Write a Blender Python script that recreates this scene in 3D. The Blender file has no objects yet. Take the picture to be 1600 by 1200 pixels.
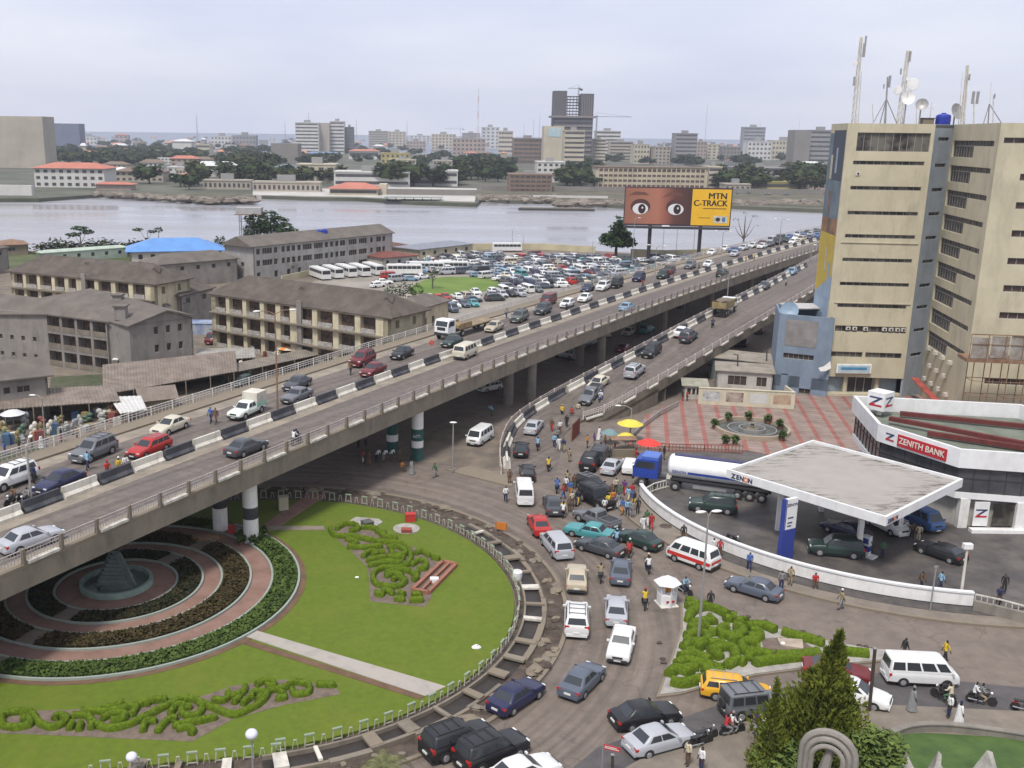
import bpy, bmesh, math, random
from mathutils import Vector, Matrix, noise
R=math.radians
S=bpy.context.scene
COL=S.collection
# ---------------- camera ----------------
F=1560.;PX=690.;PY=600.;HZ=211.7;H=36.
TH=math.atan((PY-HZ)/F);RO=R(0.72)
cd=bpy.data.cameras.new('camera');cam=bpy.data.objects.new('camera',cd);COL.objects.link(cam)
cd.sensor_width=36;cd.lens=F/1600*36;cd.shift_x=(800-PX)/1600;cd.clip_start=.5;cd.clip_end=90000
cam.matrix_world=Matrix.Translation((0,0,H))@Matrix.Rotation(math.pi/2-TH,4,'X')@Matrix.Rotation(RO,4,'Z')
S.camera=cam
S.render.resolution_x=1024;S.render.resolution_y=768
# ---------------- sky, sun, exposure ----------------
SUN_EL,SUN_AZ=60,205     # azimuth from +Y towards +X
w=bpy.data.worlds.new("World");S.world=w;w.use_nodes=True
nt=w.node_tree;nt.nodes.clear()
def N(t,**k):
    n=nt.nodes.new(t)
    for a,b in k.items(): setattr(n,a,b)
    return n
sky=N('ShaderNodeTexSky',sky_type='NISHITA',sun_disc=False,sun_elevation=R(SUN_EL),sun_rotation=R(SUN_AZ))
sky.air_density=1.2;sky.dust_density=3
bg=N('ShaderNodeBackground');bg.inputs[1].default_value=.1
bgc=N('ShaderNodeBackground');bgc.inputs[1].default_value=.1
tc=N('ShaderNodeTexCoord');sep=N('ShaderNodeSeparateXYZ');nt.links.new(tc.outputs['Generated'],sep.inputs[0])
# project the view direction on a flat cloud deck
mx=N('ShaderNodeMath',operation='MAXIMUM');mx.inputs[1].default_value=.02;nt.links.new(sep.outputs[2],mx.inputs[0])
ad=N('ShaderNodeMath',operation='ADD');ad.inputs[1].default_value=.13;nt.links.new(mx.outputs[0],ad.inputs[0])
dv=N('ShaderNodeVectorMath',operation='SCALE');inv=N('ShaderNodeMath',operation='DIVIDE');inv.inputs[0].default_value=1
nt.links.new(ad.outputs[0],inv.inputs[1]);nt.links.new(tc.outputs['Generated'],dv.inputs[0]);nt.links.new(inv.outputs[0],dv.inputs['Scale'])
nz=N('ShaderNodeTexNoise');nz.inputs['Scale'].default_value=.55;nz.inputs['Detail'].default_value=5;nz.inputs['Roughness'].default_value=.5
nt.links.new(dv.outputs[0],nz.inputs['Vector'])
cr=N('ShaderNodeValToRGB');cr.color_ramp.elements[0].position=.36;cr.color_ramp.elements[1].position=.66
cr.color_ramp.elements[0].color=(5.8,6.15,7.75,1);cr.color_ramp.elements[1].color=(7.3,7.45,8.3,1)
nt.links.new(nz.outputs[0],cr.inputs[0]);nt.links.new(cr.outputs[0],bgc.inputs[0]);nt.links.new(sky.outputs[0],bg.inputs[0])
ms=N('ShaderNodeMixShader');ms.inputs[0].default_value=.9
out=N('ShaderNodeOutputWorld')
nt.links.new(bg.outputs[0],ms.inputs[1]);nt.links.new(bgc.outputs[0],ms.inputs[2]);nt.links.new(ms.outputs[0],out.inputs[0])
sl=bpy.data.lights.new('sun','SUN');sl.energy=2.8;sl.angle=R(12);sl.color=(1,.96,.9)
so=bpy.data.objects.new('sun',sl);COL.objects.link(so)
d=Vector((math.sin(R(SUN_AZ))*math.cos(R(SUN_EL)),math.cos(R(SUN_AZ))*math.cos(R(SUN_EL)),math.sin(R(SUN_EL))))
so.rotation_euler=(-d).to_track_quat('-Z','Y').to_euler();so.location=d*300
S.view_settings.view_transform='Standard';S.view_settings.look='None';S.view_settings.exposure=.40;S.view_settings.gamma=1
S.view_settings.use_curve_mapping=False
S.render.engine='CYCLES'
S.cycles.max_bounces=3;S.cycles.transparent_max_bounces=6
# ---------------- helpers ----------------
def W(x,y,z=0.):
    "point at height z seen at photo position x,y (photo is 1600 wide)"
    u=(x-PX)/F;v=(y-PY)/F;c,s=math.cos(RO),math.sin(RO)
    u2=u*c+v*s;v2=-u*s+v*c
    dn=math.sin(TH)+v2*math.cos(TH);fw=math.cos(TH)-v2*math.sin(TH);t=(H-z)/dn
    return Vector((u2*t,fw*t,z))
def WD(x,y,Y):
    "point seen at x,y at distance Y along the ground"
    u=(x-PX)/F;v=(y-PY)/F;c,s=math.cos(RO),math.sin(RO)
    u2=u*c+v*s;v2=-u*s+v*c
    dn=math.sin(TH)+v2*math.cos(TH);fw=math.cos(TH)-v2*math.sin(TH);t=Y/fw
    return Vector((u2*t,Y,H-dn*t))
MC={}
def mat(name,col,rough=.8,var=.12,scale=1.5,metal=0,bump=0,col2=None,stain=None,spec=.5,detail=4,obj=False,coord='Object',lo=.35,hi=.65):
    if name in MC: return MC[name]
    m=bpy.data.materials.new(name);m.use_nodes=True;t=m.node_tree;b=t.nodes['Principled BSDF']
    b.inputs['Roughness'].default_value=rough;b.inputs['Metallic'].default_value=metal
    b.inputs['Specular IOR Level'].default_value=spec
    L=t.links.new
    if var or col2:
        tc=t.nodes.new('ShaderNodeTexCoord');n=t.nodes.new('ShaderNodeTexNoise');n.inputs['Scale'].default_value=scale;n.inputs['Detail'].default_value=detail;n.inputs['Roughness'].default_value=.65
        L(tc.outputs[coord],n.inputs['Vector'])
        r=t.nodes.new('ShaderNodeValToRGB');r.color_ramp.elements[0].position=lo;r.color_ramp.elements[1].position=hi
        c2=col2 or tuple(c*(1+var) for c in col); c1=col if col2 else tuple(c*(1-var) for c in col)
        r.color_ramp.elements[0].color=(*c1,1);r.color_ramp.elements[1].color=(*c2,1)
        L(n.outputs[0],r.inputs[0]);o=r.outputs[0]
        if obj:
            oi=t.nodes.new('ShaderNodeObjectInfo');mm=t.nodes.new('ShaderNodeMix');mm.data_type='RGBA';mm.blend_type='MULTIPLY';mm.inputs[0].default_value=1
            L(o,mm.inputs[6]);L(oi.outputs['Color'],mm.inputs[7]);o=mm.outputs[2]
        if stain:   # (colour, scale, amount): streaks and dirt of its own
            n2=t.nodes.new('ShaderNodeTexNoise');n2.inputs['Scale'].default_value=stain[1];n2.inputs['Detail'].default_value=6;n2.inputs['Roughness'].default_value=.7
            mp=t.nodes.new('ShaderNodeMapping');mp.inputs['Scale'].default_value=stain[3] if len(stain)>3 else (1,1,.25);L(tc.outputs[coord],mp.inputs[0]);L(mp.outputs[0],n2.inputs['Vector'])
            r2=t.nodes.new('ShaderNodeMapRange');r2.inputs[1].default_value=.48;r2.inputs[2].default_value=.72;r2.inputs[3].default_value=0;r2.inputs[4].default_value=stain[2];L(n2.outputs[0],r2.inputs[0])
            mm=t.nodes.new('ShaderNodeMix');mm.data_type='RGBA';L(r2.outputs[0],mm.inputs[0]);L(o,mm.inputs[6]);mm.inputs[7].default_value=(*stain[0],1);o=mm.outputs[2]
        L(o,b.inputs['Base Color'])
        if bump:
            bp=t.nodes.new('ShaderNodeBump');bp.inputs['Strength'].default_value=bump;bp.inputs['Distance'].default_value=.1;L(n.outputs[0],bp.inputs['Height']);L(bp.outputs[0],b.inputs['Normal'])
    else:
        if obj:
            oi=t.nodes.new('ShaderNodeObjectInfo');L(oi.outputs['Color'],b.inputs['Base Color'])
        else: b.inputs['Base Color'].default_value=(*col,1)
    MC[name]=m;return m
def tag(o,label=None,cat=None,group=None,kind=None):
    if label: o['label']=label
    if cat: o['category']=cat
    if group: o['group']=group
    if kind: o['kind']=kind
    return o
def thing(name,label,cat,loc=(0,0,0),rz=0,group=None):
    o=bpy.data.objects.new(name,None);COL.objects.link(o);o.location=loc;o.rotation_euler=(0,0,rz);o.empty_display_size=.2
    return tag(o,label,cat,group)
class MB:
    def __init__(s): s.v=[];s.f=[];s.m=[];s.M=None
    def add(s,vs,fs,mi=0):
        k=len(s.v)
        if s.M is not None: vs=[s.M@Vector(q) for q in vs]
        s.v+=[tuple(q) for q in vs]
        s.f+=[tuple(i+k for i in f) for f in fs];s.m+=[mi]*len(fs);return s
    def box(s,x0,x1,y0,y1,z0,z1,mi=0):
        return s.add([(x0,y0,z0),(x1,y0,z0),(x1,y1,z0),(x0,y1,z0),(x0,y0,z1),(x1,y0,z1),(x1,y1,z1),(x0,y1,z1)],
          [(0,3,2,1),(4,5,6,7),(0,1,5,4),(1,2,6,5),(2,3,7,6),(3,0,4,7)],mi)
    def prism(s,pts,z0,z1,mi=0,cap=True,mtop=None):
        n=len(pts)
        a=sum(pts[i][0]*pts[(i+1)%n][1]-pts[(i+1)%n][0]*pts[i][1] for i in range(n))
        if a<0: pts=pts[::-1]
        vs=[(p[0],p[1],z0) for p in pts]+[(p[0],p[1],z1) for p in pts]
        s.add(vs,[(i,(i+1)%n,n+(i+1)%n,n+i) for i in range(n)],mi)
        if cap:
            s.add([(p[0],p[1],z1) for p in pts],[tuple(range(n))],mi if mtop is None else mtop)
            s.add([(p[0],p[1],z0) for p in pts],[tuple(range(n))[::-1]],mi)
        return s
    def beam(s,p0,p1,w,h,mi=0,up=(0,0,1)):
        "box of width w, height h from p0 to p1 (centre line)"
        p0=Vector(p0);p1=Vector(p1);d=(p1-p0).normalized();u=Vector(up);sd=d.cross(u)
        if sd.length<1e-4: sd=d.cross(Vector((1,0,0)))
        sd.normalize();u=sd.cross(d);a=sd*w/2;b=u*h/2
        return s.add([p0-a-b,p0+a-b,p0+a+b,p0-a+b,p1-a-b,p1+a-b,p1+a+b,p1-a+b],[(0,1,2,3),(7,6,5,4),(0,4,5,1),(1,5,6,2),(2,6,7,3),(3,7,4,0)],mi)
    def tube(s,pts,r,n=8,mi=0,cap=True):
        pts=[Vector(p) for p in pts];rs=r if isinstance(r,(list,tuple)) else [r]*len(pts)
        vs=[];prev=None
        for i,p in enumerate(pts):
            d=(pts[min(i+1,len(pts)-1)]-pts[max(i-1,0)]).normalized()
            a=(prev-d*prev.dot(d)) if prev is not None else (d.cross(Vector((0,0,1))) if abs(d.z)<.95 else d.cross(Vector((1,0,0))))
            a.normalize();prev=a;b=d.cross(a)
            vs+=[p+(a*math.cos(t)+b*math.sin(t))*rs[i] for t in [2*math.pi*k/n for k in range(n)]]
        fs=[(i*n+k,i*n+(k+1)%n,(i+1)*n+(k+1)%n,(i+1)*n+k) for i in range(len(pts)-1) for k in range(n)]
        if cap: fs+=[tuple(range(n))[::-1],tuple((len(pts)-1)*n+k for k in range(n))]
        return s.add(vs,fs,mi)
    def lathe(s,prof,c=(0,0,0),n=20,mi=0,axis='z'):
        vs=[]
        for r,z in prof:
            for k in range(n):
                a=2*math.pi*k/n
                q=(r*math.cos(a),r*math.sin(a),z) if axis=='z' else (r*math.cos(a),z,r*math.sin(a)) if axis=='y' else (z,r*math.cos(a),r*math.sin(a))
                vs.append((q[0]+c[0],q[1]+c[1],q[2]+c[2]))
        m=len(prof)
        fs=[(i*n+k,i*n+(k+1)%n,(i+1)*n+(k+1)%n,(i+1)*n+k) for i in range(m-1) for k in range(n)]
        fs+=[tuple(range(n))[::-1],tuple((m-1)*n+k for k in range(n))]
        return s.add(vs,fs,mi)
    def strip(s,A,B,mi=0):
        n=len(A);return s.add(list(A)+list(B),[(i,i+1,n+i+1,n+i) for i in range(n-1)],mi)
    def ell(s,c,r,n=10,m=6,mi=0,jit=0,rnd=None):
        vs=[(c[0],c[1],c[2]-r[2])]
        for i in range(1,m):
            t=math.pi*i/m-math.pi/2
            for k in range(n):
                a=2*math.pi*k/n;j=1+(rnd.uniform(-jit,jit) if jit else 0)
                vs.append((c[0]+r[0]*math.cos(t)*math.cos(a)*j,c[1]+r[1]*math.cos(t)*math.sin(a)*j,c[2]+r[2]*math.sin(t)*j))
        vs.append((c[0],c[1],c[2]+r[2]));L=len(vs)-1
        fs=[(0,1+(k+1)%n,1+k) for k in range(n)]
        for i in range(m-2): fs+=[(1+i*n+k,1+i*n+(k+1)%n,1+(i+1)*n+(k+1)%n,1+(i+1)*n+k) for k in range(n)]
        fs+=[(L,1+(m-2)*n+k,1+(m-2)*n+(k+1)%n) for k in range(n)]
        return s.add(vs,fs,mi)
    def mesh(s,name,mats,smooth=False,ang=35,fix=False):
        me=bpy.data.meshes.new(name);me.from_pydata(s.v,[],s.f)
        for m in (mats if isinstance(mats,(list,tuple)) else [mats]): me.materials.append(m)
        me.polygons.foreach_set('material_index',s.m)
        if fix:
            bm=bmesh.new();bm.from_mesh(me);bmesh.ops.recalc_face_normals(bm,faces=bm.faces);bm.to_mesh(me);bm.free()
        if smooth:
            me.polygons.foreach_set('use_smooth',[True]*len(me.polygons));me.set_sharp_from_angle(angle=R(ang))
        me.update();return me
    def build(s,name,mats,parent=None,smooth=False,ang=35,fix=False,loc=None):
        return put(name,s.mesh(name,mats,smooth,ang,fix),parent,loc)
def put(name,me,parent=None,loc=None,rz=0):
    o=bpy.data.objects.new(name,me);COL.objects.link(o)
    if parent: o.parent=parent
    if loc is not None: o.location=loc
    if rz: o.rotation_euler=(0,0,rz)
    return o
def kids(o): return [c for c in COL.objects if c.parent is o]
KT={}
def dup(root,loc,rz=0,label=None,group=None,color=None,scale=None):
    "copy a thing, its parts and sub-parts"
    if root.name not in KT:
        KT[root.name]=[(c,list(c.children)) for c in root.children]
    r=root.copy();COL.objects.link(r);r.location=loc;r.rotation_euler=(0,0,rz)
    if scale: r.scale=(scale,)*3 if not isinstance(scale,tuple) else scale
    if label: r['label']=label
    if group: r['group']=group
    if color: r.color=(*color,1)
    for ch,gs in KT[root.name]:
        c=ch.copy();COL.objects.link(c);c.parent=r
        if color: c.color=(*color,1)
        for g in gs:
            e=g.copy();COL.objects.link(e);e.parent=c
            if color: e.color=(*color,1)
    return r
def spline(pts,n=8,closed=False):
    pts=[Vector(p) for p in pts];o=[];m=len(pts)
    g=lambda i: pts[i%m] if closed else pts[max(0,min(m-1,i))]
    for i in range(m if closed else m-1):
        a,b,c,e=g(i-1),g(i),g(i+1),g(i+2)
        for k in range(n):
            t=k/n;o.append(.5*((2*b)+(c-a)*t+(2*a-5*b+4*c-e)*t*t+(3*b-a-3*c+e)*t**3))
    if not closed: o.append(pts[-1])
    return o
def sheet(name,pts,z,m,kind='structure',cuts=0,zb=None):
    mb=MB();P=[(p[0],p[1]) for p in pts]
    mb.prism(P,z-.3 if zb is None else zb,z,0)
    o=mb.build(name,m)
    tag(o,kind=kind);return o
def text(txt,size,m,parent,loc,rot,name='lettering',ext=.01,align='CENTER',bold=.0,sx=1):
    c=bpy.data.curves.new(name,'FONT');c.body=txt;c.size=size;c.extrude=ext;c.align_x=align;c.align_y='CENTER';c.offset=bold
    o=bpy.data.objects.new(name,c);COL.objects.link(o)
    dg=bpy.context.evaluated_depsgraph_get();me=bpy.data.meshes.new_from_object(o.evaluated_get(dg));bpy.data.objects.remove(o)
    me.materials.clear();me.materials.append(m)
    o=put(name,me,parent,loc);o.rotation_euler=rot
    if sx!=1: o.scale=(sx,1,1)
    return o
def rng(s): return random.Random(s)
# ---------------- materials ----------------
A_=mat('asphalt',(.132,.106,.086),.85,.16,.9,col2=(.188,.152,.124),stain=((.088,.072,.060),.17,.6,(1,1,1)),detail=10,lo=.3,hi=.7,coord='Generated' if 0 else 'Object')
ASD=mat('deck_asphalt',(.108,.088,.075),.85,.1,1.2,col2=(.155,.128,.108),stain=((.10,.092,.088),.12,.6,(1,1,1)))
def streaks(m,rot=None,centre=None,amt=.35,sc=1.3):
    "tyre wear: long dark and light bands that follow the lanes"
    t=m.node_tree;b=t.nodes['Principled BSDF'];src=b.inputs['Base Color'].links[0].from_socket
    tc=t.nodes.new('ShaderNodeTexCoord');n=t.nodes.new('ShaderNodeTexNoise');n.inputs['Detail'].default_value=5;n.inputs['Roughness'].default_value=.6
    if centre:
        s=t.nodes.new('ShaderNodeVectorMath');s.operation='DISTANCE';s.inputs[1].default_value=(*centre,0);t.links.new(tc.outputs['Object'],s.inputs[0])
        c=t.nodes.new('ShaderNodeCombineXYZ');m1=t.nodes.new('ShaderNodeMath');m1.operation='MULTIPLY';m1.inputs[1].default_value=sc;t.links.new(s.outputs['Value'],m1.inputs[0]);t.links.new(m1.outputs[0],c.inputs[0])
        sp=t.nodes.new('ShaderNodeVectorMath');sp.operation='SCALE';sp.inputs['Scale'].default_value=.035;t.links.new(tc.outputs['Object'],sp.inputs[0]);ad=t.nodes.new('ShaderNodeVectorMath');t.links.new(c.outputs[0],ad.inputs[0]);t.links.new(sp.outputs[0],ad.inputs[1]);t.links.new(ad.outputs[0],n.inputs['Vector']);n.inputs['Scale'].default_value=1
    else:
        mp=t.nodes.new('ShaderNodeMapping');mp.inputs['Rotation'].default_value=(0,0,rot);t.links.new(tc.outputs['Object'],mp.inputs[0])
        m3=t.nodes.new('ShaderNodeVectorMath');m3.operation='MULTIPLY';m3.inputs[1].default_value=(.02,sc,1);t.links.new(mp.outputs[0],m3.inputs[0]);t.links.new(m3.outputs[0],n.inputs['Vector']);n.inputs['Scale'].default_value=1
    mr=t.nodes.new('ShaderNodeMapRange');mr.inputs[1].default_value=.33;mr.inputs[2].default_value=.67;mr.inputs[3].default_value=1-amt;mr.inputs[4].default_value=1+amt*.5;t.links.new(n.outputs[0],mr.inputs[0])
    f=mr.outputs[0]
    if centre:
        k=t.nodes.new('ShaderNodeMapRange');k.inputs[1].default_value=30;k.inputs[2].default_value=44;k.inputs[3].default_value=1;k.inputs[4].default_value=.1;t.links.new(s.outputs['Value'],k.inputs[0])
        mx_=t.nodes.new('ShaderNodeMix');mx_.data_type='FLOAT';t.links.new(k.outputs[0],mx_.inputs[0]);mx_.inputs[2].default_value=1;t.links.new(f,mx_.inputs[3]);f=mx_.outputs[0]
    v=t.nodes.new('ShaderNodeVectorMath');v.operation='SCALE';t.links.new(src,v.inputs[0]);t.links.new(f,v.inputs['Scale'])
    n2=t.nodes.new('ShaderNodeTexVoronoi');n2.feature='DISTANCE_TO_EDGE';n2.inputs['Scale'].default_value=.11
    nw=t.nodes.new('ShaderNodeTexNoise');nw.inputs['Scale'].default_value=.35;nw.inputs['Detail'].default_value=6;t.links.new(tc.outputs['Object'],nw.inputs['Vector']);ws=t.nodes.new('ShaderNodeVectorMath');ws.operation='SCALE';ws.inputs['Scale'].default_value=7;t.links.new(nw.outputs['Color'],ws.inputs[0]);wa=t.nodes.new('ShaderNodeVectorMath');t.links.new(ws.outputs[0],wa.inputs[0]);t.links.new(tc.outputs['Object'],wa.inputs[1]);t.links.new(wa.outputs[0],n2.inputs['Vector'])
    m4=t.nodes.new('ShaderNodeMapRange');m4.inputs[1].default_value=.004;m4.inputs[2].default_value=.014;m4.inputs[3].default_value=.78;m4.inputs[4].default_value=1;t.links.new(n2.outputs[0],m4.inputs[0])
    v2=t.nodes.new('ShaderNodeVectorMath');v2.operation='SCALE';t.links.new(v.outputs[0],v2.inputs[0]);t.links.new(m4.outputs[0] if centre else mr.outputs[0],v2.inputs['Scale'])
    t.links.new((v2 if centre else v).outputs[0],b.inputs['Base Color'])
streaks(A_,centre=(-15.4,73.4));streaks(ASD,rot=R(-57),amt=.3)
AST=mat('oily_asphalt',(.065,.058,.054),.55,.2,.3,col2=(.12,.105,.092),stain=((.03,.028,.027),.5,.7,(1,1,1)))
DIRT=mat('dirt',(.13,.105,.08),.95,.2,.15,col2=(.20,.165,.125),stain=((.07,.055,.042),.4,.6,(1,1,1)))
MUD=mat('dark_mud',(.045,.032,.024),.9,.2,1.2,col2=(.10,.075,.055),bump=.6)
SAND=mat('pale_sand',(.34,.30,.24),.95,.15,.4,stain=((.2,.17,.13),.3,.5,(1,1,1)))
PAVE=mat('pavement_concrete',(.185,.155,.122),.9,.15,.6,stain=((.10,.09,.08),.5,.6,(1,1,1)))
CON=mat('concrete',(.205,.185,.155),.9,.14,.5,stain=((.10,.09,.075),.6,.7,(1,1,.25)))
COND=mat('stained_concrete',(.185,.157,.12),.9,.15,.4,stain=((.085,.075,.06),.7,.7,(1,1,.3)))
BROWN=mat('brown_concrete',(.20,.165,.12),.95,.15,.6,stain=((.10,.085,.06),.6,.6,(1,1,1)))
WHT=mat('white_paint',(.72,.71,.68),.6,.06,1,stain=((.35,.31,.26),1.2,.45,(1,1,.4)))
WHTC=mat('clean_white',(.68,.68,.67),.5,.05,.8,stain=((.42,.40,.36),.8,.35,(1,1,.5)))
GRIM=mat('grimy_white_paint',(.56,.53,.46),.7,.1,1.2,stain=((.22,.19,.15),1.5,.6,(1,1,.4)))
BLK=mat('black_paint',(.035,.037,.045),.6,.25,1.5,stain=((.12,.11,.10),1.5,.5,(1,1,.4)))
STEEL=mat('grey_steel',(.30,.29,.28),.5,.1,2,metal=.3)
RUST=mat('rusty_steel',(.16,.08,.045),.8,.3,1.5,col2=(.25,.16,.10))
DARKM=mat('dark_metal',(.04,.04,.042),.5,0)
GRASS=mat('lawn_grass',(.072,.108,.003),.95,.2,2.2,col2=(.10,.145,.005),stain=((.125,.14,.012),.22,.6,(1,1,1)),detail=9,bump=.3,lo=.3,hi=.7)
LEAFB=mat('bright_hedge',(.05,.085,.005),.9,.3,5,col2=(.115,.165,.012),detail=5,spec=.15)
HEDGD=mat('dark_hedge',(.015,.038,.01),.9,.3,2.5,col2=(.04,.075,.02))
GRAVEL=mat('pale_gravel',(.30,.28,.25),.95,.2,1.5)
BEDSOIL=mat('bed_soil',(.10,.075,.058),.95,.2,2,col2=(.17,.13,.10))
TEAL=mat('faded_green_paint',(.20,.27,.23),.7,.15,1,stain=((.10,.11,.09),.8,.5,(1,1,1)))
REDP=mat('red_paint',(.42,.03,.025),.5,.1,1)
GLASSD=mat('dark_glass',(.02,.022,.026),.12,0,spec=.6)
PANE=mat('dusty_pane',(.025,.022,.02),.35,.5,.45,col2=(.13,.12,.10),spec=.4,detail=2,lo=.42,hi=.6)
WIND=mat('dark_opening',(.022,.018,.016),.7,.5,1.1,col2=(.06,.045,.035))
# ================= SETTING =================
def hazebox():
    mb=MB();mb.box(-2600,3400,-30,4200,-12,215);o=mb.build('haze',HAZE);tag(o,kind='stuff');return o
HAZE=bpy.data.materials.new('haze');HAZE.use_nodes=True;t=HAZE.node_tree;t.nodes.remove(t.nodes['Principled BSDF'])
pv=t.nodes.new('ShaderNodeVolumePrincipled');pv.inputs['Density'].default_value=.00014;pv.inputs['Color'].default_value=(.86,.9,1,1);pv.inputs['Anisotropy'].default_value=.2
t.links.new(pv.outputs[0],[n for n in t.nodes if n.type=='OUTPUT_MATERIAL'][0].inputs['Volume'])
hazebox()
# near land: one sheet, its far edge is the lagoon shore
shore=[W(x,y) for x,y in [(-900,372),(-300,380),(0,392),(90,392),(200,380),(330,383),(400,372),(640,383),(700,388),(800,385),(985,395),(1030,403),(1150,395),(1290,372),(1500,372),(2100,372)]]
land=[(-600,-60)]+[(p.x,p.y) for p in shore]+[(900,-60)]
sheet('ground',land,0,DIRT,zb=-4)
WAT=bpy.data.materials.new('lagoon_water');WAT.use_nodes=True;t=WAT.node_tree;b=t.nodes['Principled BSDF']
b.inputs['Base Color'].default_value=(.25,.25,.26,1);b.inputs['Roughness'].default_value=.12;b.inputs['Specular IOR Level'].default_value=.5;b.inputs['IOR'].default_value=1.33
tcw=t.nodes.new('ShaderNodeTexCoord');mpw=t.nodes.new('ShaderNodeMapping');mpw.inputs['Scale'].default_value=(.03,.16,1)
n1=t.nodes.new('ShaderNodeTexNoise');n1.inputs['Scale'].default_value=.8;n1.inputs['Detail'].default_value=6
bp=t.nodes.new('ShaderNodeBump');bp.inputs['Strength'].default_value=.06;bp.inputs['Distance'].default_value=.3
t.links.new(tcw.outputs['Object'],mpw.inputs[0]);t.links.new(mpw.outputs[0],n1.inputs['Vector']);t.links.new(n1.outputs[0],bp.inputs['Height']);t.links.new(bp.outputs[0],b.inputs['Normal'])
n2=t.nodes.new('ShaderNodeTexNoise');n2.inputs['Scale'].default_value=.012;n2.inputs['Detail'].default_value=4
mp2=t.nodes.new('ShaderNodeMapping');mp2.inputs['Scale'].default_value=(.25,3.2,1);t.links.new(tcw.outputs['Object'],mp2.inputs[0]);t.links.new(mp2.outputs[0],n2.inputs['Vector'])
mr=t.nodes.new('ShaderNodeMapRange');mr.inputs[1].default_value=.35;mr.inputs[2].default_value=.65;mr.inputs[3].default_value=.10;mr.inputs[4].default_value=.34
t.links.new(n2.outputs[0],mr.inputs[0]);t.links.new(mr.outputs[0],b.inputs['Roughness'])
mb=MB();mb.add([(-9000,200,-1.6),(14000,200,-1.6),(14000,2200,-1.6),(-9000,2200,-1.6)],[(0,1,2,3)])
tag(mb.build('lagoon_water',WAT),kind='structure')
SEA=mat('sea_water',(.10,.13,.18),.35,0,spec=.4)
mb=MB();mb.add([(-70000,2200.5,-1.7),(70000,2200.5,-1.7),(70000,85000,-1.7),(-70000,85000,-1.7)],[(0,1,2,3)])
tag(mb.build('sea',SEA),kind='structure')
# island across the lagoon
isl=[W(x,y) for x,y in [(-900,326),(-200,326),(0,311),(60,311),(160,304),(250,308),(330,316),(395,313),(400,306),(480,309),(560,310),(650,316),(745,319),(752,311),(800,314),(860,314),(980,322),(1140,322),(1290,328),(1500,330),(2200,330)]]
isl=[(p.x,p.y) for p in isl]+[(2600,2050),(-1900,1950)]
FARG=mat('island_ground',(.045,.055,.03),.95,.3,.02,col2=(.12,.115,.085),detail=10)
sheet('island_ground',isl,.3,FARG,zb=-4)
# grassy bank along the island shore
VERGE=mat('shore_scrub',(.05,.055,.025),.95,.3,.08,col2=(.13,.11,.075),detail=10)
for i,pl in enumerate([[(140,301),(395,304),(395,312),(330,314),(250,306),(160,302)],[(750,308),(1290,324),(1290,319),(1290,305),(1150,302),(980,300),(860,300),(752,300)]]):
    sheet('shore_scrub',[W(*p) for p in pl],.5+.1*i,VERGE)
QUAY=mat('pale_quay',(.42,.40,.36),.9,.15,.05)
sheet('quay',[W(*p) for p in [(395,306),(480,308),(560,309),(650,314),(742,317),(745,296),(600,293),(395,300)]],.7,QUAY,zb=-3)
# roads, laid as one large asphalt sheet round the garden and under the flyover
road=[(-400,790),(-200,700),(100,690),(330,690),(560,640),(640,600),(800,520),(980,470),(1150,425),(1290,400),(1290,470),(1230,520),(1200,560),(1190,640),(1330,690),(1700,850),(2100,1000),(2100,1500),(-900,1500)]
rp=[W(*p) for p in road];rp=[p for p in rp]
rp=[(p.x,p.y) for p in rp if p.y<1e4]
sheet('road',rp,.03,A_,zb=-.2)
GC=(-15.4,73.4)          # centre of the roundabout garden
def circ(c,r,a0=0,a1=360,n=96): return [(c[0]+r*math.cos(R(a0+(a1-a0)*k/n)),c[1]+r*math.sin(R(a0+(a1-a0)*k/n))) for k in range(n if a1-a0==360 else n+1)]
def ringmesh(c,r0,r1,z0,z1,a0,a1,n=60,mi=0,mb=None):
    mb=mb or MB();
    for k in range(n):
        t0=R(a0+(a1-a0)*k/n);t1=R(a0+(a1-a0)*(k+1)/n)
        q=[(c[0]+r*math.cos(t),c[1]+r*math.sin(t)) for r,t in ((r0,t0),(r1,t0),(r1,t1),(r0,t1))]
        vs=[(x,y,z0) for x,y in q]+[(x,y,z1) for x,y in q]
        fs=[(4,5,6,7),(1,2,6,5),(3,0,4,7)]
        if a1-a0<360:
            if k==0: fs.append((0,1,5,4))
            if k==n-1: fs.append((2,3,7,6))
        mb.add(vs,fs,mi)
    return mb
tag(ringmesh(GC,21.55,25.3,-.1,.12,-100,112,110).build('dirt_verge',MUD),kind='structure')
tag(ringmesh(GC,25.3,25.6,-.1,.2,-95,150,120).build('kerb',BROWN),kind='structure')
sheet('lawn',circ(GC,21.4),.22,GRASS,zb=-.1)
# west of the circle the garden goes on beyond the frame
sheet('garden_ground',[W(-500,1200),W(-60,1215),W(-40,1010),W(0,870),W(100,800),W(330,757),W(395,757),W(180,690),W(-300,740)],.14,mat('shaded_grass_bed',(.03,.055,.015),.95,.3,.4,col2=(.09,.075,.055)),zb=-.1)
sheet('lawn',[W(*p) for p in [(455,1180),(330,1192),(230,1200),(0,1228),(-300,1260),(-400,1000),(0,1000),(300,1100)]],.217,GRASS,zb=0)
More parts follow.
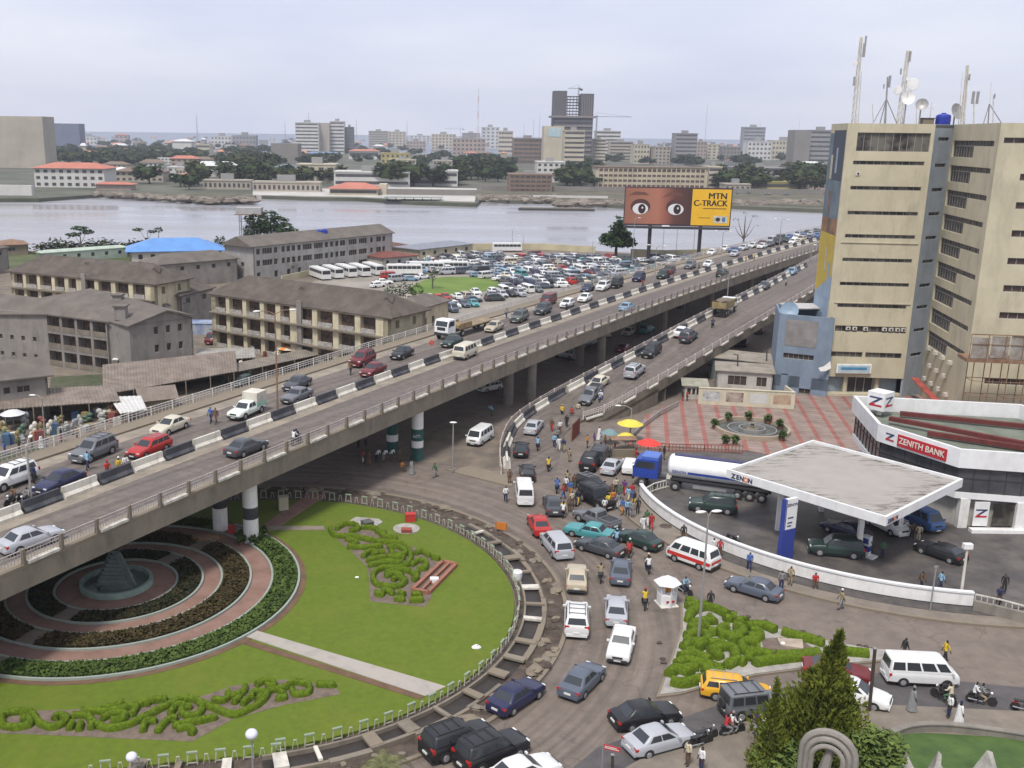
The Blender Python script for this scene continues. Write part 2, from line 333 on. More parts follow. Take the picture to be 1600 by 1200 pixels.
# petrol station forecourt and its pavement
SC=(46.3,98.3);SR=25.7
fc=[q for q in circ(SC,SR-.2,178,296,60)]+[(75,78),(75,92),(58,100),(52,112),(46.5,106),(36,113),(27,112)]
sheet('forecourt',fc,.16,AST,zb=-.1)
tag(ringmesh(SC,SR+.1,SR+2.9,-.1,.17,184,300,70).build('pavement',PAVE),kind='structure')
tag(ringmesh(SC,SR+2.9,SR+3.2,-.1,.21,184,300,70).build('kerb',BROWN),kind='structure')
tag(ringmesh(SC,SR+.15,SR+1.5,.1,.20,206,300,60).build('gutter_strip',mat('dark_gutter',(.05,.045,.042),.9,.3,1,col2=(.09,.08,.07))),kind='structure')
# darker resurfaced asphalt at the lower right
sheet('road_patch',[W(*p) for p in [(820,1260),(935,1168),(1000,1146),(1100,1110),(1180,1082),(1280,1066),(1370,1052),(1600,1075),(1700,1085),(1700,1118),(1460,1106),(1350,1101),(1240,1098),(1180,1123),(1000,1188),(900,1260)]],.034,mat('dark_asphalt',(.06,.055,.055),.8,.2,.8,col2=(.09,.082,.08),stain=((.12,.105,.095),.3,.5,(1,1,1)),detail=8),zb=0)
# plaza
PLZ=bpy.data.materials.new('plaza_tiles');PLZ.use_nodes=True;t=PLZ.node_tree;b=t.nodes['Principled BSDF'];b.inputs['Roughness'].default_value=.85
tc=t.nodes.new('ShaderNodeTexCoord');mp=t.nodes.new('ShaderNodeMapping');mp.inputs['Rotation'].default_value=(0,0,R(11));t.links.new(tc.outputs['Object'],mp.inputs[0])
def band(axis,period,width):
    sp=t.nodes.new('ShaderNodeSeparateXYZ');t.links.new(mp.outputs[0],sp.inputs[0])
    a=t.nodes.new('ShaderNodeMath');a.operation='DIVIDE';a.inputs[1].default_value=period;t.links.new(sp.outputs[axis],a.inputs[0])
    f=t.nodes.new('ShaderNodeMath');f.operation='FRACT';t.links.new(a.outputs[0],f.inputs[0])
    l=t.nodes.new('ShaderNodeMath');l.operation='LESS_THAN';l.inputs[1].default_value=width;t.links.new(f.outputs[0],l.inputs[0]);return l.outputs[0]
def mixc(f,a,bcol):
    m=t.nodes.new('ShaderNodeMix');m.data_type='RGBA';t.links.new(f,m.inputs[0])
    if isinstance(a,tuple): m.inputs[6].default_value=(*a,1)
    else: t.links.new(a,m.inputs[6])
    m.inputs[7].default_value=(*bcol,1);return m.outputs[2]
c=mixc(band(1,1.15,.42),(.235,.20,.17),(.25,.16,.13));c=mixc(band(0,2.3,.24),c,(.27,.105,.085))
n=t.nodes.new('ShaderNodeTexNoise');n.inputs['Scale'].default_value=.6;n.inputs['Detail'].default_value=6;t.links.new(tc.outputs['Object'],n.inputs['Vector'])
mr=t.nodes.new('ShaderNodeMapRange');mr.inputs[1].default_value=.3;mr.inputs[2].default_value=.7;mr.inputs[3].default_value=.7;mr.inputs[4].default_value=1.15;t.links.new(n.outputs[0],mr.inputs[0])
vm=t.nodes.new('ShaderNodeVectorMath');vm.operation='SCALE';t.links.new(c,vm.inputs[0]);t.links.new(mr.outputs[0],vm.inputs['Scale']);t.links.new(vm.outputs[0],b.inputs['Base Color'])
plz=[(22.5,115),(27.4,128.4),(35.2,138.1),(40,141),(72,141),(72,118),(55,112),(46.5,106.3),(36,113.3)]
sheet('plaza',plz,.2,PLZ,zb=-.1)
# pavement south-east with the little park lawn, and the triangular islet
sheet('pavement',[W(*p) for p in [(880,1260),(1000,1190),(1180,1125),(1240,1100),(1350,1103),(1460,1108),(1700,1120),(1700,1300),(880,1300)]],.17,PAVE,zb=-.1)
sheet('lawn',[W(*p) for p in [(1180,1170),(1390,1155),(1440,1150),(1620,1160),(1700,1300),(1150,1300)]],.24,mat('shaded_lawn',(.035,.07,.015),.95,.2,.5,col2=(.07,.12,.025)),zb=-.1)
isl2=[(1063,945),(1075,941),(1105,946),(1180,975),(1270,1000),(1370,1018),(1430,1022),(1380,1036),(1280,1045),(1180,1058),(1110,1075),(1060,1088),(1025,1092),(1048,1030),(1063,985)]
sheet('kerb',[W(*p) for p in isl2],.16,BROWN,zb=-.1)
ins=[W(*p) for p in isl2];cc=sum(ins,Vector())/len(ins)
sheet('planting_bed',[cc+(p-cc)*.965 for p in ins],.22,GRAVEL,zb=0)
# traffic island by the lamp post under the flyover
ti=[(697,735),(720,742),(800,762),(800,752),(795,735),(770,738),(735,730)]
sheet('kerb',[W(*p) for p in ti],.14,BROWN,zb=-.1)
sheet('dirt_patch',[W(*p) for p in [(640,720),(700,728),(790,745),(782,690),(770,660),(700,665),(640,690)]],.06,mat('sandy_dirt',(.17,.135,.10),.95,.2,.4,col2=(.10,.085,.07)),zb=-.1)
# car park surface & green in it
sheet('car_park_ground',[W(*p) for p in [(450,452),(560,420),(700,394),(985,398),(1290,372),(1290,385),(980,440),(700,520),(640,520),(640,470)]],.05,mat('car_park_asphalt',(.20,.18,.15),.9,.15,.1,col2=(.28,.25,.21)),zb=-.1)
sheet('lawn',spline([W(*p) for p in [(640,452),(660,440),(690,434),(740,434),(786,441),(775,449),(735,461),(690,463),(650,462)]],6,True),.16,mat('lot_lawn',(.09,.15,.02),.95,.2,.1,col2=(.13,.19,.03)),zb=-.1)
# scrub on the near shore and dark yards
sheet('shore_scrub',[W(*p) for p in [(-300,382),(0,394),(90,394),(200,382),(330,385),(330,400),(200,410),(0,420),(-300,420)]],.1,mat('near_scrub',(.04,.07,.015),.95,.3,.1,col2=(.10,.10,.04)))
sheet('yard_grass',[W(*p) for p in [(80,590),(170,585),(170,625),(75,625)]],.1,mat('yard_green',(.035,.06,.02),.95,.3,.5,col2=(.09,.08,.05)))
# ================= FLYOVER =================
ZD=7.6
def nx(y): return 3.86253187e-04*y*y+.498338136*y-59.94
def CL(y,off):
    d=Vector((2*3.86253187e-04*y+.498338,1,0)).normalized();n=Vector((-d.y,d.x,0))
    return Vector((nx(y),y,0))+n*off
ys=[5+i*6 for i in range(106)]
fly=thing('flyover','long concrete flyover with two carriageways on round columns crossing the picture towards the lagoon','bridge')
def dk(off,z): return [CL(y,off)+Vector((0,0,z)) for y in ys]
mb=MB()
prof=[(0,ZD),(19.8,ZD),(19.8,ZD-1.5),(17.5,ZD-1.7),(2.3,ZD-1.7),(0,ZD-1.5)]
mb.strip(dk(19.8,ZD)[::1],dk(0,ZD),1)
mb.build('road_surface',[CON,ASD],fly)
mb=MB()
pf=[(19.8,ZD-.02),(19.85,ZD-1.5),(17.5,ZD-1.75),(2.3,ZD-1.75),(-.05,ZD-1.5),(0,ZD-.02)]
for a,b_ in zip(pf[:-1],pf[1:]): mb.strip(dk(*b_),dk(*a),0)
mb.build('deck',COND,fly,fix=False)
mb=MB()   # kerbs, shoulders
def kerb(o0,o1,z0,z1,m=0):
    mb.strip(dk(o1,z1),dk(o0,z1),m);mb.strip(dk(o0,z1),dk(o0,z0),m);mb.strip(dk(o1,z0),dk(o1,z1),m)
kerb(0,.45,ZD-.01,ZD+.22);kerb(17.6,19.8,ZD-.01,ZD+.2)
mb.build('kerb',BROWN,fly)
mb=MB();kerb(8.75,9.0,ZD-.01,ZD+.45);kerb(9.0,9.5,ZD-.01,ZD+.2);mb.build('central_kerb',BROWN,fly)
mb=MB();kerb(.45,1.5,ZD+.004,ZD+.012);kerb(6.6,8.15,ZD+.004,ZD+.012);kerb(15.6,17.6,ZD+.004,ZD+.014);mb.build('shoulder_dust',mat('sandy_dust',(.235,.20,.155),.95,.2,.5,stain=((.16,.14,.12),.8,.6,(1,1,1))),fly)
# near-side parapet: alternating panels of rail and white sill, one object per panel near the camera
def along(o0,o1,a,b):  # point a..b fraction along the edge measured in metres
    pass
acc=[0];pts0=[CL(y,0.2) for y in [5+i*.5 for i in range(1260)]]
for i in range(1,len(pts0)): acc.append(acc[-1]+(pts0[i]-pts0[i-1]).length)
def arc(s,off=0):
    import bisect
    i=min(max(bisect.bisect(acc,s)-1,0),len(pts0)-2);f=(s-acc[i])/(acc[i+1]-acc[i]);y=5+.5*(i+f);return CL(y,off),y
def frame_at(s,off):
    p,y=arc(s,off);q,_=arc(s+.5,off);d=(q-p).normalized();return p,math.atan2(d.y,d.x)
PINK=mat('faded_rail',(.45,.40,.37),.6,.2,1.5,stain=((.25,.16,.12),2,.5,(1,1,1)))
LEN=3.1
m1=MB()
for zz in (.55,.8,1.05): m1.beam((.12,0,zz),(LEN-.12,0,zz),.06,.05,0)
for k in range(1,12): m1.beam((.12+k*.26,0,.25),(.12+k*.26,0,1.0),.035,.035,0)
m1.box(-.12,.12,-.14,.14,0,1.12,1)
rail_me=m1.mesh('railing_panel',[PINK,COND])
m2=MB();m2.box(.25,LEN-.25,-.2,.16,.22,.42,0);sill_me=m2.mesh('sill',[GRIM])
n=0
s=20
while s<470 and n<98:
    p,a=frame_at(s,.12)
    o=put('railing_panel',rail_me,fly,(p.x,p.y,ZD+.2),a)
    if n%2==0: put('painted_sill',sill_me,fly,(p.x,p.y,ZD-.03),a)
    s+=LEN+.05 if s<260 else LEN+.05;n+=1
mb=MB()
for off,st in ((.12,s),(19.6,5)):
    ss=st
    while ss<690:
        p,a=frame_at(ss,off);q,_=frame_at(ss+6,off)
        for zz in (.6,.85,1.1): mb.beam(p+Vector((0,0,ZD+zz)),q+Vector((0,0,ZD+zz)),.07,.07,0)
        if off>10 and ss<300:
            for k in range(12):
                r_=p.lerp(q,k/12);mb.beam(r_+Vector((0,0,ZD+.15)),r_+Vector((0,0,ZD+1.1)),.05,.05,0)
        for k in range(2):
            r_=p.lerp(q,k/2);mb.beam(r_+Vector((0,0,ZD)),r_+Vector((0,0,ZD+1.15)),.14,.14,0)
        ss+=6
mb.build('far_railing',mat('white_rail',(.55,.52,.48),.6,.15,1),fly)
# columns: rings of paint belong to each column
BAND={0:[(0,2.55,WHT),(2.55,3.65,BLK),(3.65,6,WHT)],1:[(0,1.55,mat('teal_column_paint',(.02,.085,.075),.6,.2,1)),(1.55,2.35,WHT),(2.35,3.75,mat('teal_column_paint',(.02,.1,.09),.6,.2,1)),(3.75,6,WHT)],2:[(0,6,CON)]}
def column(x,y,kind,label=None):
    mats=[];mb=MB()
    for i,(a,b_,m) in enumerate(BAND[kind]):
        mb.lathe([(.68,a),(.68,b_)],(0,0,0),20,i);mats.append(m)
    o=mb.build('column',mats,fly,smooth=True,loc=(x,y,0));return o
cols=[(W(393,850),0),(W(345,832),0),(W(652,718),1),(W(613,708),1),(W(829,630),2),(W(794,632),2),(W(938,575),2),(W(905,571),2)]
for p,k in cols:
    column(p.x,p.y,k)
prev=[(-17,83.9),(-2.7,108.7),(12.4,134.2),(25.5,156.6)]
for i in range(14):
    s0=205+i*27
    for off in (3.2,8.2,14,17.2):
        p,_=arc(s0,off)
        if p.y<430: column(p.x,p.y,2)
for s0 in (60,88,117,147,173):
    for off in (13.5,17.3):
        p,_=arc(s0,off);
        if p.y>70: column(p.x,p.y,2)
NZ=mat('pale_wording',(.6,.62,.6),.6,0)
text('NTI',.5,NZ,fly,(W(652,718).x-.05,W(652,718).y-.72,2.95),(R(90),0,R(8)),'lettering')
mb=MB()
for y in range(0):pass
for s0 in [88+27*i for i in range(-2,16)]:
    p,a=frame_at(s0,2.6);q,_=frame_at(s0,17.4);p.z=q.z=ZD-2.15;mb.beam(p,q,1.3,.9)
mb.build('pier_cap',COND,fly)
# jersey blocks on the central line
jb=MB()
def jersey(m,L=3.5):
    mb=MB();pr=[(-.42,0),(.42,0),(.42,.2),(.16,.42),(.11,.95),(-.11,.95),(-.16,.42),(-.42,.2)]
    n=len(pr);vs=[(-L/2,y,z) for y,z in pr]+[(L/2,y,z) for y,z in pr]
    mb.add(vs,[tuple(range(n)),tuple(n+i for i in range(n))[::-1]]+[((i+1)%n,i,n+i,n+(i+1)%n) for i in range(n)],0)
    return mb.mesh('jersey_barrier',m,fix=True)
jw,jk=jersey(GRIM),jersey(BLK)
s=24;i=0;rj=rng(3)
while s<420:
    p,a=frame_at(s,8.35)
    o=put('jersey_barrier',jw if i%2==0 else jk,None,(p.x,p.y+rj.uniform(-.05,.05),ZD+.012),a+rj.uniform(-.02,.02))
    if i%2==0: tag(o,'white painted concrete block in the black and white line dividing the flyover','barrier','white concrete blocks on the flyover')
    else: tag(o,'black painted concrete block in the black and white line dividing the flyover','barrier','black concrete blocks on the flyover')
    s+=3.72;i+=1
# ---------------- ramp ----------------
rs=[((783,742),(868,742),.05),((781,715),(878,700),.06),((785,690),(885,675),.1),((803,660),(912,655),.45),((850,628),(955,638),1.1),((905,598),(1030,588),2.7),((1000,548),(1120,532),4.3),((1090,500),(1200,482),6.1),((1180,455),(1255,447),7.2),((1250,418),(1290,425),7.56),((1290,397),(1340,398),7.56)]
Lp=[W(*a,z) for a,b_,z in rs];Rp=[W(*b_,z) for a,b_,z in rs]
# even out the width beyond the start
for i in range(4,len(Lp)):
    d=(Lp[min(i+1,len(Lp)-1)]-Lp[i-1]);d.z=0;d.normalize();n_=Vector((d.y,-d.x,0));z=rs[i][2];Rp[i]=Lp[i]+n_*(9.3 if i>4 else 9.0)
Ls=spline(Lp,8);Rs=spline(Rp,8)
ramp=thing('slip_ramp','curving slip road rising from the roundabout on the right to join the flyover','bridge')
mb=MB();mb.strip(Ls,Rs,0);o=mb.build('road_surface',ASD,ramp);o.data.flip_normals()
mb=MB();dn=lambda P_,k:[p-Vector((0,0,(k if p.z>1 else p.z+.3))) for p in P_]
e=Vector((0,0,.02))
for A in (Ls,Rs): mb.strip([p-e for p in A],dn(A,1.4))
mb.strip(dn(Ls,1.4),dn(Rs,1.4));mb.build('deck',COND,ramp)
i0=next(i for i,p in enumerate(Rs) if p.z>.5);i1=next(i for i,p in enumerate(Rs) if p.z>3.4)
mb=MB();mb.strip([p-Vector((0,0,.9)) for p in Rs[i0:i1]],[Vector((p.x,p.y,-.1)) for p in Rs[i0:i1]]);mb.strip([p-Vector((0,0,.9)) for p in Ls[i0:i1]],[Vector((p.x,p.y,-.1)) for p in Ls[i0:i1]])
mb.add([Rs[i1]-Vector((0,0,1)),Ls[i1]-Vector((0,0,1)),(Ls[i1].x,Ls[i1].y,-.1),(Rs[i1].x,Rs[i1].y,-.1)],[(0,1,2,3)]);mb.build('retaining_wall',COND,ramp)
def edge_rail(P_,i_0,nm,skip=0,step=LEN):
    acc_=[0]
    for i in range(1,len(P_)): acc_.append(acc_[-1]+(P_[i]-P_[i-1]).length)
    def at(s):
        for i in range(1,len(P_)):
            if acc_[i]>=s: return P_[i-1].lerp(P_[i],(s-acc_[i-1])/max(1e-6,acc_[i]-acc_[i-1]))
        return P_[-1]
    return at,acc_[-1]
at,Lt=edge_rail(Rs,0,'r')
mb1=MB();mb2=MB();s=next(sum((Rs[j+1]-Rs[j]).length for j in range(i)) for i,p in enumerate(Rs) if p.z>.4)
for A in (Rs,Ls):
    at,Lt=edge_rail(A,0,'');s=22 if A is Rs else 0;k=0
    while s<Lt-3:
        p,q=at(s),at(s+3)
        for zz in (.5,.75,1.0): mb1.beam(p+Vector((0,0,zz)),q+Vector((0,0,zz)),.07,.07)
        for j in range(8):
            r_=p.lerp(q,j/8);mb1.beam(r_+Vector((0,0,.1)),r_+Vector((0,0,1.0)),.05,.05)
        mb1.beam(p,p+Vector((0,0,1.12)),.2,.2)
        if A is Rs and k%2==0: mb2.beam(p.lerp(q,.08)+Vector((.15,-.1,.02)),p.lerp(q,.92)+Vector((.15,-.1,.02)),.25,.22)
        s+=3.1;k+=1
mb1.build('railing',PINK,ramp);mb2.build('painted_sill',GRIM,ramp)
at,Lt=edge_rail([p+Vector((.75,-.25,0)) for p in Ls],0,'');s=4;i=0
while s<Lt-30:
    p,q=at(s),at(s+.5);d=q-p
    o=put('jersey_barrier',jw if i%2==0 else jk,None,p+Vector((0,0,.01)));o.rotation_euler=(0,-math.atan2(d.z,Vector((d.x,d.y)).length),math.atan2(d.y,d.x))
    tag(o,('white' if i%2==0 else 'black')+' painted concrete block lining the left edge of the slip ramp','barrier',('white' if i%2==0 else 'black')+' concrete blocks on the ramp')
    s+=3.75;i+=1
for k,(x,y) in enumerate([(1170,507),(1188,497),(1090,545),(1240,475)]):
    p=W(x,y)
    zt=next((q.z for q in Rs if q.y>p.y),7)-1.3
    mb=MB();mb.box(-.6,.6,-.5,.5,0,max(1.5,zt));mb.build('column',CON,ramp,loc=(p.x,p.y,0))
# red gate at the foot of the ramp wall
g=thing('site_gate','dark red sheet metal gate at the foot of the ramp wall','gate',W(893,690),math.atan2(W(912,670).y-W(893,690).y,W(912,670).x-W(893,690).x))
mb=MB()
for k in range(12): mb.box(k*.3,k*.3+.27,-.03,.03+.03*(k%2),.05,2.1)
mb.build('panel',mat('dark_red_metal',(.17,.03,.02),.7,.2,1),g)
mb=MB();mb.box(0,3.6,-.06,-.03,2.1,2.2);mb.box(-.1,0,-.06,.06,0,2.3);mb.box(3.6,3.7,-.06,.06,0,2.3);mb.build('frame',RUST,g)
# ================= VEHICLES =================
PAINT=mat('car_paint',(1,1,1),.32,.05,.8,obj=True,spec=.5)
CGL=mat('car_glass',(.035,.04,.045),.16,0,spec=.5)
TYR=mat('tyre_rubber',(.022,.021,.02),.9,0)
RIM=mat('wheel_rim',(.38,.38,.39),.4,0,metal=.5)
DTR=mat('dark_trim',(.03,.03,.032),.6,0)
HLT=mat('headlight_lens',(.7,.72,.72),.15,0)
TLT=mat('taillight_lens',(.38,.02,.015),.2,0)
PLT=mat('number_plate',(.6,.6,.55),.5,0)
CHR=mat('chrome_trim',(.5,.5,.5),.25,0,metal=.7)
def vparts(k):
    "dict of part name -> list of (MB, material, smooth)"
    P_={}
    def add(n,mb,m,sm=False): P_.setdefault(n,[]).append((mb,m,sm))
    g=VS[k];L,Wd=g['L'],g['W'];hw=Wd/2
    b=MB()
    def ring(x,zb,zt,w):
        h=[(.84*w,zb),(w*.985,zb+.1),(w,(zb+zt)/2+.02),(w*.975,zt-.1),(w*.9,zt-.015),(w*.5,zt+.015)]
        return [(x,y,z) for y,z in h]+[(x,-y,z) for y,z in h[::-1]]
    st=g['low'];vs=[];n=12
    for s in st: vs+=ring(*s)
    fs=[(i*n+j,(i+1)*n+j,(i+1)*n+(j+1)%n,i*n+(j+1)%n) for i in range(len(st)-1) for j in range(n)]
    fs+=[tuple(range(n)),tuple((len(st)-1)*n+j for j in range(n))[::-1]]
    b.add(vs,fs)
    xb1,xr1,xr0,xb0,zb,zr,wb,wr=g['cab']
    def crng(t,z,w,i=0):
        xa=xb1+(xr1-xb1)*t+i;xc=xb0+(xr0-xb0)*t-i
        return [(xa,-w,z),(xc,-w,z),(xc,w,z),(xa,w,z)]
    def crn8(t,z,w,i=0,c=.1):
        xa=xb1+(xr1-xb1)*t+i;xc=xb0+(xr0-xb0)*t-i
        return [(xa+c*.6,-w,z),(xc-c*1.5,-w,z),(xc,-w+c*1.5,z),(xc,w-c*1.5,z),(xc-c*1.5,w,z),(xa+c*.6,w,z),(xa,w-c,z),(xa,-w+c,z)]
    rs_=[crn8(0,zb-.06,wb),crn8(.93,zr-.07,wr+(wb-wr)*.07),crn8(1,zr-.015,wr-.05,.06),crn8(1,zr+.02,wr-.22,.25)]
    vs=[p for r_ in rs_ for p in r_];fs=[(i*8+j,i*8+(j+1)%8,(i+1)*8+(j+1)%8,(i+1)*8+j) for i in range(3) for j in range(8)]+[tuple(24+j for j in range(8))]
    b.add(vs,fs)
    add('body',b,PAINT,True)
    def side(s,t,y):   # bilinear on the cabin side
        z=zb-.06+(zr-.07-zb+.06)*t;w=wb+(wr-wb)*t*.93
        xa=xb1+(xr1-xb1)*t*.93;xc=xb0+(xr0-xb0)*t*.93
        return (xc+(xa-xc)*s,y*(w+.006),z)
    for (s0,s1) in g['win']:
        for y in (1,-1):
            m=MB();q=[side(s0,.2,y),side(s1,.2,y),side(s1,.88,y),side(s0,.88,y)]
            m.add(q,[(0,1,2,3) if y<0 else (3,2,1,0)]);add('side_window',m,CGL)
    def fr(front,ww,t0,t1):
        m=MB();o=[]
        for t,sg in ((t0,-1),(t0,1),(t1,1),(t1,-1)):
            z=zb-.06+(zr-.07-zb+.06)*t;w=(wb+(wr-wb)*t)*ww
            x=(xb0+(xr0-xb0)*t*.93+.012) if front else (xb1+(xr1-xb1)*t*.93-.012)
            o.append((x,sg*w,z))
        m.add(o,[(0,1,2,3) if front else (3,2,1,0)]);return m
    add('windscreen',fr(1,.82,.14,.93),CGL)
    if g.get('rear',1): add('rear_window',fr(0,.82,g.get('rt',.2),.9),CGL)
    r=g['r'];tw=.2
    for x in g['ax']:
        for y in (1,-1):
            m=MB();yo=y*(hw-.01)
            m.lathe([(r*.82,-tw if y>0 else tw),(r,-.85*tw*y),(r,-.12*tw*y),(r*.9,0.015*y),(r*.62,.015*y)],(x,yo,r),18,0,'y');add('wheel',m,TYR,True)
            m=MB();m.lathe([(r*.62,.0*y),(r*.58,.022*y),(r*.2,.03*y)],(x,yo,r),14,0,'y');add('rim',m,RIM)
            m=MB();a=[(x+math.cos(t)*(r*1.16),y*(hw+.004),r+math.sin(t)*(r*1.16)) for t in [math.pi*k_/12 for k_ in range(13)]]
            a=[(p[0],p[1],max(p[2],.18)) for p in a];m.add(a,[tuple(range(13)) if y<0 else tuple(range(13))[::-1]]);add('wheel_arch',m,DTR)
    x0,x1=st[0][0],st[-1][0];fz,rz=g.get('hz',.62),g.get('tz',.74);fw=st[-2][3]
    for y in (1,-1):
        m=MB();m.box(x1-.16,x1+.012-.06,y*fw*.58 if y>0 else -fw*.95,y*fw*.95 if y>0 else -fw*.58,fz-.07,fz+.07);add('headlight',m,HLT)
        m=MB();rw=st[1][3];th=g.get('th',.08);m.box(x0+.02,x0+.2,min(y*rw*.62,y*rw*1.0),max(y*rw*.62,y*rw*1.0),rz-th,rz+th);add('taillight',m,TLT)
        m=MB();mxx=xb0-.22;m.box(mxx-.06,mxx+.06,min(y*(wb),y*(wb+.2)),max(y*wb,y*(wb+.2)),zb-.0,zb+.13);add('mirror',m,PAINT)
    m=MB();m.box(x0+.25,x1-.25,-hw*.8,hw*.8,.12,.32);add('chassis',m,DTR)  # dark underbody block, added to deepen the shade beneath the car
    m=MB();m.box(x1-.05,x1+.05,-hw*.8,hw*.8,.28,.46);add('front_bumper',m,DTR if g.get('db') else PAINT)
    m=MB();m.box(x0-.05,x0+.08,-hw*.84,hw*.84,.3,.5);add('rear_bumper',m,DTR if g.get('db') else PAINT)
    m=MB();m.box(x1-.05,x1+.02,-hw*.42,hw*.42,fz-.1,fz+.05);add('grille',m,DTR)
    m=MB();m.box(x0-.06,x0+.01,-.24,.24,.52,.64);add('number_plate',m,PLT)
    m=MB();m.box(x1+.0,x1+.062,-.24,.24,.34,.44);add('number_plate',m,PLT)
    if 'rack' in g:
        m=MB()
        for y in (.52,-.52): m.beam((xr1+.2,y*wr/.62,zr+.07),(xr0-.3,y*wr/.62,zr+.07),.04,.04)
        for x in (xr1+.4,(xr1+xr0)/2,xr0-.5): m.beam((x,-.52*wr/.62,zr+.08),(x,.52*wr/.62,zr+.08),.04,.03)
        add('roof_rack',m,DTR if g['W']>1.75 else CHR)
    if 'bed' in g:
        a,c=g['bed'];m=MB();m.box(a,c,-hw*.82,hw*.82,g['bz']+.0,g['bz']+.03);add('load_bed',m,DTR)
        m=MB()
        for y in (1,-1): m.box(a-.05,c,min(y*hw*.82,y*hw*.95),max(y*hw*.82,y*hw*.95),g['bz']-.05,g['bz']+.14)
        m.box(a-.05,a+.03,-hw*.82,hw*.82,g['bz']-.05,g['bz']+.14);add('bed_side',m,PAINT)
    if 'spare' in g:
        m=MB();m.lathe([(.34,0),(.36,-.12),(.3,-.18)],(x0-.02,0,1.0),16,0,'x');add('spare_wheel',m,TYR)
    if 'stripe' in g:
        m=MB()
        for y in (1,-1): m.add([(x0+.1,y*(hw+.007),.62),(x1-.2,y*(hw+.007),.62),(x1-.2,y*(hw+.007),.95),(x0+.1,y*(hw+.007),.95)],[(0,1,2,3) if y<0 else (3,2,1,0)])
        m.box(x1+.02-.12,x1+.01,-hw*.8,hw*.8,.7,.95);m.box(x0-.014,x0+.12,-hw*.8,hw*.8,.72,.95);add('red_stripe',m,mat('red_stripe_paint',(.5,.03,.02),.4,.05,1))
    return P_
def lowst(L,W_,zs):   # zs: list of (fraction from rear 0..1, zbot, ztop, width factor)
    return [((f-.5)*L,a,b_,W_/2*k) for f,a,b_,k in zs]
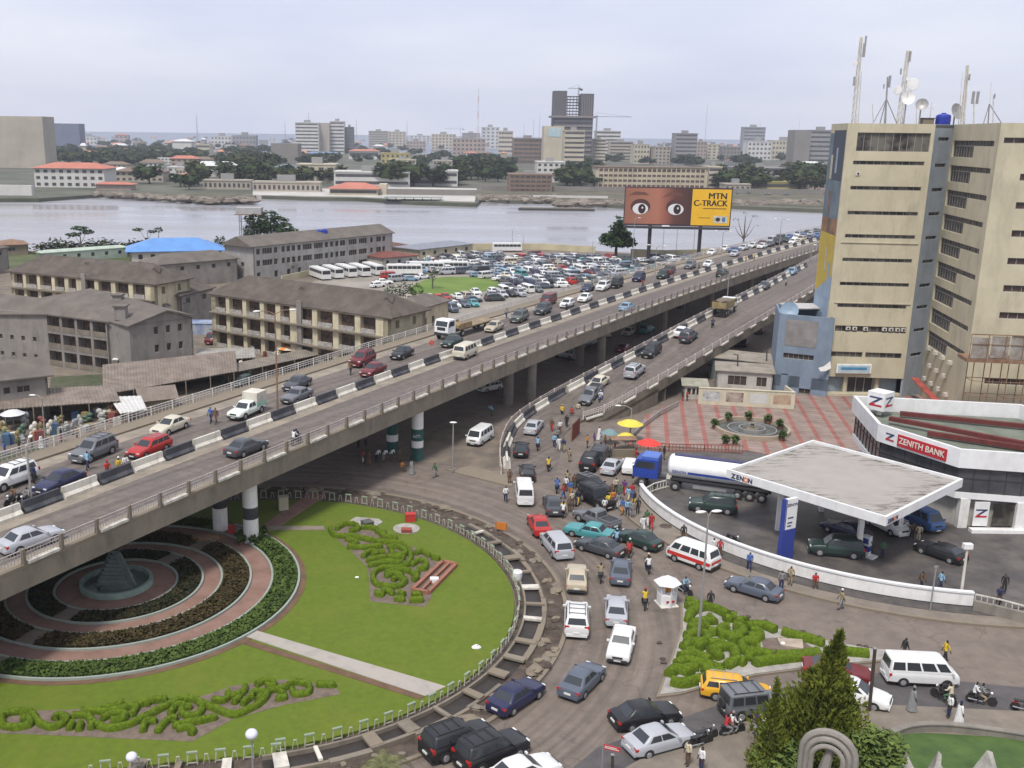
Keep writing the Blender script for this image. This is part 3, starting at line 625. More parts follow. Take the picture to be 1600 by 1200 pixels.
VS={
'sedan':dict(L=4.5,W=1.74,low=lowst(4.5,1.74,[(0,.34,.7,.86),(.015,.27,.86,.94),(.1,.22,.95,.99),(.3,.2,.95,1),(.65,.2,.93,1),(.8,.2,.87,.99),(.93,.22,.78,.95),(.985,.27,.66,.88),(1,.34,.56,.8)]),cab=(-1.72,-1.02,.12,1.0,.93,1.43,.8,.61),win=[(.09,.47),(.5,.86)],r=.31,ax=(-1.33,1.36)),
'coupe':dict(L=4.3,W=1.72,low=lowst(4.3,1.72,[(0,.34,.72,.88),(.02,.27,.9,.95),(.12,.22,.93,.99),(.3,.2,.92,1),(.65,.2,.9,1),(.8,.2,.84,.99),(.93,.22,.76,.95),(.985,.27,.64,.88),(1,.34,.56,.8)]),cab=(-1.85,-.9,.1,.95,.91,1.36,.79,.58),win=[(.1,.55),(.58,.8)],r=.3,ax=(-1.28,1.33)),
'old_sedan':dict(L=4.55,W=1.72,low=lowst(4.55,1.72,[(0,.36,.76,.93),(.01,.3,.9,.97),(.12,.22,.93,1),(.3,.2,.93,1),(.65,.2,.92,1),(.8,.2,.9,1),(.95,.22,.84,.98),(.99,.3,.76,.95),(1,.36,.66,.92)]),cab=(-1.5,-.98,.2,.8,.91,1.4,.79,.66),win=[(.07,.48),(.51,.92)],r=.31,ax=(-1.33,1.4),db=1),
'hatch':dict(L=3.9,W=1.68,low=lowst(3.9,1.68,[(0,.34,.78,.9),(.02,.27,.95,.96),(.12,.22,.96,1),(.3,.2,.95,1),(.65,.2,.93,1),(.8,.2,.88,.99),(.93,.22,.78,.95),(.985,.27,.66,.88),(1,.34,.56,.82)]),cab=(-1.88,-1.45,.25,1.0,.93,1.46,.79,.62),win=[(.09,.42),(.45,.75),(.78,.93)],r=.3,ax=(-1.2,1.22)),
'wagon':dict(L=4.6,W=1.72,low=lowst(4.6,1.72,[(0,.34,.82,.94),(.01,.27,.95,.97),(.12,.22,.95,1),(.3,.2,.95,1),(.65,.2,.93,1),(.8,.2,.88,.99),(.93,.22,.8,.95),(.985,.27,.68,.9),(1,.34,.6,.84)]),cab=(-2.22,-1.92,.25,1.0,.93,1.45,.8,.64),win=[(.07,.36),(.39,.64),(.67,.93)],r=.31,ax=(-1.33,1.38),rack=1,db=1),
'suv':dict(L=4.65,W=1.86,low=lowst(4.65,1.86,[(0,.45,.95,.93),(.01,.36,1.08,.97),(.1,.32,1.12,1),(.3,.3,1.12,1),(.65,.3,1.1,1),(.8,.3,1.06,1),(.94,.32,.98,.96),(.99,.38,.86,.9),(1,.45,.76,.86)]),cab=(-2.25,-2.0,.35,1.1,1.12,1.78,.87,.71),win=[(.07,.33),(.36,.62),(.65,.93)],r=.37,ax=(-1.4,1.42),rack=1,hz=.84,tz=.98,th=.14),
'jeep':dict(L=4.3,W=1.78,low=lowst(4.3,1.78,[(0,.5,1.05,.98),(.005,.42,1.12,1),(.3,.4,1.12,1),(.65,.4,1.12,1),(.85,.4,1.1,.97),(.99,.42,1.06,.95),(1,.5,1.0,.93)]),cab=(-2.14,-2.06,.5,.78,1.1,1.9,.86,.8),win=[(.06,.34),(.38,.64),(.68,.94)],r=.4,ax=(-1.3,1.4),rack=1,hz=.86,tz=.86,db=1,spare=1),
'van':dict(L=4.7,W=1.72,low=lowst(4.7,1.72,[(0,.4,1.0,.96),(.005,.3,1.12,.99),(.1,.26,1.14,1),(.5,.25,1.14,1),(.85,.25,1.12,.99),(.96,.28,1.02,.95),(.99,.32,.9,.92),(1,.4,.8,.9)]),cab=(-2.33,-2.22,1.35,2.05,1.12,1.96,.845,.74),win=[(.05,.22),(.26,.48),(.51,.73),(.76,.96)],r=.32,ax=(-1.35,1.5),hz=.74,tz=.82,th=.16),
'minivan':dict(L=4.7,W=1.82,low=lowst(4.7,1.82,[(0,.4,.9,.94),(.01,.3,1.02,.98),(.1,.25,1.06,1),(.5,.24,1.04,1),(.78,.24,.98,.99),(.92,.26,.86,.95),(.985,.32,.72,.88),(1,.4,.62,.82)]),cab=(-2.28,-1.95,.75,1.75,1.03,1.72,.86,.7),win=[(.1,.34),(.38,.64),(.68,.94)],r=.33,ax=(-1.4,1.45),hz=.72,tz=.9,th=.14),
'microbus':dict(L=4.5,W=1.84,low=lowst(4.5,1.84,[(0,.4,1.0,.96),(.006,.3,1.14,.99),(.1,.28,1.16,1),(.5,.26,1.16,1),(.9,.26,1.14,.99),(.97,.3,1.05,.96),(.995,.34,.92,.93),(1,.4,.8,.9)]),cab=(-2.2,-1.9,1.5,2.1,1.14,1.94,.9,.75),win=[(.06,.24),(.28,.5),(.53,.72),(.75,.93)],r=.32,ax=(-1.15,1.3),hz=.8,tz=.8,th=.12,db=1,rt=.25),
'pickup':dict(L=4.9,W=1.76,low=lowst(4.9,1.76,[(0,.5,.9,.96),(.01,.42,.98,.98),(.2,.38,1.0,1),(.4,.36,1.0,1),(.65,.34,1.0,1),(.8,.34,.96,1),(.95,.36,.9,.95),(.99,.42,.8,.9),(1,.5,.7,.88)]),cab=(-.75,-.55,.45,1.05,1.0,1.6,.83,.7),win=[(.1,.5),(.54,.92)],r=.36,ax=(-1.5,1.5),bed=(-2.35,-.85),bz=1.0,hz=.74,tz=.78,db=1),
}
VS['striped_van']=dict(VS['microbus'],stripe=1,L=4.7)
PROTO={};LOWP={}
RMID=[(a+b_)/2 for a,b_ in zip(Ls,Rs)]
def onramp(cx,cy,z):
    for _ in range(12):
        p=W(cx,cy,z+.62)
        i=min(range(len(RMID)-1),key=lambda i:(Vector((RMID[i].x,RMID[i].y,0))-Vector((p.x,p.y,0))).length)
        a,b_=RMID[i],RMID[i+1];z=z*.3+.7*(a.z+.05)
    d=b_-a;h=Vector((d.x,d.y,0));return z,(d.z/max(.01,h.length),h.normalized())
def hero(kind):
    if kind in PROTO: return PROTO[kind]
    P_=vparts(kind);out=[]
    rims=iter(P_.pop('rim'))
    for n,l in P_.items():
        if n=='wheel_arch':
            mb=MB()
            for m,_,_ in l: mb.add(m.v,m.f)
            out.append((n,mb.mesh(n,DTR),None));continue
        for mb,m,sm in l:
            sub=None
            if n=='wheel': r_=next(rims);sub=r_[0].mesh('rim',r_[1],fix=True)
            out.append((n,mb.mesh(n,m,sm,40,fix=(n in('body','wheel'))),sub))
    PROTO[kind]=out;return out
def low(kind):
    if kind in LOWP: return LOWP[kind]
    mb=MB();ms=[];
    for n,l in vparts(kind).items():
        if n in ('mirror','rim','number_plate'): continue
        for m,mt,sm in l:
            if mt not in ms: ms.append(mt)
            mb.add(m.v,m.f,ms.index(mt))
    LOWP[kind]=mb.mesh(kind,ms,True,40,fix=False);return LOWP[kind]
NM={'sedan':'saloon_car','coupe':'coupe_car','old_sedan':'saloon_car','hatch':'hatchback_car','wagon':'estate_car','suv':'off_road_car','jeep':'jeep','van':'passenger_van','minivan':'people_carrier','microbus':'microbus','pickup':'pickup_truck','striped_van':'microbus'}
CT={'van':'van','minivan':'van','microbus':'minibus','striped_van':'minibus','pickup':'pickup truck','jeep':'jeep'}
def vehicle(kind,cx,cy,dx,dy,z,color,label,group=None,pose=None):
    pit=0
    if .11<z<7.5 and z!=.17: z,pit=onramp(cx,cy,z)
    c=W(cx,cy,z+.62);e=W(cx+dx,cy+dy,z+.62);a=math.atan2(e.y-c.y,e.x-c.x);c.z=z
    t=thing(NM[kind],label,CT.get(kind,'car'),c,a,group)
    if pit:
        up=Vector((math.cos(a),math.sin(a),0)).dot(pit[1])*pit[0];t.rotation_mode='XYZ';t.rotation_euler=(0,-math.atan(up),a)
    for n,me,sub in hero(kind):
        o=put(n,me,t);o.color=(*color,1)
        if sub: s_=put('rim',sub,o)
    return t
CC=dict(white=(.62,.62,.6),silver=(.36,.37,.39),grey=(.13,.135,.145),darkgrey=(.055,.058,.065),black=(.016,.016,.018),navy=(.02,.022,.06),blue=(.05,.12,.28),lightblue=(.17,.27,.36),bluegrey=(.085,.1,.13),red=(.36,.025,.02),maroon=(.13,.015,.018),beige=(.42,.36,.26),gold=(.38,.33,.24),teal=(.06,.24,.25),yellow=(.62,.33,.02),green=(.02,.04,.032),greengrey=(.09,.10,.09),cream=(.5,.46,.36),brown=(.09,.055,.04))
Z=ZD+.01
VEH=[
# flyover, near carriageway
('sedan',48,840,40,-13,Z,'silver','silver saloon car driving at the far left end of the flyover, nearest the camera'),
('sedan',385,697,40,-15,Z,'darkgrey','dark grey saloon car driving alone beside the black and white blocks of the flyover'),
('microbus',727,551,40,-18,Z,'cream','cream minibus with white roof driving on the near carriageway of the flyover'),
('sedan',980,479,40,-17,Z,'lightblue','pale blue saloon car on the near carriageway of the flyover ahead of the cream minibus'),
('suv',1129,428,40,-17,Z,'green','dark green off-road car on the near carriageway, farthest up the flyover'),
# far carriageway
('suv',16,747,-40,14,Z,'white','white estate-like off-road car cut by the left edge of the photo on the flyover'),
('sedan',93,751,-40,16,Z,'navy','dark navy saloon car in the far carriageway behind the white off-road car'),
('suv',146,704,-40,16,Z,'grey','grey and silver off-road car with roof rack next to the red estate car'),
('wagon',233,698,-40,16,Z,'red','bright red estate car with dark windows on the far carriageway'),
('sedan',266,664,-40,16,Z,'cream','cream saloon car just behind the red estate car on the flyover'),
('old_sedan',464,617,-40,18,Z,'grey','grey saloon car nearer the central blocks of a pair behind the box van'),
('sedan',464,598,-40,18,Z,'darkgrey','dark grey saloon car nearer the outer rail of a pair behind the box van'),
('suv',566,562,-40,18,Z,'maroon','dark red off-road car beside the outer rail on the flyover'),
('sedan',583,577,-40,18,Z,'maroon','maroon saloon car beside the central blocks next to the dark red off-road car'),
('sedan',628,551,-40,18,Z,'black','black saloon car in front of the white lorry cab on the flyover'),
('sedan',706,533,-40,18,Z,'green','dark green saloon car alongside the white lorry cab on the flyover'),
('sedan',772,510,-40,18,Z,'gold','pale gold saloon car passing the end of the flatbed lorry'),
('suv',811,496,-40,18,Z,'greengrey','greenish grey off-road car behind the pale gold saloon'),
('suv',848,484,-40,18,Z,'darkgrey','dark grey off-road car in front of the maroon van on the flyover'),
('van',857,470,-40,18,Z,'maroon','maroon passenger van with dull brown tail on the flyover'),
('hatch',886,474,-40,18,Z,'white','white hatchback with green roof sign on the flyover beside the maroon van'),
('sedan',914,465,-40,18,Z,'white','white saloon car behind the white hatchback on the flyover'),
('sedan',918,450,-40,18,Z,'navy','navy saloon car next to the outer rail beside the car park'),
('suv',942,448,-40,18,Z,'white','white off-road car among dark cars on the flyover by the car park'),
('jeep',963,444,-40,18,Z,'black','black jeep queuing on the flyover by the car park'),
('suv',998,434,-40,18,Z,'navy','navy off-road car queuing on the flyover beyond the black jeep'),
('suv',1036,430,-40,18,Z,'green','dark green off-road car queuing in front of the pink van'),
('van',1046,423,-40,18,Z,'brown','brown passenger van stopped among pedestrians on the flyover'),
('sedan',1107,412,-40,17,Z,'white','white saloon car beside the central blocks under the billboard'),
('suv',1078,415,-40,17,Z,'grey','grey off-road car left of a white saloon under the billboard'),
('sedan',1148,396,-40,17,Z,'silver','silver saloon car on the flyover right of the billboard legs'),
('sedan',1112,394,-40,17,Z,'white','white saloon car by the outer rail under the billboard'),
('sedan',1132,388,-40,17,Z,'white','white saloon car by the outer rail right of the billboard leg'),
# ramp
('sedan',1237,424,-40,20,7.4,'lightblue','pale blue saloon car coming down the slip ramp, farthest up'),
('sedan',1194,446,-40,20,7.2,'darkgrey','dark grey saloon car coming down the ramp below the pale blue saloon'),
('sedan',1066,517,40,-20,4.9,'white','white saloon car with dark windows on the ramp beside a dark grey off-road car'),
('suv',1076,525,40,-20,4.9,'darkgrey','dark grey off-road car on the ramp hugging the right rail'),
('suv',1018,549,-40,20,3.6,'black','black off-road car with pale windscreen halfway down the ramp'),
('suv',992,579,40,-22,2.7,'silver','silver off-road car climbing the ramp near the wall top'),
('sedan',935,597,-40,18,1.6,'cream','cream saloon car low on the ramp above the pickup'),
('pickup',924,615,-40,22,1.2,'grey','grey pickup truck with white cab low on the ramp'),
('sedan',834,665,20,-22,.12,'silver','silver saloon car with a blue roof mark entering the ramp'),
('sedan',814,700,2,-30,.08,'black','black saloon car entering the ramp behind the silver saloon'),
('hatch',824,737,-3,-30,.05,'black','black hatchback in front of the white passenger van at the ramp mouth'),
('van',819,771,-6,-34,.05,'white','white passenger van seen from behind at the ramp mouth'),
# crossing
('suv',923,721,14,-20,.05,'black','black off-road car parked beside a silver saloon near the stalls'),
('jeep',938,712,14,-20,.05,'darkgrey','dark grey jeep parked in front of the black off-road car near the stalls'),
('sedan',957,727,22,-22,.05,'silver','silver saloon car with dark flank parked between the jeep and the small stalls'),
('hatch',985,727,6,-20,.05,'white','small white hatchback parked beside the blue lorry cab'),
('wagon',927,757,40,16,.05,'black','long black estate car in the crowd at the junction'),
('jeep',932,779,34,18,.05,'black','black open-backed jeep with grey roof in the crowd'),
('sedan',864,787,-8,-26,.05,'darkgrey','dark grey saloon car behind the white passenger van'),
('sedan',842,818,-12,-24,.05,'red','red saloon car at the edge of the round garden road'),
('minivan',869,851,-20,-24,.05,'silver','silver people carrier beside the dark car with its door open'),
('pickup',932,810,-40,-16,.05,'grey','grey pickup truck crossing behind the turquoise saloon'),
('old_sedan',921,829,-40,-8,.05,'teal','turquoise old saloon car crossing the junction'),
('sedan',937,853,-40,-12,.05,'darkgrey','dark grey saloon car with its front door open in the junction'),
('sedan',998,841,-40,-14,.05,'green','dark green saloon car crossing right of the turquoise saloon'),
('old_sedan',901,901,0,-30,.05,'beige','beige saloon car driving away behind the people carrier'),
('sedan',970,890,2,-30,.05,'bluegrey','blue grey saloon car driving away beside the beige saloon'),
('striped_van',1083,870,-40,-14,.05,'white','white minibus with broad red stripe crossing towards the junction'),
('sedan',1178,917,-40,-12,.05,'bluegrey','blue grey saloon car below the white station wall'),
('suv',901,966,0,-30,.05,'white','white off-road car with roof rack seen from behind'),
('sedan',963,951,0,-30,.05,'silver','silver saloon car with gold rear in front of an oncoming white saloon'),
('old_sedan',971,1004,-8,30,.05,'white','white angular saloon car facing the camera'),
('sedan',910,1060,22,-22,.05,'bluegrey','blue grey saloon car with red brake lights, middle of the curved road'),
('sedan',807,1085,28,-18,.05,'navy','navy saloon car on the inside of the curved road by the pits'),
('suv',716,1156,34,-12,.05,'black','black off-road car, left one of the pair at the bottom edge'),
('suv',768,1172,34,-14,.05,'black','large black off-road car with silver roof rail at the bottom edge'),
('sedan',1008,1115,34,-6,.05,'black','black saloon car beside a silver saloon at the bottom of the junction'),
('sedan',1031,1153,34,-9,.05,'silver','silver saloon car beside the motorcycles at the bottom'),
('wagon',1150,1076,34,4,.05,'yellow','yellow taxi with roof rack beside the hedge garden'),
('jeep',1178,1101,36,-4,.05,'grey','grey long jeep next to the yellow taxi'),
('van',1437,1052,40,2,.05,'white','white passenger van driving on the lower right road'),
('sedan',1308,1046,40,6,.05,'maroon','maroon saloon car partly hidden behind the tall conifer'),
('sedan',1335,1080,36,10,.05,'white','white saloon car partly hidden behind the tall conifer, nearest'),
('sedan',818,1204,34,-12,.05,'white','white car whose roof peeks over the bottom edge'),
# station
('suv',1114,789,-40,-4,.17,'green','dark teal off-road car with two-tone sides crossing the petrol station yard'),
('suv',1306,856,-40,-4,.17,'green','dark off-road car refuelling beside the front pump'),
('sedan',1322,826,-30,-10,.17,'navy','navy car in the shade under the station canopy'),
('minivan',1385,818,34,16,.17,'white','white people carrier refuelling under the canopy'),
('microbus',1438,812,30,14,.17,'blue','blue minibus parked by the bank steps'),
('coupe',1470,860,-34,-12,.17,'black','black coupe leaving the pumps on the station yard'),
('microbus',750,683,-34,22,.05,'white','white minibus with open tail facing away under the flyover'),
# between the bridges
('sedan',982,518,-10,6,.02,'cream','cream car parked in the shade between flyover and ramp'),
('sedan',955,503,-20,6,.02,'teal','teal car parked in the shade left of a cream car'),
('sedan',922,533,-20,6,.02,'silver','silver car parked in the shade behind the flyover column'),
('sedan',975,543,30,-16,.02,'maroon','maroon car in the shade beside the ramp rail'),
('hatch',765,604,-30,6,.02,'white','white car parked in the shade behind the flyover'),
('sedan',1124,563,-30,4,.02,'white','white saloon car parked behind the low sheds by the ramp'),
('sedan',1140,536,-20,10,.02,'silver','silver car parked in the dust beside the ramp columns'),
# yards at the left
('microbus',403,541,-40,12,.02,'white','white minibus with dark lower body parked in the market yard'),
('van',336,530,-40,14,.02,'maroon','maroon van parked in the market yard by the grey block'),
('sedan',95,618,-30,14,.02,'white','white saloon car parked in the left yard'),
('sedan',113,628,-34,8,.02,'blue','blue saloon car parked in the left yard'),
('hatch',380,595,-34,14,.02,'green','dark green car parked behind the flyover rail near the tin roof'),
]
for (k,x,y,dx,dy,z,c,l) in VEH: vehicle(k,x,y,dx,dy,z,CC[c],l)
CKIND={'sedan':'saloon car','suv':'off-road car','van':'passenger van','hatch':'hatchback','wagon':'estate car','minivan':'people carrier','jeep':'jeep','old_sedan':'saloon car','coupe':'coupe','microbus':'minibus','pickup':'pickup'}
def lowcar(k,p,a,cn,lab,grp):
    o=put(NM[k],low(k),None,p,a);c=CC[cn];j=RC.uniform(.8,1.2);o.color=(c[0]*j,c[1]*j,c[2]*j,1)
    tag(o,lab,CT.get(k,'car'),grp);return o
RC=rng(11)
# queue farther along the flyover
ncar=0;cols_=['white','silver','darkgrey','navy','grey','black','maroon','white','green','beige','blue']
for off,s0,s1 in ((11,318,560),(13.8,300,560),(16.3,285,560),(4,430,520)):
    s=s0
    while s<s1:
        p,a=frame_at(s,off);c=RC.choice(cols_);k=RC.choice(['sedan','suv','sedan','van','hatch','old_sedan'])
        lowcar(k,(p.x,p.y,Z),a+math.pi+RC.uniform(-.05,.05),c,f'{c} {CKIND[k]} in the distant queue on the flyover above the lagoon shore','cars queuing on the far end of the flyover')
        s+=RC.uniform(6.2,9.5) if off>5 else 30
# car park
rows=0
lot=[W(*p) for p in [(600,428),(628,408),(700,399),(860,402),(985,406),(1080,404),(1150,396),(960,440),(845,455),(700,490),(660,500),(632,482),(640,466),(720,464),(792,447),(770,430),(690,430)]]
def inside(p,poly):
    c=False;n=len(poly)
    for i in range(n):
        a,b_=poly[i],poly[(i+1)%n]
        if (a.y>p[1])!=(b_.y>p[1]) and p[0]<(b_.x-a.x)*(p[1]-a.y)/(b_.y-a.y)+a.x: c=not c
    return c
pc=['white','silver','white','grey','darkgrey','navy','green','silver','lightblue','bluegrey','maroon','beige','white','bluegrey','white','grey','cream','teal','silver','white','red','black','silver']
cnt=0
ang=R(20);dirx=Vector((math.cos(ang),math.sin(ang),0));diry=Vector((-math.sin(ang),math.cos(ang),0));o0=Vector((-20,195,0))
zone=lambda y:'nearest the flyover' if y<235 else 'in the middle rows' if y<270 else 'in the rows by the lagoon wall'
j=0;jrow=0
while j<150:
    i=-20
    while i<140:
        p=o0+dirx*i+diry*j
        if inside(p,lot):
            dd=min((CL(y_,19.8)-p).length for y_ in range(int(p.y)-25,int(p.y)+25,3))
            isin=(p-CL(p.y,19.8)).dot(Vector((-1,.6,0)))>0
            if isin and dd>3.2 and cnt<420 and RC.random()<.93:
                k=RC.choice(['sedan','sedan','suv','hatch','sedan','van','wagon','minivan','old_sedan']);c=RC.choice(pc)
                lowcar(k,(p.x+RC.uniform(-.3,.3),p.y+RC.uniform(-.4,.4),.06),ang+(math.pi/2 if jrow%3 else 0)+RC.choice([0,math.pi])+RC.uniform(-.08,.08)+(R(0)),c,f'{c} {CKIND[k]} in the crowded car park, {zone(p.y)}','cars packed in the lagoon-side car park')
                cnt+=1
        i+=2.25 if jrow%3 else 4.9
    j+=5.0 if (jrow%3)==0 else 4.9;jrow+=1
# dark shade cars between the two bridges
for i,(x,y) in enumerate([(905,545),(1000,500),(1030,480),(1050,470),(1010,520),(1080,462),(940,525),(885,560),(1060,480),(1130,452),(1100,460)]):
    c=['grey','white','silver','navy','teal'][i%5];p=W(x,y)
    lowcar(['sedan','suv','hatch'][i%3],p,R(60+25*(i%4)),c,f'{c} {CKIND[["sedan","suv","hatch"][i%3]]} parked in the shade under the bridges','cars parked in the shade under the bridges')
for i,(x,y) in enumerate([(1185,520),(1160,540),(1195,500),(1150,505)]):
    c=['darkgrey','navy','green','grey'][i];lowcar('sedan',W(x,y),R(70),c,f'{c} saloon car parked in the dust under the ramp beside the blue building','cars parked under the ramp')
# ---- lorries, tanker, buses
def wheelset(t,xs,hw,r=.5,tw=.28):
    for x in xs:
        for y in (1,-1):
            m=MB();m.lathe([(r*.8,-tw*y),(r,-.9*tw*y),(r,-.1*tw*y),(r*.85,0),(r*.55,0)],(x,y*hw,r),18,0,'y');o=m.build('wheel',TYR,t,True,fix=True)
            m=MB();m.lathe([(r*.5,.005*y),(r*.4,-.06*y),(r*.15,.03*y)],(x,y*hw,r),12,0,'y');m.build('rim',RIM,o,fix=True)
def frontlorry(t,x0,x1,hw,z0,z1,m,gl=True):
    "cab-over cab between x0 and x1 (front)"
    pr=[(x0,z0),(x1,z0),(x1+.03,z0+(z1-z0)*.5),(x1-.25,z1-.1),(x1-.5,z1),(x0,z1)]
    b=MB();n=len(pr);vs=[(x,-hw,z) for x,z in pr]+[(x,hw,z) for x,z in pr];b.add(vs,[tuple(range(n))[::-1],tuple(range(n,2*n))]+[(i,(i+1)%n,n+(i+1)%n,n+i) for i in range(n)]);b.build('cab',m,t,fix=True)
    h=z1-z0;b=MB();b.add([(x1+.035,-hw*.86,z0+h*.53),(x1+.035,hw*.86,z0+h*.53),(x1-.2,hw*.84,z1-.18),(x1-.2,-hw*.84,z1-.18)],[(0,1,2,3)]);b.build('windscreen',CGL,t)
    for y in (1,-1):
        b=MB();yy=y*(hw+.01);b.add([(x0+.35,yy,z0+h*.52),(x1-.2,yy,z0+h*.52),(x1-.45,yy,z1-.22),(x0+.35,yy,z1-.22)],[(0,1,2,3) if y<0 else (3,2,1,0)]);b.build('side_window',CGL,t)
        b=MB();b.box(x1-.02,x1+.05,min(y*hw*.5,y*hw*.9),max(y*hw*.5,y*hw*.9),z0+.15,z0+.36);b.build('headlight',HLT,t)
        b=MB();b.beam((x1-.1,y*hw,z0+h*.75),(x1,y*(hw+.28),z0+h*.75),.04,.04);b.box(x1-.05,x1+.03,min(y*(hw+.2),y*(hw+.36)),max(y*(hw+.2),y*(hw+.36)),z0+h*.5,z0+h*.8);b.build('mirror',DTR,t)
    b=MB();b.box(x1-.1,x1+.1,-hw,hw,z0-.3,z0+.08);b.build('bumper',DTR,t)
    b=MB();b.box(x1,x1+.045,-hw*.6,hw*.6,z0+.42,z0+h*.46);b.build('grille',DTR,t)
def at_px(cx,cy,dx,dy,z,zm):
    c=W(cx,cy,z+zm);e=W(cx+dx,cy+dy,z+zm);c.z=z;return c,math.atan2(e.y-c.y,e.x-c.x)
c,a=at_px(1110,752,-40,-5.5,.17,1.2)
t=thing('tanker_lorry','petrol tanker lorry with white tank and blue cab parked behind the station','lorry',c,a)
BLU=mat('blue_cab_paint',(.02,.05,.28),.4,.1,1);LW=mat('tank_white',(.72,.73,.72),.3,.05,1)
tk=MB();pf=[(.2,-6.2),(.85,-6.15),(1.15,-5.95),(1.2,-5.8),(1.2,4.0),(1.15,4.15),(.85,4.35),(.2,4.4)];tk.lathe(pf,(0,0,2.45),24,0,'x');tk.build('tank',LW,t,True,30,fix=True)
b=MB();
for y in (1,-1): b.add([(-6,y*1.195,2.0),(2.2,y*1.195,2.0),(2.2,y*1.21,2.25),(-6,y*1.21,2.25)],[(0,1,2,3) if y<0 else (3,2,1,0)])
b.build('blue_stripe',BLU,t)
b=MB();b.box(-5.6,3.8,-.35,.35,3.63,3.7);b.build('walkway',mat('navy_trim',(.03,.03,.1),.5,0),t)
text('ZENON',.42,BLU,t,(3.1,1.24,2.15),(R(90),0,R(180)),'lettering')
b=MB();b.box(-6.1,5.3,-.5,.5,.85,1.15);b.box(-5.9,4.0,-.9,.9,1.1,1.35);b.build('chassis',DARKM,t)
b=MB();
for y in (1.05,-1.05): b.beam((-1.8,y,.7),(1.6,y,.7),.05,.35)
b.build('side_guard',STEEL,t)
b=MB();b.box(3.9,4.4,-.9,.9,1.1,1.5);b.beam((4.3,.7,1.2),(3.6,.9,2.6),.07,.07);b.build('hose_box',GRIM,t)
wheelset(t,(-5.3,-4.1,-2.9,3.4,6.9),1.22)
frontlorry(t,5.3,7.9,1.2,1.0,3.0,BLU)
b=MB();b.box(5.35,7.1,-1.1,1.1,3.005,3.3);b.build('wind_deflector',mat('light_blue_paint',(.06,.13,.42),.4,.1,1),t)
# flatbed lorry on the flyover
c,a=at_px(728,508,-40,11,Z,1.2)
t=thing('flatbed_lorry','white cab lorry pulling a rusty flatbed trailer along the outer rail of the flyover','lorry',c,a)
frontlorry(t,4.6,6.6,1.15,1.0,2.9,LW);b=MB();b.box(-6.4,3.4,-1.2,1.2,1.15,1.32);b.build('flatbed',mat('rusty_planks',(.17,.12,.07),.9,.3,1.2,col2=(.28,.22,.14)),t)
b=MB();b.box(-6.2,5,-.45,.45,.75,1.14);b.build('chassis',DARKM,t)
b=MB();b.box(1.2,3.6,-1.05,1.05,1.325,1.8);b.box(.2,3.4,-1.18,-1.12,1.33,2.0);b.box(.2,3.4,1.12,1.18,1.33,2.0);b.build('load',mat('yellow_brown_load',(.30,.22,.10),.9,.4,1.5,col2=(.18,.13,.08)),t)
wheelset(t,(-5.2,-4.0,2.6,5.6),1.18)
c,a=at_px(690,527,-40,15,Z,.5)
# box pickup, mint green and white
c,a=at_px(385,636,-40,17,Z,.9)
t=thing('box_pickup','white and mint green pickup with a tall box body on the far carriageway','van',c,a)
for n,me,sub in hero('pickup'):
    if n in('rear_window','load_bed','bed_side'): continue
    o=put(n,me,t);o.color=(.62,.66,.6,1)
    if sub: put('rim',sub,o)
MNT=mat('mint_paint',(.33,.52,.42),.45,.1,.8)
b=MB();b.box(-2.45,-.62,-.9,.9,.8,1.3);b.build('box_base',MNT,t);b=MB();b.box(-2.45,-.62,-.9,.9,1.302,2.3);b.build('box_body',mat('cream_box',(.55,.52,.44),.6,.1,.7,stain=((.3,.25,.2),1,.4)),t)
text('a',.75,mat('pale_logo',(.42,.36,.28),.6,0),t,(-1.5,.906,1.8),(R(90),0,R(180)),'logo')
# tipper on the ramp
c,a=at_px(1132,479,40,-19,onramp(1132,479,6.4)[0],1.2)
t=thing('tipper_truck','yellowish tipper truck loaded with earth climbing the ramp','lorry',c,a)
TY=mat('dusty_yellow',(.34,.26,.12),.7,.25,1)
frontlorry(t,2.2,3.9,1.1,1.0,2.5,LW)
b=MB();vs=[(-3.4,-1.15,1.3),(2.0,-1.15,1.3),(2.0,1.15,1.3),(-3.4,1.15,1.3),(-3.6,-1.25,2.4),(2.1,-1.25,2.4),(2.1,1.25,2.4),(-3.6,1.25,2.4)];b.add(vs,[(0,3,2,1),(0,1,5,4),(1,2,6,5),(2,3,7,6),(3,0,4,7)]);b.build('tipper_body',TY,t)
b=MB();b.ell((-.8,0,2.25),(2.7,1.15,.5),12,6,0,.12,rng(2));b.build('load',DIRT,t);b=MB();b.box(-3.2,3,-.45,.45,.8,1.25);b.build('chassis',DARKM,t)
wheelset(t,(-2.6,-1.5,2.9),1.15)
# coaches in the car park
def coach(p,a,label,L=9.5,col=(.6,.6,.6)):
    t=thing('coach',label,'bus',p,a,'white buses parked in the lot')
    b=MB();b.box(-L/2,L/2,-1.2,1.2,.45,1.55);b.box(-L/2,L/2-.15,-1.17,1.17,1.552,2.65);b.box(-L/2+.2,L/2-.4,-1.05,1.05,2.652,2.8);o=b.build('body',mat('bus_white',(.62,.62,.6),.5,.08,.6),t)
    for y in (1,-1):
        b=MB();n=int(L/1.3)
        for k in range(n): b.add([(-L/2+.4+k*(L-.8)/n,y*1.185,1.65),(-L/2+.3+(k+1)*(L-.8)/n,y*1.185,1.65),(-L/2+.3+(k+1)*(L-.8)/n,y*1.185,2.4),(-L/2+.4+k*(L-.8)/n,y*1.185,2.4)],[(0,1,2,3) if y<0 else (3,2,1,0)])
        b.build('window_row',CGL,t)
    b=MB();b.add([(L/2-.14,-1.05,1.5),(L/2-.14,1.05,1.5),(L/2-.14,1.05,2.5),(L/2-.14,-1.05,2.5)],[(0,1,2,3)]);b.build('windscreen',CGL,t)
    wheelset(t,(-L*.28,L*.3),1.18,.45);return t
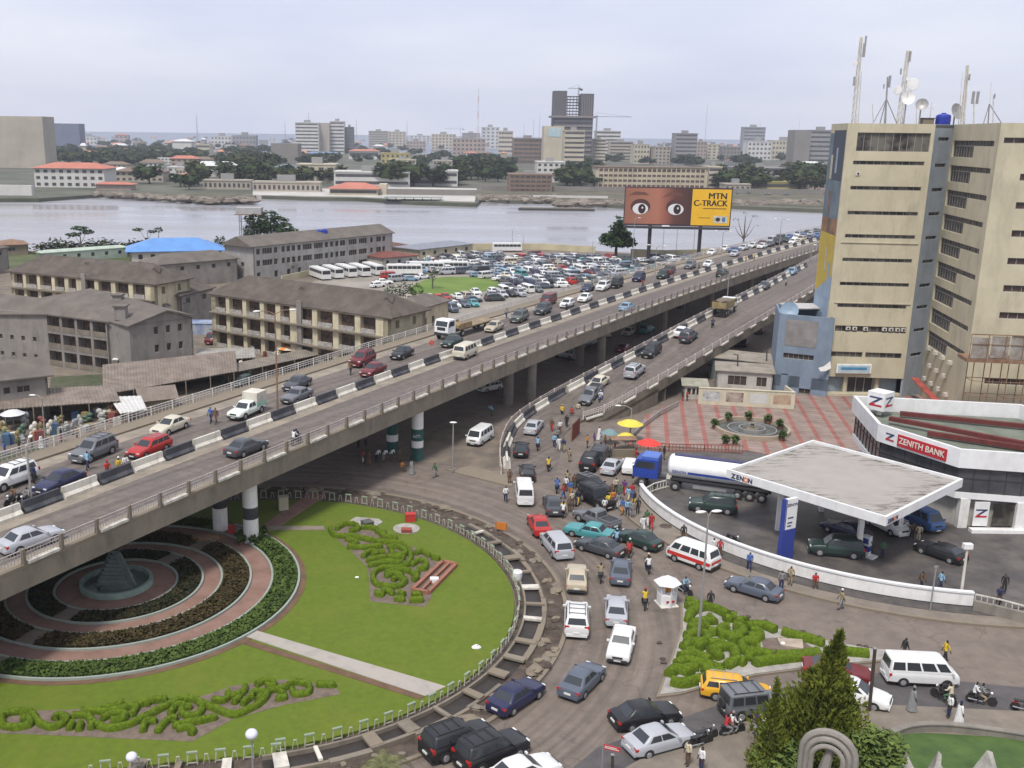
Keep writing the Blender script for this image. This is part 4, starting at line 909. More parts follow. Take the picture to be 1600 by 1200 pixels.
bt=[(500,429),(520,427),(541,425),(562,424),(583,422)]
t0=None
for i,(x,y) in enumerate(bt):
    p=W(x,y+6);lab='white bus in the slanting row beside the long block, number '+['one','two','three','four','five'][i]+' from the left'
    lab=['leftmost white bus in the slanting row behind the grey roofs','white bus second from the left in the slanting row','middle white bus of the slanting row','white bus second from the right in the slanting row','rightmost white bus of the slanting row'][i]
    if t0 is None: t0=coach(p,R(-62),lab)
    else: dup(t0,p,R(-62),lab)
for (x,y,l,a) in [(632,424,'short white bus parked left of two long white buses',5),(667,420,'long white bus parked in the middle of three above the lawn',3),(705,419,'long white bus parked rightmost of three above the lawn',3),(792,388,'dull white bus parked against the lagoon wall',6)]:
    dup(t0,W(x,y+5),R(a),l)
for i,(x,y) in enumerate([(600,441),(620,437),(642,436),(660,433),(608,433),(590,446),(730,425),(760,432),(745,430)]):
    c=['white','silver','lightblue','white','red','white','silver','white','lightblue'][i]
    lowcar(['sedan','van','hatch'][i%3],W(x,y+3),R(10+30*(i%2)),c,f'{c} {CKIND[["sedan","van","hatch"][i%3]]} parked left of the round lawn','cars parked left of the lawn')
# ================= RIGHT SIDE: TOWER, BANK, STATION, PLAZA =================
def LM(loc):
    m=MB();m.M=Matrix.Translation(-Vector((loc[0],loc[1],loc[2] if len(loc)>2 else 0)));return m
TOWC=mat('tower_render',(.47,.425,.30),.9,.07,.25,stain=((.27,.24,.18),.45,.6,(1,1,.3)))
TOWB=mat('blue_grey_render',(.26,.29,.32),.9,.1,.3,stain=((.15,.18,.20),.35,.5,(1,1,.3)))
FRM=mat('window_frame',(.30,.28,.25),.7,.1,2)
def facade(par,loc,A,B,z0,z1,rows,m,t=.3,mull=1.2,pane=None,wname='wall',frame=True,cap=None,wn='window'):
    A=Vector((A[0],A[1],0));B=Vector((B[0],B[1],0));d=(B-A);Ln=d.length;d.normalize();nrm=Vector((d.y,-d.x,0))
    mb=LM(loc)
    def seg(s0,s1,a,b):
        if s1-s0<.01 or b-a<.01: return
        p0=A+d*s0;p1=A+d*s1;q0=p0-nrm*t;q1=p1-nrm*t
        vs=[(v.x,v.y,a) for v in (p0,p1,q1,q0)]+[(v.x,v.y,b) for v in (p0,p1,q1,q0)]
        mb.add(vs,[(0,3,2,1),(4,5,6,7),(0,1,5,4),(1,2,6,5),(2,3,7,6),(3,0,4,7)])
    z=z0
    for zb,zt,ops in sorted(rows,key=lambda r:r[0]):
        seg(0,Ln,z,zb);s=0
        for a,b in sorted(ops):
            seg(s,a,zb,zt);s=b
        seg(s,Ln,zb,zt);z=zt
    seg(0,Ln,z,z1)
    w=mb.build(wname,m,par)
    for zb,zt,ops in rows:
        for a,b in ops:
            p0=A+d*a-nrm*(t-.06);p1=A+d*b-nrm*(t-.06);mb=LM(loc)
            mb.add([(p0.x,p0.y,zb),(p1.x,p1.y,zb),(p1.x,p1.y,zt),(p0.x,p0.y,zt)],[(0,1,2,3)])
            wo=mb.build(wn,pane or WIND,par)
            if frame:
                mb=LM(loc);n=max(1,round((b-a)/mull));e=nrm*.05
                for k in range(n+1):
                    q=p0.lerp(p1,k/n)+e;mb.beam((q.x,q.y,zb),(q.x,q.y,zt),mull*.04+.015,.05,0,up=(nrm.x,nrm.y,0))
                mb.beam(p0+e+Vector((0,0,zb+.03)),p1+e+Vector((0,0,zb+.03)),.07,.06);mb.beam(p0+e+Vector((0,0,zt-.03)),p1+e+Vector((0,0,zt-.03)),.07,.06)
                mb.build('frame',FRM,wo)
    return w
TL=(56,141,0)
tw=thing('office_tower','tall beige office tower with thin window bands and masts on its roof','office tower',TL)
ZT=38.3
TA=Vector((54.9,140.6,0));TBp=Vector((66.3,139.5,0));TC=Vector((69.9,141.8,0));TD=Vector((67.0,124.5,0));TE=Vector((100,119,0))
rows=[(34.6,37.1,[(1.4,11)])]
for zb in (32.8,29.4,26.0,22.8,19.5,16.1,13.0):
    rows.append((zb,zb+.55,[(1.2,10.6)]))
rows.append((9.5,10.4,[(1.2,11.0)]));rows.append((5.8,6.6,[(1.0,5.4),(5.8,10.8)]))
facade(tw,TL,TA,TBp,2.9,ZT,rows,TOWC,.35,.95,pane=PANE)
# ledges
for zb in (22.2,13.7):
    a_=TA.lerp(TBp,.06);b_=TA.lerp(TBp,.97);mb=LM(TL);mb.beam((a_.x,a_.y-.02,zb),(b_.x,b_.y-.02,zb),.22,.1);mb.build('ledge',TOWC,tw)
facade(tw,TL,TBp,TC,0,ZT-.0,[(z,z+.5,[(1.0,3.6)]) for z in (36.1,32.6,29.3,26,22.7,19.4,16.0,12.9,9.6,6)],TOWB,.3,.8,pane=PANE)
ops=[]
for i,zb in enumerate((34.6,31.2,27.9,24.6,21.3,18.0,14.7,11.4)):
    ops.append((zb,zb+1.9,[(1.2,8.2)]));
rows=[]
for i,zb in enumerate((34.0,30.7,27.4,24.1,20.8,17.5,14.2,10.9,7.6)):
    rows.append((zb,zb+1.5,[(.6,9.2)]));rows.append((zb+1.501,zb+2.2,[(.6,16.2)]))
BLIND=mat('mixed_blinds',(.018,.022,.03),.4,.5,.9,col2=(.10,.085,.07),detail=2,coord='Object')
facade(tw,TL,TC,TD,0,ZT,rows,TOWC,.35,1.1,pane=BLIND)
facade(tw,TL,TD,TE,0,ZT,[(z,z+.85,[(3.0,9.5),(12,30)]) for z in (34.9,31.5,28.1,24.7,21.3,17.9,14.5)]+[(35.9,36.6,[(.6,3.0)]),(6,6.8,[(2.4,14)])],TOWC,.35,1.1,pane=mat('brown_pane',(.05,.03,.022),.4,.4,1.5))
TMUR=mat('mural_teal',(.10,.135,.155),.8,.2,.3,col2=(.17,.21,.24));TSL=mat('mural_slate',(.06,.07,.09),.8,.1,.5);TYE=mat('mural_yellow',(.50,.36,.05),.8,.1,.4);TPB=mat('mural_pale_blue',(.28,.36,.44),.8,.1,.4)
TF=Vector((56.2,150,0));dd=(TA-TF);
def sidepan(z0,z1,a,b,m,e):
    p=TF.lerp(TA,a);q=TF.lerp(TA,b);n_=Vector((-1,.13,0)).normalized()*e*.4;mb.add([(p.x+n_.x,p.y+n_.y,z0),(q.x+n_.x,q.y+n_.y,z0),(q.x+n_.x,q.y+n_.y,z1),(p.x+n_.x,p.y+n_.y,z1)],[(0,1,2,3)],m)
mb=LM(TL)
sidepan(0,14,0,1,3,0);sidepan(14,23,0,1,2,0);sidepan(23,25.2,0,1,5,0);sidepan(25.2,37,0,1,0,0);sidepan(37,38.3,0,1,4,0);sidepan(30.5,37.4,.25,.97,1,.03);sidepan(31.5,35,.5,.6,3,.06)
k=len(mb.v);p=TF.lerp(TA,.0);q=TF.lerp(TA,1.0)
mb.add([(q.x-.03,q.y,14.0),(q.x-.03,q.y,17.5),(p.x-.03,p.y,14.0)],[(0,1,2)],3)
for a_,z_,m_ in ((.3,28,5),(.45,20,4),(.7,18,3),(.2,33,4)):
    sidepan(z_-2.4,z_+1,a_,a_+.12,m_,.05)
mb.build('painted_side_wall',[TMUR,TSL,TYE,TPB,TOWC,mat('mural_orange_brown',(.33,.17,.08),.8,.4,.5,col2=(.12,.08,.06))],tw)
mb=LM(TL);mb.prism([TA+Vector((.2,.2,0)),TBp,TC,TD+Vector((.3,.3,0)),TE,Vector((101,150,0)),TF],ZT-.5,ZT-.1);mb.build('roof',CON,tw)
mb=LM(TL);mb.add([(TF.x,TF.y,0),(101,150,0),(101,150,ZT),(TF.x,TF.y,ZT)],[(0,1,2,3)]);mb.add([(101,150,0),(100,119,0),(100,119,ZT),(101,150,ZT)],[(0,1,2,3)]);mb.build('rear_wall',TOWC,tw)
# ground floor of the tower
mb=LM(TL);mb.box(55.4,66.2,141.3,141.6,0,2.9,0);mb.box(55.0,55.6,140.7,141.3,0,2.9,1);mb.box(58.2,58.7,140.5,141.3,0,2.9,1);mb.box(62.8,63.3,140.5,141.3,0,2.9,1);mb.box(55.2,66.5,139.8,141.2,.2,.5,1);mb.build('ground_floor_wall',[mat('pale_blue_wall',(.25,.30,.34),.9,.1,.6),TOWC],tw)
mb=LM(TL);mb.box(59.0,62.6,141.15,141.28,.5,2.7);o=mb.build('entrance_door',GLASSD,tw);mb=LM(TL)
for x in (59,60.2,61.4,62.6): mb.box(x-.05,x+.05,141.1,141.16,.5,2.7)
mb.build('frame',FRM,o)
mb=LM(TL);mb.box(56.6,61.6,139.6,139.95,3.6,4.9,0);mb.box(56.8,61.4,139.56,139.6,3.75,4.75,1);mb.build('sign_board',[WHT,mat('sign_pale_blue',(.36,.47,.52),.6,.1,1)],tw)
mb=LM(TL);mb.beam((57.2,139.5,4.35),(60.9,139.5,4.35),.02,.3);mb.build('blue_lettering_band',mat('sign_blue',(.05,.22,.4),.6,.1,4),tw)
# red awning stair between tower and wing
mb=LM(TL);mb.beam((67.6,139,3.2),(67.2,128,1.2),1.0,.12);mb.build('awning',mat('faded_red_awning',(.30,.06,.045),.8,.3,1),tw)
for i,(s,zz) in enumerate([(3,9.8),(3.9,9.8),(5.4,9.8),(8,9.8),(8.9,9.8),(9.8,9.8),(10.6,9.8),(2,31.4)]):
    p=TA+(TBp-TA).normalized()*s;mb=LM(TL);mb.box(p.x-.3,p.x+.3,p.y-.12,p.y+.2,zz-.02,zz+.45);o=mb.build('air_conditioner',GRIM,tw);mb=LM(TL);mb.lathe([(.17,0),(.15,-.03)],(p.x,p.y-.12,zz+.2),12,0,'y');mb.build('fan_grille',DARKM,o)
for i in range(7):
    for jz in range(3):
        p=TD.lerp(TC,.32+.09*i);mb=LM(TL);zz=7.2-jz*2.2;mb.box(p.x-.45,p.x-.02,p.y-.35,p.y+.35,zz,zz+.5);mb.build('air_conditioner',GRIM,tw) if (i+jz)%2==0 else None
# scaffold
SP=Vector((65.5,121.5,0));zb_=WD(1515,560,121)[2];zt_=WD(1515,517,121)[2]
sc=thing('scaffold','rusty scaffold tower carrying a deck of metal sheets against the office tower','scaffold',(SP.x,SP.y,0),R(-8))
mb=MB()
for x in range(0,12,2):
    for y in (0,-2): mb.beam((x,y,0),(x,y,zb_),.09,.09)
for zz in [1.5+2*k for k in range(int(zb_/2))]:
    for y in (0,-2): mb.beam((0,y,zz),(10,y,zz),.07,.07)
    for x in range(0,12,2): mb.beam((x,0,zz),(x,-2,zz),.06,.06)
for x in range(0,10,2): mb.beam((x,-2,.5+zb_*.3*(x%4)/2),(x+2,-2,zb_*.5+.5),.06,.06)
mb.build('poles',RUST,sc)
mb=MB();mb.box(-1.2,11,-2.8,.3,zb_,zb_+.45);mb.build('deck',RUST,sc)
for k in range(5):
    mb=MB();mb.box(-.8+k*2.2,1.2+k*2.2,-2.75,-2.7,zb_+.5+.1*(k%2),zt_-.4+.2*(k%3));mb.build('metal_sheet',mat('tin_sheets',(.30,.28,.25),.7,.3,.8,col2=(.17,.13,.10)),sc)
mb=MB()
for x in range(-1,12,2): mb.beam((x,-2.8,zb_),(x,-2.8,zt_),.08,.08)
mb.beam((-1,-2.8,zt_),(11,-2.8,zt_),.12,.12);mb.beam((-1,-2.8,zt_-1.2),(11,-2.8,zt_-1.2),.08,.08);mb.build('guard_rail',RUST,sc)
# ---- blue building beside the tower
ba=W(1207,612);bb=W(1291,622);bl=(ba.x,ba.y,0);bh=WD(1207,490,ba.y)[2]
blu=thing('blue_grey_building','pale blue three storey building with a grey blank panel, left of the office tower','building',bl)
BG=mat('faded_blue_render',(.17,.215,.27),.9,.12,.4,stain=((.12,.15,.19),.6,.5,(1,1,.3)))
d=(bb-ba);L_=d.length
facade(blu,bl,ba,bb,0,bh,[(5.2,6.0,[(1.0,5.2)]),(1.0,2.9,[(1,1.9)]),(0.2,2.7,[(3.6,5.2)])],BG,.3,.7)
bk=ba+Vector((2.3,9,0))
facade(blu,bl,bk,ba,0,bh,[(5.2,6,[(2,3),(5,6)])],BG,.3,.7)
mb=LM(bl);pn=Vector((d.y,-d.x,0)).normalized();p=ba+d*.13+pn*.04;q=ba+d*.72+pn*.04;mb.add([(p.x,p.y,7.1),(q.x,q.y,7.1),(q.x,q.y,bh-.7),(p.x,p.y,bh-.7)],[(0,1,2,3)]);mb.build('blank_panel',mat('dirty_panel',(.17,.155,.145),.9,.3,.5,col2=(.25,.24,.23)),blu)
mb=LM(bl);mb.prism([bk+Vector((.3,0,0)),ba+Vector((.3,.4,0)),bb+Vector((0,.4,0)),bb+Vector((0,9,0))],bh-1.5,bh-1.3);mb.build('roof',mat('dark_roof_slab',(.10,.095,.09),.9,.2,.5),blu)
mb=LM(bl);mb.add([(bb.x,bb.y,0),(bb.x,bb.y+9,0),(bb.x,bb.y+9,bh),(bb.x,bb.y,bh)],[(0,1,2,3)]);mb.add([(bb.x,bb.y+9,0),(bk.x,bk.y,0),(bk.x,bk.y,bh),(bb.x,bb.y+9,bh)],[(0,1,2,3)]);mb.build('rear_wall',BG,blu)
mb=LM(bl);p=ba+d*.35;mb.prism([p+Vector((0,4,0)),p+Vector((6,4.5,0)),p+Vector((6,9,0)),p+Vector((0,9,0))],bh+.2,bh+.35);mb.build('tin_canopy',mat('pale_tin',(.42,.41,.39),.6,.2,.5,stain=((.2,.16,.13),.6,.5,(1,1,1))),blu)
dish=thing('satellite_dish','pale blue grey satellite dish leaning on the blue building roof','satellite dish',(ba.x+2.2,ba.y+2.5,bh-1.3))
mb=MB();mb.tube([(0,0,0),(0,0,1.2)],.07);mb.build('mast',STEEL,dish)
def dishmesh(r,m,n=16):
    mb=MB();mb.lathe([(.02,0),(r*.5,r*.06),(r*.85,r*.18),(r,r*.26)],(0,0,0),n,0);mb.f=[f for f in mb.f if len(f)==4];return mb
o=dishmesh(1.3,STEEL).build('reflector',mat('dish_blue',(.22,.30,.38),.5,.1,1),dish,True);o.rotation_euler=(R(60),R(-40),0);o.location=(0,0,1.3)
fl=thing('banner','white cloth banner hanging at the corner between blue building and tower','banner',(54.6,138.9,3.6))
mb=MB();mb.add([(-.9,0,.9),(-.2,-.2,1.2),(.7,0,1.9),(.9,-.1,.9),(.1,-.3,.5),(-.6,-.1,.4)],[(0,5,4,1),(1,4,3,2)]);mb.build('cloth',WHT,fl)
# ---- low sheds and the poster wall
def sh(n,lab,cat,p,q,dep,h,wm,rm,rows=None,over=.3,par=.0,slope=.3):
    p=Vector((p.x,p.y,0));q=Vector((q.x,q.y,0));loc=(p.x,p.y,0);t=thing(n,lab,cat,loc);d=(q-p).normalized();nn=Vector((-d.y,d.x,0))*dep
    facade(t,loc,p,q,0,h,rows or [],wm,.2,.8)
    facade(t,loc,p+nn,p,0,h,[],wm,.2);facade(t,loc,q,q+nn,0,h,[],wm,.2);facade(t,loc,q+nn,p+nn,0,h,[],wm,.2)
    mb=LM(loc);o_=d*over;e=-nn.normalized()*over
    c=[p-o_+e,q+o_+e,q+o_+nn-e,p-o_+nn-e];zz=[h,h,h+slope,h+slope]
    mb.add([(v.x,v.y,z_+.0) for v,z_ in zip(c,zz)]+[(v.x,v.y,z_+.12) for v,z_ in zip(c,zz)],[(0,3,2,1),(4,5,6,7),(0,1,5,4),(1,2,6,5),(2,3,7,6),(3,0,4,7)])
    mb.build('roof',rm,t);return t
SHW=mat('shed_white',(.42,.40,.36),.9,.1,.6,stain=((.2,.18,.15),.8,.5,(1,1,.3)));SHR=mat('shed_roof',(.24,.21,.17),.9,.2,.7)
sh('shed','white flat-roofed shed with dark window behind the poster wall','shed',W(1118,612),W(1205,618),4.5,3.2,SHW,SHR,[(1.2,2.6,[(1.6,4.2),(5.6,7)])])
sh('shed','dark green frame shed with open front behind the white shed','shed',W(1108,592),W(1228,606),5,3.4,mat('dull_green_wall',(.13,.15,.14),.9,.2,.6),SHR,[(1.2,2.4,[(7,9.5)])])
sh('gatehouse','small white gatehouse with corrugated roof at the corner of the plaza','gatehouse',W(1067,625),W(1103,627),3,2.1,SHW,mat('greenish_tin',(.27,.26,.20),.8,.2,1),[(.8,1.8,[(.5,1.0),(1.2,1.6),(1.8,2.3)])])
pa,pb=W(1090,633),W(1240,641);pl=(pa.x,pa.y,0)
pw=thing('poster_wall','cream boundary wall with four framed poster panels at the back of the plaza','wall',pl)
CRM=mat('cream_wall',(.50,.46,.34),.85,.08,.8,stain=((.3,.27,.2),1,.4,(1,1,.4)))
d=(pb-pa);dn_=d.normalized();nn=Vector((dn_.y,-dn_.x,0))
mb=LM(pl);mb.beam(pa+Vector((0,0,1.25)),pb+Vector((0,0,1.25)),.25,2.5);mb.beam(pa+Vector((0,0,2.56)),pb+Vector((0,0,2.56)),.4,.12)
e_=pb+Vector((0,4,0));mb.beam(pb+Vector((0,.14,1.25)),e_+Vector((0,0,1.25)),.25,2.5);mb.build('wall',CRM,pw)
for i in range(4):
    p=pa+d*(.045+.245*i)+nn*.14;q=pa+d*(.225+.245*i)+nn*.14;mb=LM(pl);mb.add([(p.x,p.y,.75),(q.x,q.y,.75),(q.x,q.y,2.1),(p.x,p.y,2.1)],[(0,1,2,3)])
    mb.build('poster',mat('poster_%d'%i,[(.5,.5,.46),(.38,.33,.27),(.46,.46,.42),(.42,.34,.24)][i],.7,.5,[1.5,.8,1.2,.7][i],col2=[(.2,.2,.22),(.13,.06,.05),(.52,.52,.5),(.30,.17,.10)][i]),pw)
for (x,y) in [(1152,560),(1197,552)]:
    p=W(x,y+48);t=thing('utility_pole','dark leaning pole standing by the white shed, '+('left one' if x==1152 else 'right one')+' of two','pole',p);mb=MB();mb.tube([(0,0,0),(-.35,0,5.2)],[.12,.09],8);mb.build('pole',DARKM,t);mb=MB();mb.tube([(-.35,0,5.2),(-1.0,0,5.3)],.06);mb.build('arm',DARKM,t)
# ---- bank
BK=[Vector((x,y,0)) for x,y in [(46.6,109.5),(44.6,98.0),(48.8,89.6),(54.6,88.4),(68,88.6),(64,106.6)]];bkl=(49,96,0)
bank=thing('bank_building','white bank with dark glass storey and a red and white name board','bank',bkl)
def poly_in(P_,k):
    c=sum(P_,Vector())/len(P_);return [c+(p-c)*k for p in P_]
mb=LM(bkl)
def ringwall(P_,t,z0,z1,mi=0,close=True):
    n=len(P_)
    for i in range(n if close else n-1):
        a,b=P_[i],P_[(i+1)%n];d_=(b-a).normalized();inw=Vector((d_.y,-d_.x,0))*t
        c=sum(P_,Vector())/n
        if (c-a).dot(inw)<0: inw=-inw
        mb.prism([a,b,b+inw,a+inw],z0,z1+.002*i,mi)
ringwall(BK,.35,6.2,8.0);mb.build('parapet',WHTC,bank)
gp=poly_in(BK,.955)
mb=LM(bkl);mb.prism(gp,3.7,6.2,0);mb.build('glass_storey',mat('bank_glass',(.045,.045,.05),.12,.3,.6,col2=(.075,.075,.08),spec=.7),bank)
mb=LM(bkl)
for i in (5,0,1,2,3):
    a,b=gp[i],gp[(i+1)%6];n=max(2,int((b-a).length/1.3));dd_=(b-a).normalized();o_=Vector((dd_.y,-dd_.x,0));o_=o_ if o_.dot(a-sum(gp,Vector())/6)>0 else -o_
    for k in range(n+1):
        p=a.lerp(b,k/n)+o_*.03;mb.beam(p+Vector((0,0,3.72)),p+Vector((0,0,6.18)),.06,.06,0,up=(o_.x,o_.y,0))
    mb.beam(a+o_*.03+Vector((0,0,5.1)),b+o_*.03+Vector((0,0,5.1)),.06,.06)
mb.build('glazing_bars',DARKM,bank)
mb=LM(bkl);mb.prism(poly_in(BK,.97),3.1,3.7);mb.build('canopy_slab',WHTC,bank)
mb=LM(bkl);mb.prism(poly_in(BK,.88),.0,3.1);mb.build('ground_floor_wall',mat('bank_render',(.40,.38,.34),.85,.08,.8),bank)
gf=[W(1488,812),W(1556,822),W(1600,830)]
for p in (BK[2].lerp(BK[3],.15)+Vector((.3,.5,0)),BK[3]+Vector((.2,.5,0)),BK[3].lerp(BK[4],.5)+Vector((0,.6,0)),BK[1]+Vector((.8,0,0))):
    mb=LM(bkl);mb.box(p.x-.45,p.x+.45,p.y-.35,p.y+.35,0,3.1);mb.build('pillar',WHT,bank)
a=BK[2].lerp(BK[3],.25);b=BK[3];
mb=LM(bkl);mb.box(50.6,52.0,89.0,89.1,.6,3.0,0);p0=mb.build('logo_board',WHTC,bank)
NAVY=mat('logo_navy',(.03,.04,.10),.5,0);SRED=mat('sign_red',(.40,.02,.03),.5,.05,1);LET=mat('cream_lettering',(.62,.58,.5),.5,0)
def zlogo(par,loc,rot,s):
    mb=MB();mb.add([(-.5*s,.35*s,0),(.5*s,.35*s,0),(.5*s,.22*s,0),(-.5*s,.22*s,0),(.15*s,.22*s,0),(.42*s,.22*s,0),(-.0*s,-.1*s,0),(-.3*s,-.1*s,0)],[(0,3,2,1),(4,7,6,5)],0)
    mb.add([(-.32*s,-.12*s,0),(-.02*s,-.12*s,0),(-.12*s,-.24*s,0),(.5*s,-.24*s,0),(.5*s,-.4*s,0),(-.5*s,-.4*s,0),(-.5*s,-.3*s,0)],[(0,6,5,4,3,2,1)],1)
    mb.f=[f[::-1] for f in mb.f]
    o=mb.build('logo',[NAVY,SRED],par,loc=loc,fix=False);o.rotation_euler=rot;return o
L3=lambda v:Vector(v)-Vector(bkl)
zlogo(bank,L3((51.3,88.98,1.9)),(R(90),0,0),1.1)
mb=LM(bkl);mb.box(52.4,56.2,88.9,89.0,.7,2.9);mb.build('window',PANE,bank)
mb=LM(bkl);mb.box(50.2,56.6,88.2,88.9,.16,.5);mb.build('planter',WHT,bank)
a,b=BK[1],BK[2];dd_=(b-a).normalized();o_=Vector((dd_.y,-dd_.x,0));o_=o_ if o_.x<0 or o_.y<0 else -o_
rz=math.atan2(dd_.y,dd_.x)
p,q=a.lerp(b,.27)+o_*.03,a.lerp(b,.86)+o_*.03
mb=LM(bkl);mb.beam(p+Vector((0,0,7.0)),q+Vector((0,0,7.0)),.12,1.2);mb.build('name_board',SRED,bank)
c=p.lerp(q,.5)+o_*.075+Vector((0,0,7.0));text('ZENITH BANK',.86,LET,bank,c-Vector(bkl),(R(90),0,rz),'lettering',.02,bold=.012,sx=.93)
p=a.lerp(b,.17)+o_*.05+Vector((0,0,7.05));zlogo(bank,p-Vector(bkl),(R(90),0,rz),1.0)
mb=LM(bkl);mb.prism(poly_in(BK,.95),6.3,6.5);mb.build('roof',mat('green_grey_roof',(.14,.155,.12),.9,.2,.5),bank)
mb=LM(bkl);RB=mat('dull_red_beam',(.11,.022,.018),.8,.2,1)
for (x0,y0,x1,y1,zz) in [(48,103,60,92.2,7.2),(50,98.5,61,91.4,6.95),(50.5,106,63,101,6.95),(60.5,92,64,104,7.2)]: mb.beam((x0,y0,zz),(x1,y1,zz),.5,.45)
mb.build('roof_beam',RB,bank)
zp=W(1373,648,6.6);zs=thing('cube_sign','white cube sign with a Z mark on each face standing on the bank roof','sign',zp,R(38))
mb=MB();mb.tube([(0,0,0),(0,0,.7)],.28,10);mb.build('post',WHT,zs);mb=MB();mb.box(-1,1,-1,1,.7,2.7);mb.build('cube',WHTC,zs)
zlogo(zs,(0,-1.012,1.7),(R(90),0,0),1.45);zlogo(zs,(-1.012,0,1.7),(R(90),0,R(-90)),1.45);zlogo(zs,(1.012,0,1.7),(R(90),0,R(90)),1.45)
# ---- station canopy
CANR=mat('streaked_roof',(.31,.285,.255),.8,.06,.4,stain=((.09,.075,.06),1.1,.95,(.5,2.2,1)))
t=CANR.node_tree;tcn=[n for n in t.nodes if n.type=='TEX_COORD'][0];mrn=[n for n in t.nodes if n.type=='MAP_RANGE'][0];mpn=[n for n in t.nodes if n.type=='MAPPING'][0]
mpn.inputs['Rotation'].default_value=(0,0,R(-50));mrn.inputs[1].default_value=.5;mrn.inputs[2].default_value=.6
m2_=t.nodes.new('ShaderNodeMapping');m2_.inputs['Rotation'].default_value=(0,0,R(50));sp_=t.nodes.new('ShaderNodeSeparateXYZ');t.links.new(tcn.outputs['Object'],m2_.inputs[0]);t.links.new(m2_.outputs[0],sp_.inputs[0])
ab=[]
for k in (0,1):
    n=t.nodes.new('ShaderNodeMath');n.operation='ABSOLUTE';t.links.new(sp_.outputs[k],n.inputs[0]);ab.append(n)
mxn=t.nodes.new('ShaderNodeMath');mxn.operation='MAXIMUM';t.links.new(ab[0].outputs[0],mxn.inputs[0]);t.links.new(ab[1].outputs[0],mxn.inputs[1])
mr2=t.nodes.new('ShaderNodeMapRange');mr2.inputs[1].default_value=4.3;mr2.inputs[2].default_value=6.6;mr2.inputs[3].default_value=.02;mr2.inputs[4].default_value=1;t.links.new(mxn.outputs[0],mr2.inputs[0])
mu=t.nodes.new('ShaderNodeMath');mu.operation='MULTIPLY';t.links.new(mrn.outputs[0],mu.inputs[0]);t.links.new(mr2.outputs[0],mu.inputs[1])
mxs=[n for n in t.nodes if n.type=='MIX'][-1];t.links.new(mu.outputs[0],mxs.inputs[0])
CN=[Vector((38.4,98.7,0)),Vector((48,87,0)),Vector((36.7,77.1,0)),Vector((26.8,88.9,0))];cl=(37.5,88,0)
cp=thing('station_canopy','square white petrol station canopy with a dirt streaked roof on slim columns','canopy',cl)
mb=LM(cl)
ringwall(CN,.25,5.2,6.0);mb.build('fascia',WHTC,cp)
mb=LM(cl);mb.prism(poly_in(CN,.985),5.1,5.75);mb.build('roof',CANR,cp)
for (s,t_) in ((.24,.76),(.76,.76),(.24,.24),(.76,.24)):
    p=CN[0].lerp(CN[1],t_)*(1-s)+CN[3].lerp(CN[2],t_)*s
    mb=LM(cl);mb.box(p.x-.2,p.x+.2,p.y-.2,p.y+.2,0,5.1);mb.build('column',WHT,cp)
ORG=mat('flame_orange',(.7,.2,.03),.5,0)
def zen(par,pos,rz,size):
    w_=size*.72
    for i,ch in enumerate('ZENON'):
        off=Vector((math.cos(rz),math.sin(rz),0))*(i*w_);text(ch,size,ORG if i==3 else NAVY,par,Vector(pos)+off,(R(90),0,rz),'lettering',.015,bold=.02)
a,b=CN[3],CN[2];dd_=(b-a).normalized();o_=Vector((dd_.y,-dd_.x,0));rz=math.atan2(dd_.y,dd_.x);p=a+dd_*.8+o_*.03+Vector((0,0,5.52));zen(cp,p-Vector(cl),rz,.62)
a,b=CN[2],CN[1];dd_=(b-a).normalized();o_=Vector((dd_.y,-dd_.x,0));rz=math.atan2(dd_.y,dd_.x);p=a+dd_*.5+o_*.03+Vector((0,0,5.5));zen(cp,p-Vector(cl),rz,.5)
# totem
tp=W(1226,874,.16);to=thing('price_totem','tall blue and white price totem behind the white station wall','sign',tp,R(28))
SB=mat('station_blue',(.03,.05,.25),.45,.05,1)
mb=MB();mb.box(-.75,.75,-.18,.18,0,2.9);mb.build('base',SB,to);mb=MB();mb.box(-.75,.75,-.17,.17,2.902,5.7);mb.build('panel',WHTC,to)
mb=MB();mb.box(-.8,-.68,-.2,.2,.0,5.75);mb.box(-.62,-.55,-.2,.2,2.9,5.72);mb.build('blue_edge',SB,to)
text('ZENON',.36,NAVY,to,(.12,-.19,5.15),(R(90),0,0),'lettering');
for k,z_ in enumerate((3.9,3.45,3.15)):
    mb=MB();mb.box(-.3,.35-.1*k,-.19,-.172,z_,z_+.12);mb.build('price_line',NAVY,to)
# pumps
def pump(p,lab):
    t=thing('fuel_pump',lab,'fuel pump',p,R(-50));mb=MB();mb.box(-.9,.9,-.5,.5,0,.15);mb.build('island',WHT,t);mb=MB();mb.box(-.35,.35,-.25,.25,.15,1.9);mb.build('cabinet',WHTC,t)
    for y in (-.26,.26):
        mb=MB();mb.box(-.25,.25,min(y,y*.96),max(y,y*.96),1.2,1.7);mb.build('display',SB,t)
    mb=MB();mb.box(-.36,.36,-.26,.26,.5,1.0);mb.build('blue_panel',SB,t);mb=MB();mb.tube([(.36,0,1.5),(.55,.1,1.0),(.5,.1,.5),(.38,0,.9)],.03,6);mb.build('hose',DARKM,t);return t
pump(W(1352,868,.16),'white and blue fuel pump near the front canopy column')
pump(W(1415,818,.16),'white and blue fuel pump between the white people carrier and the blue minibus')
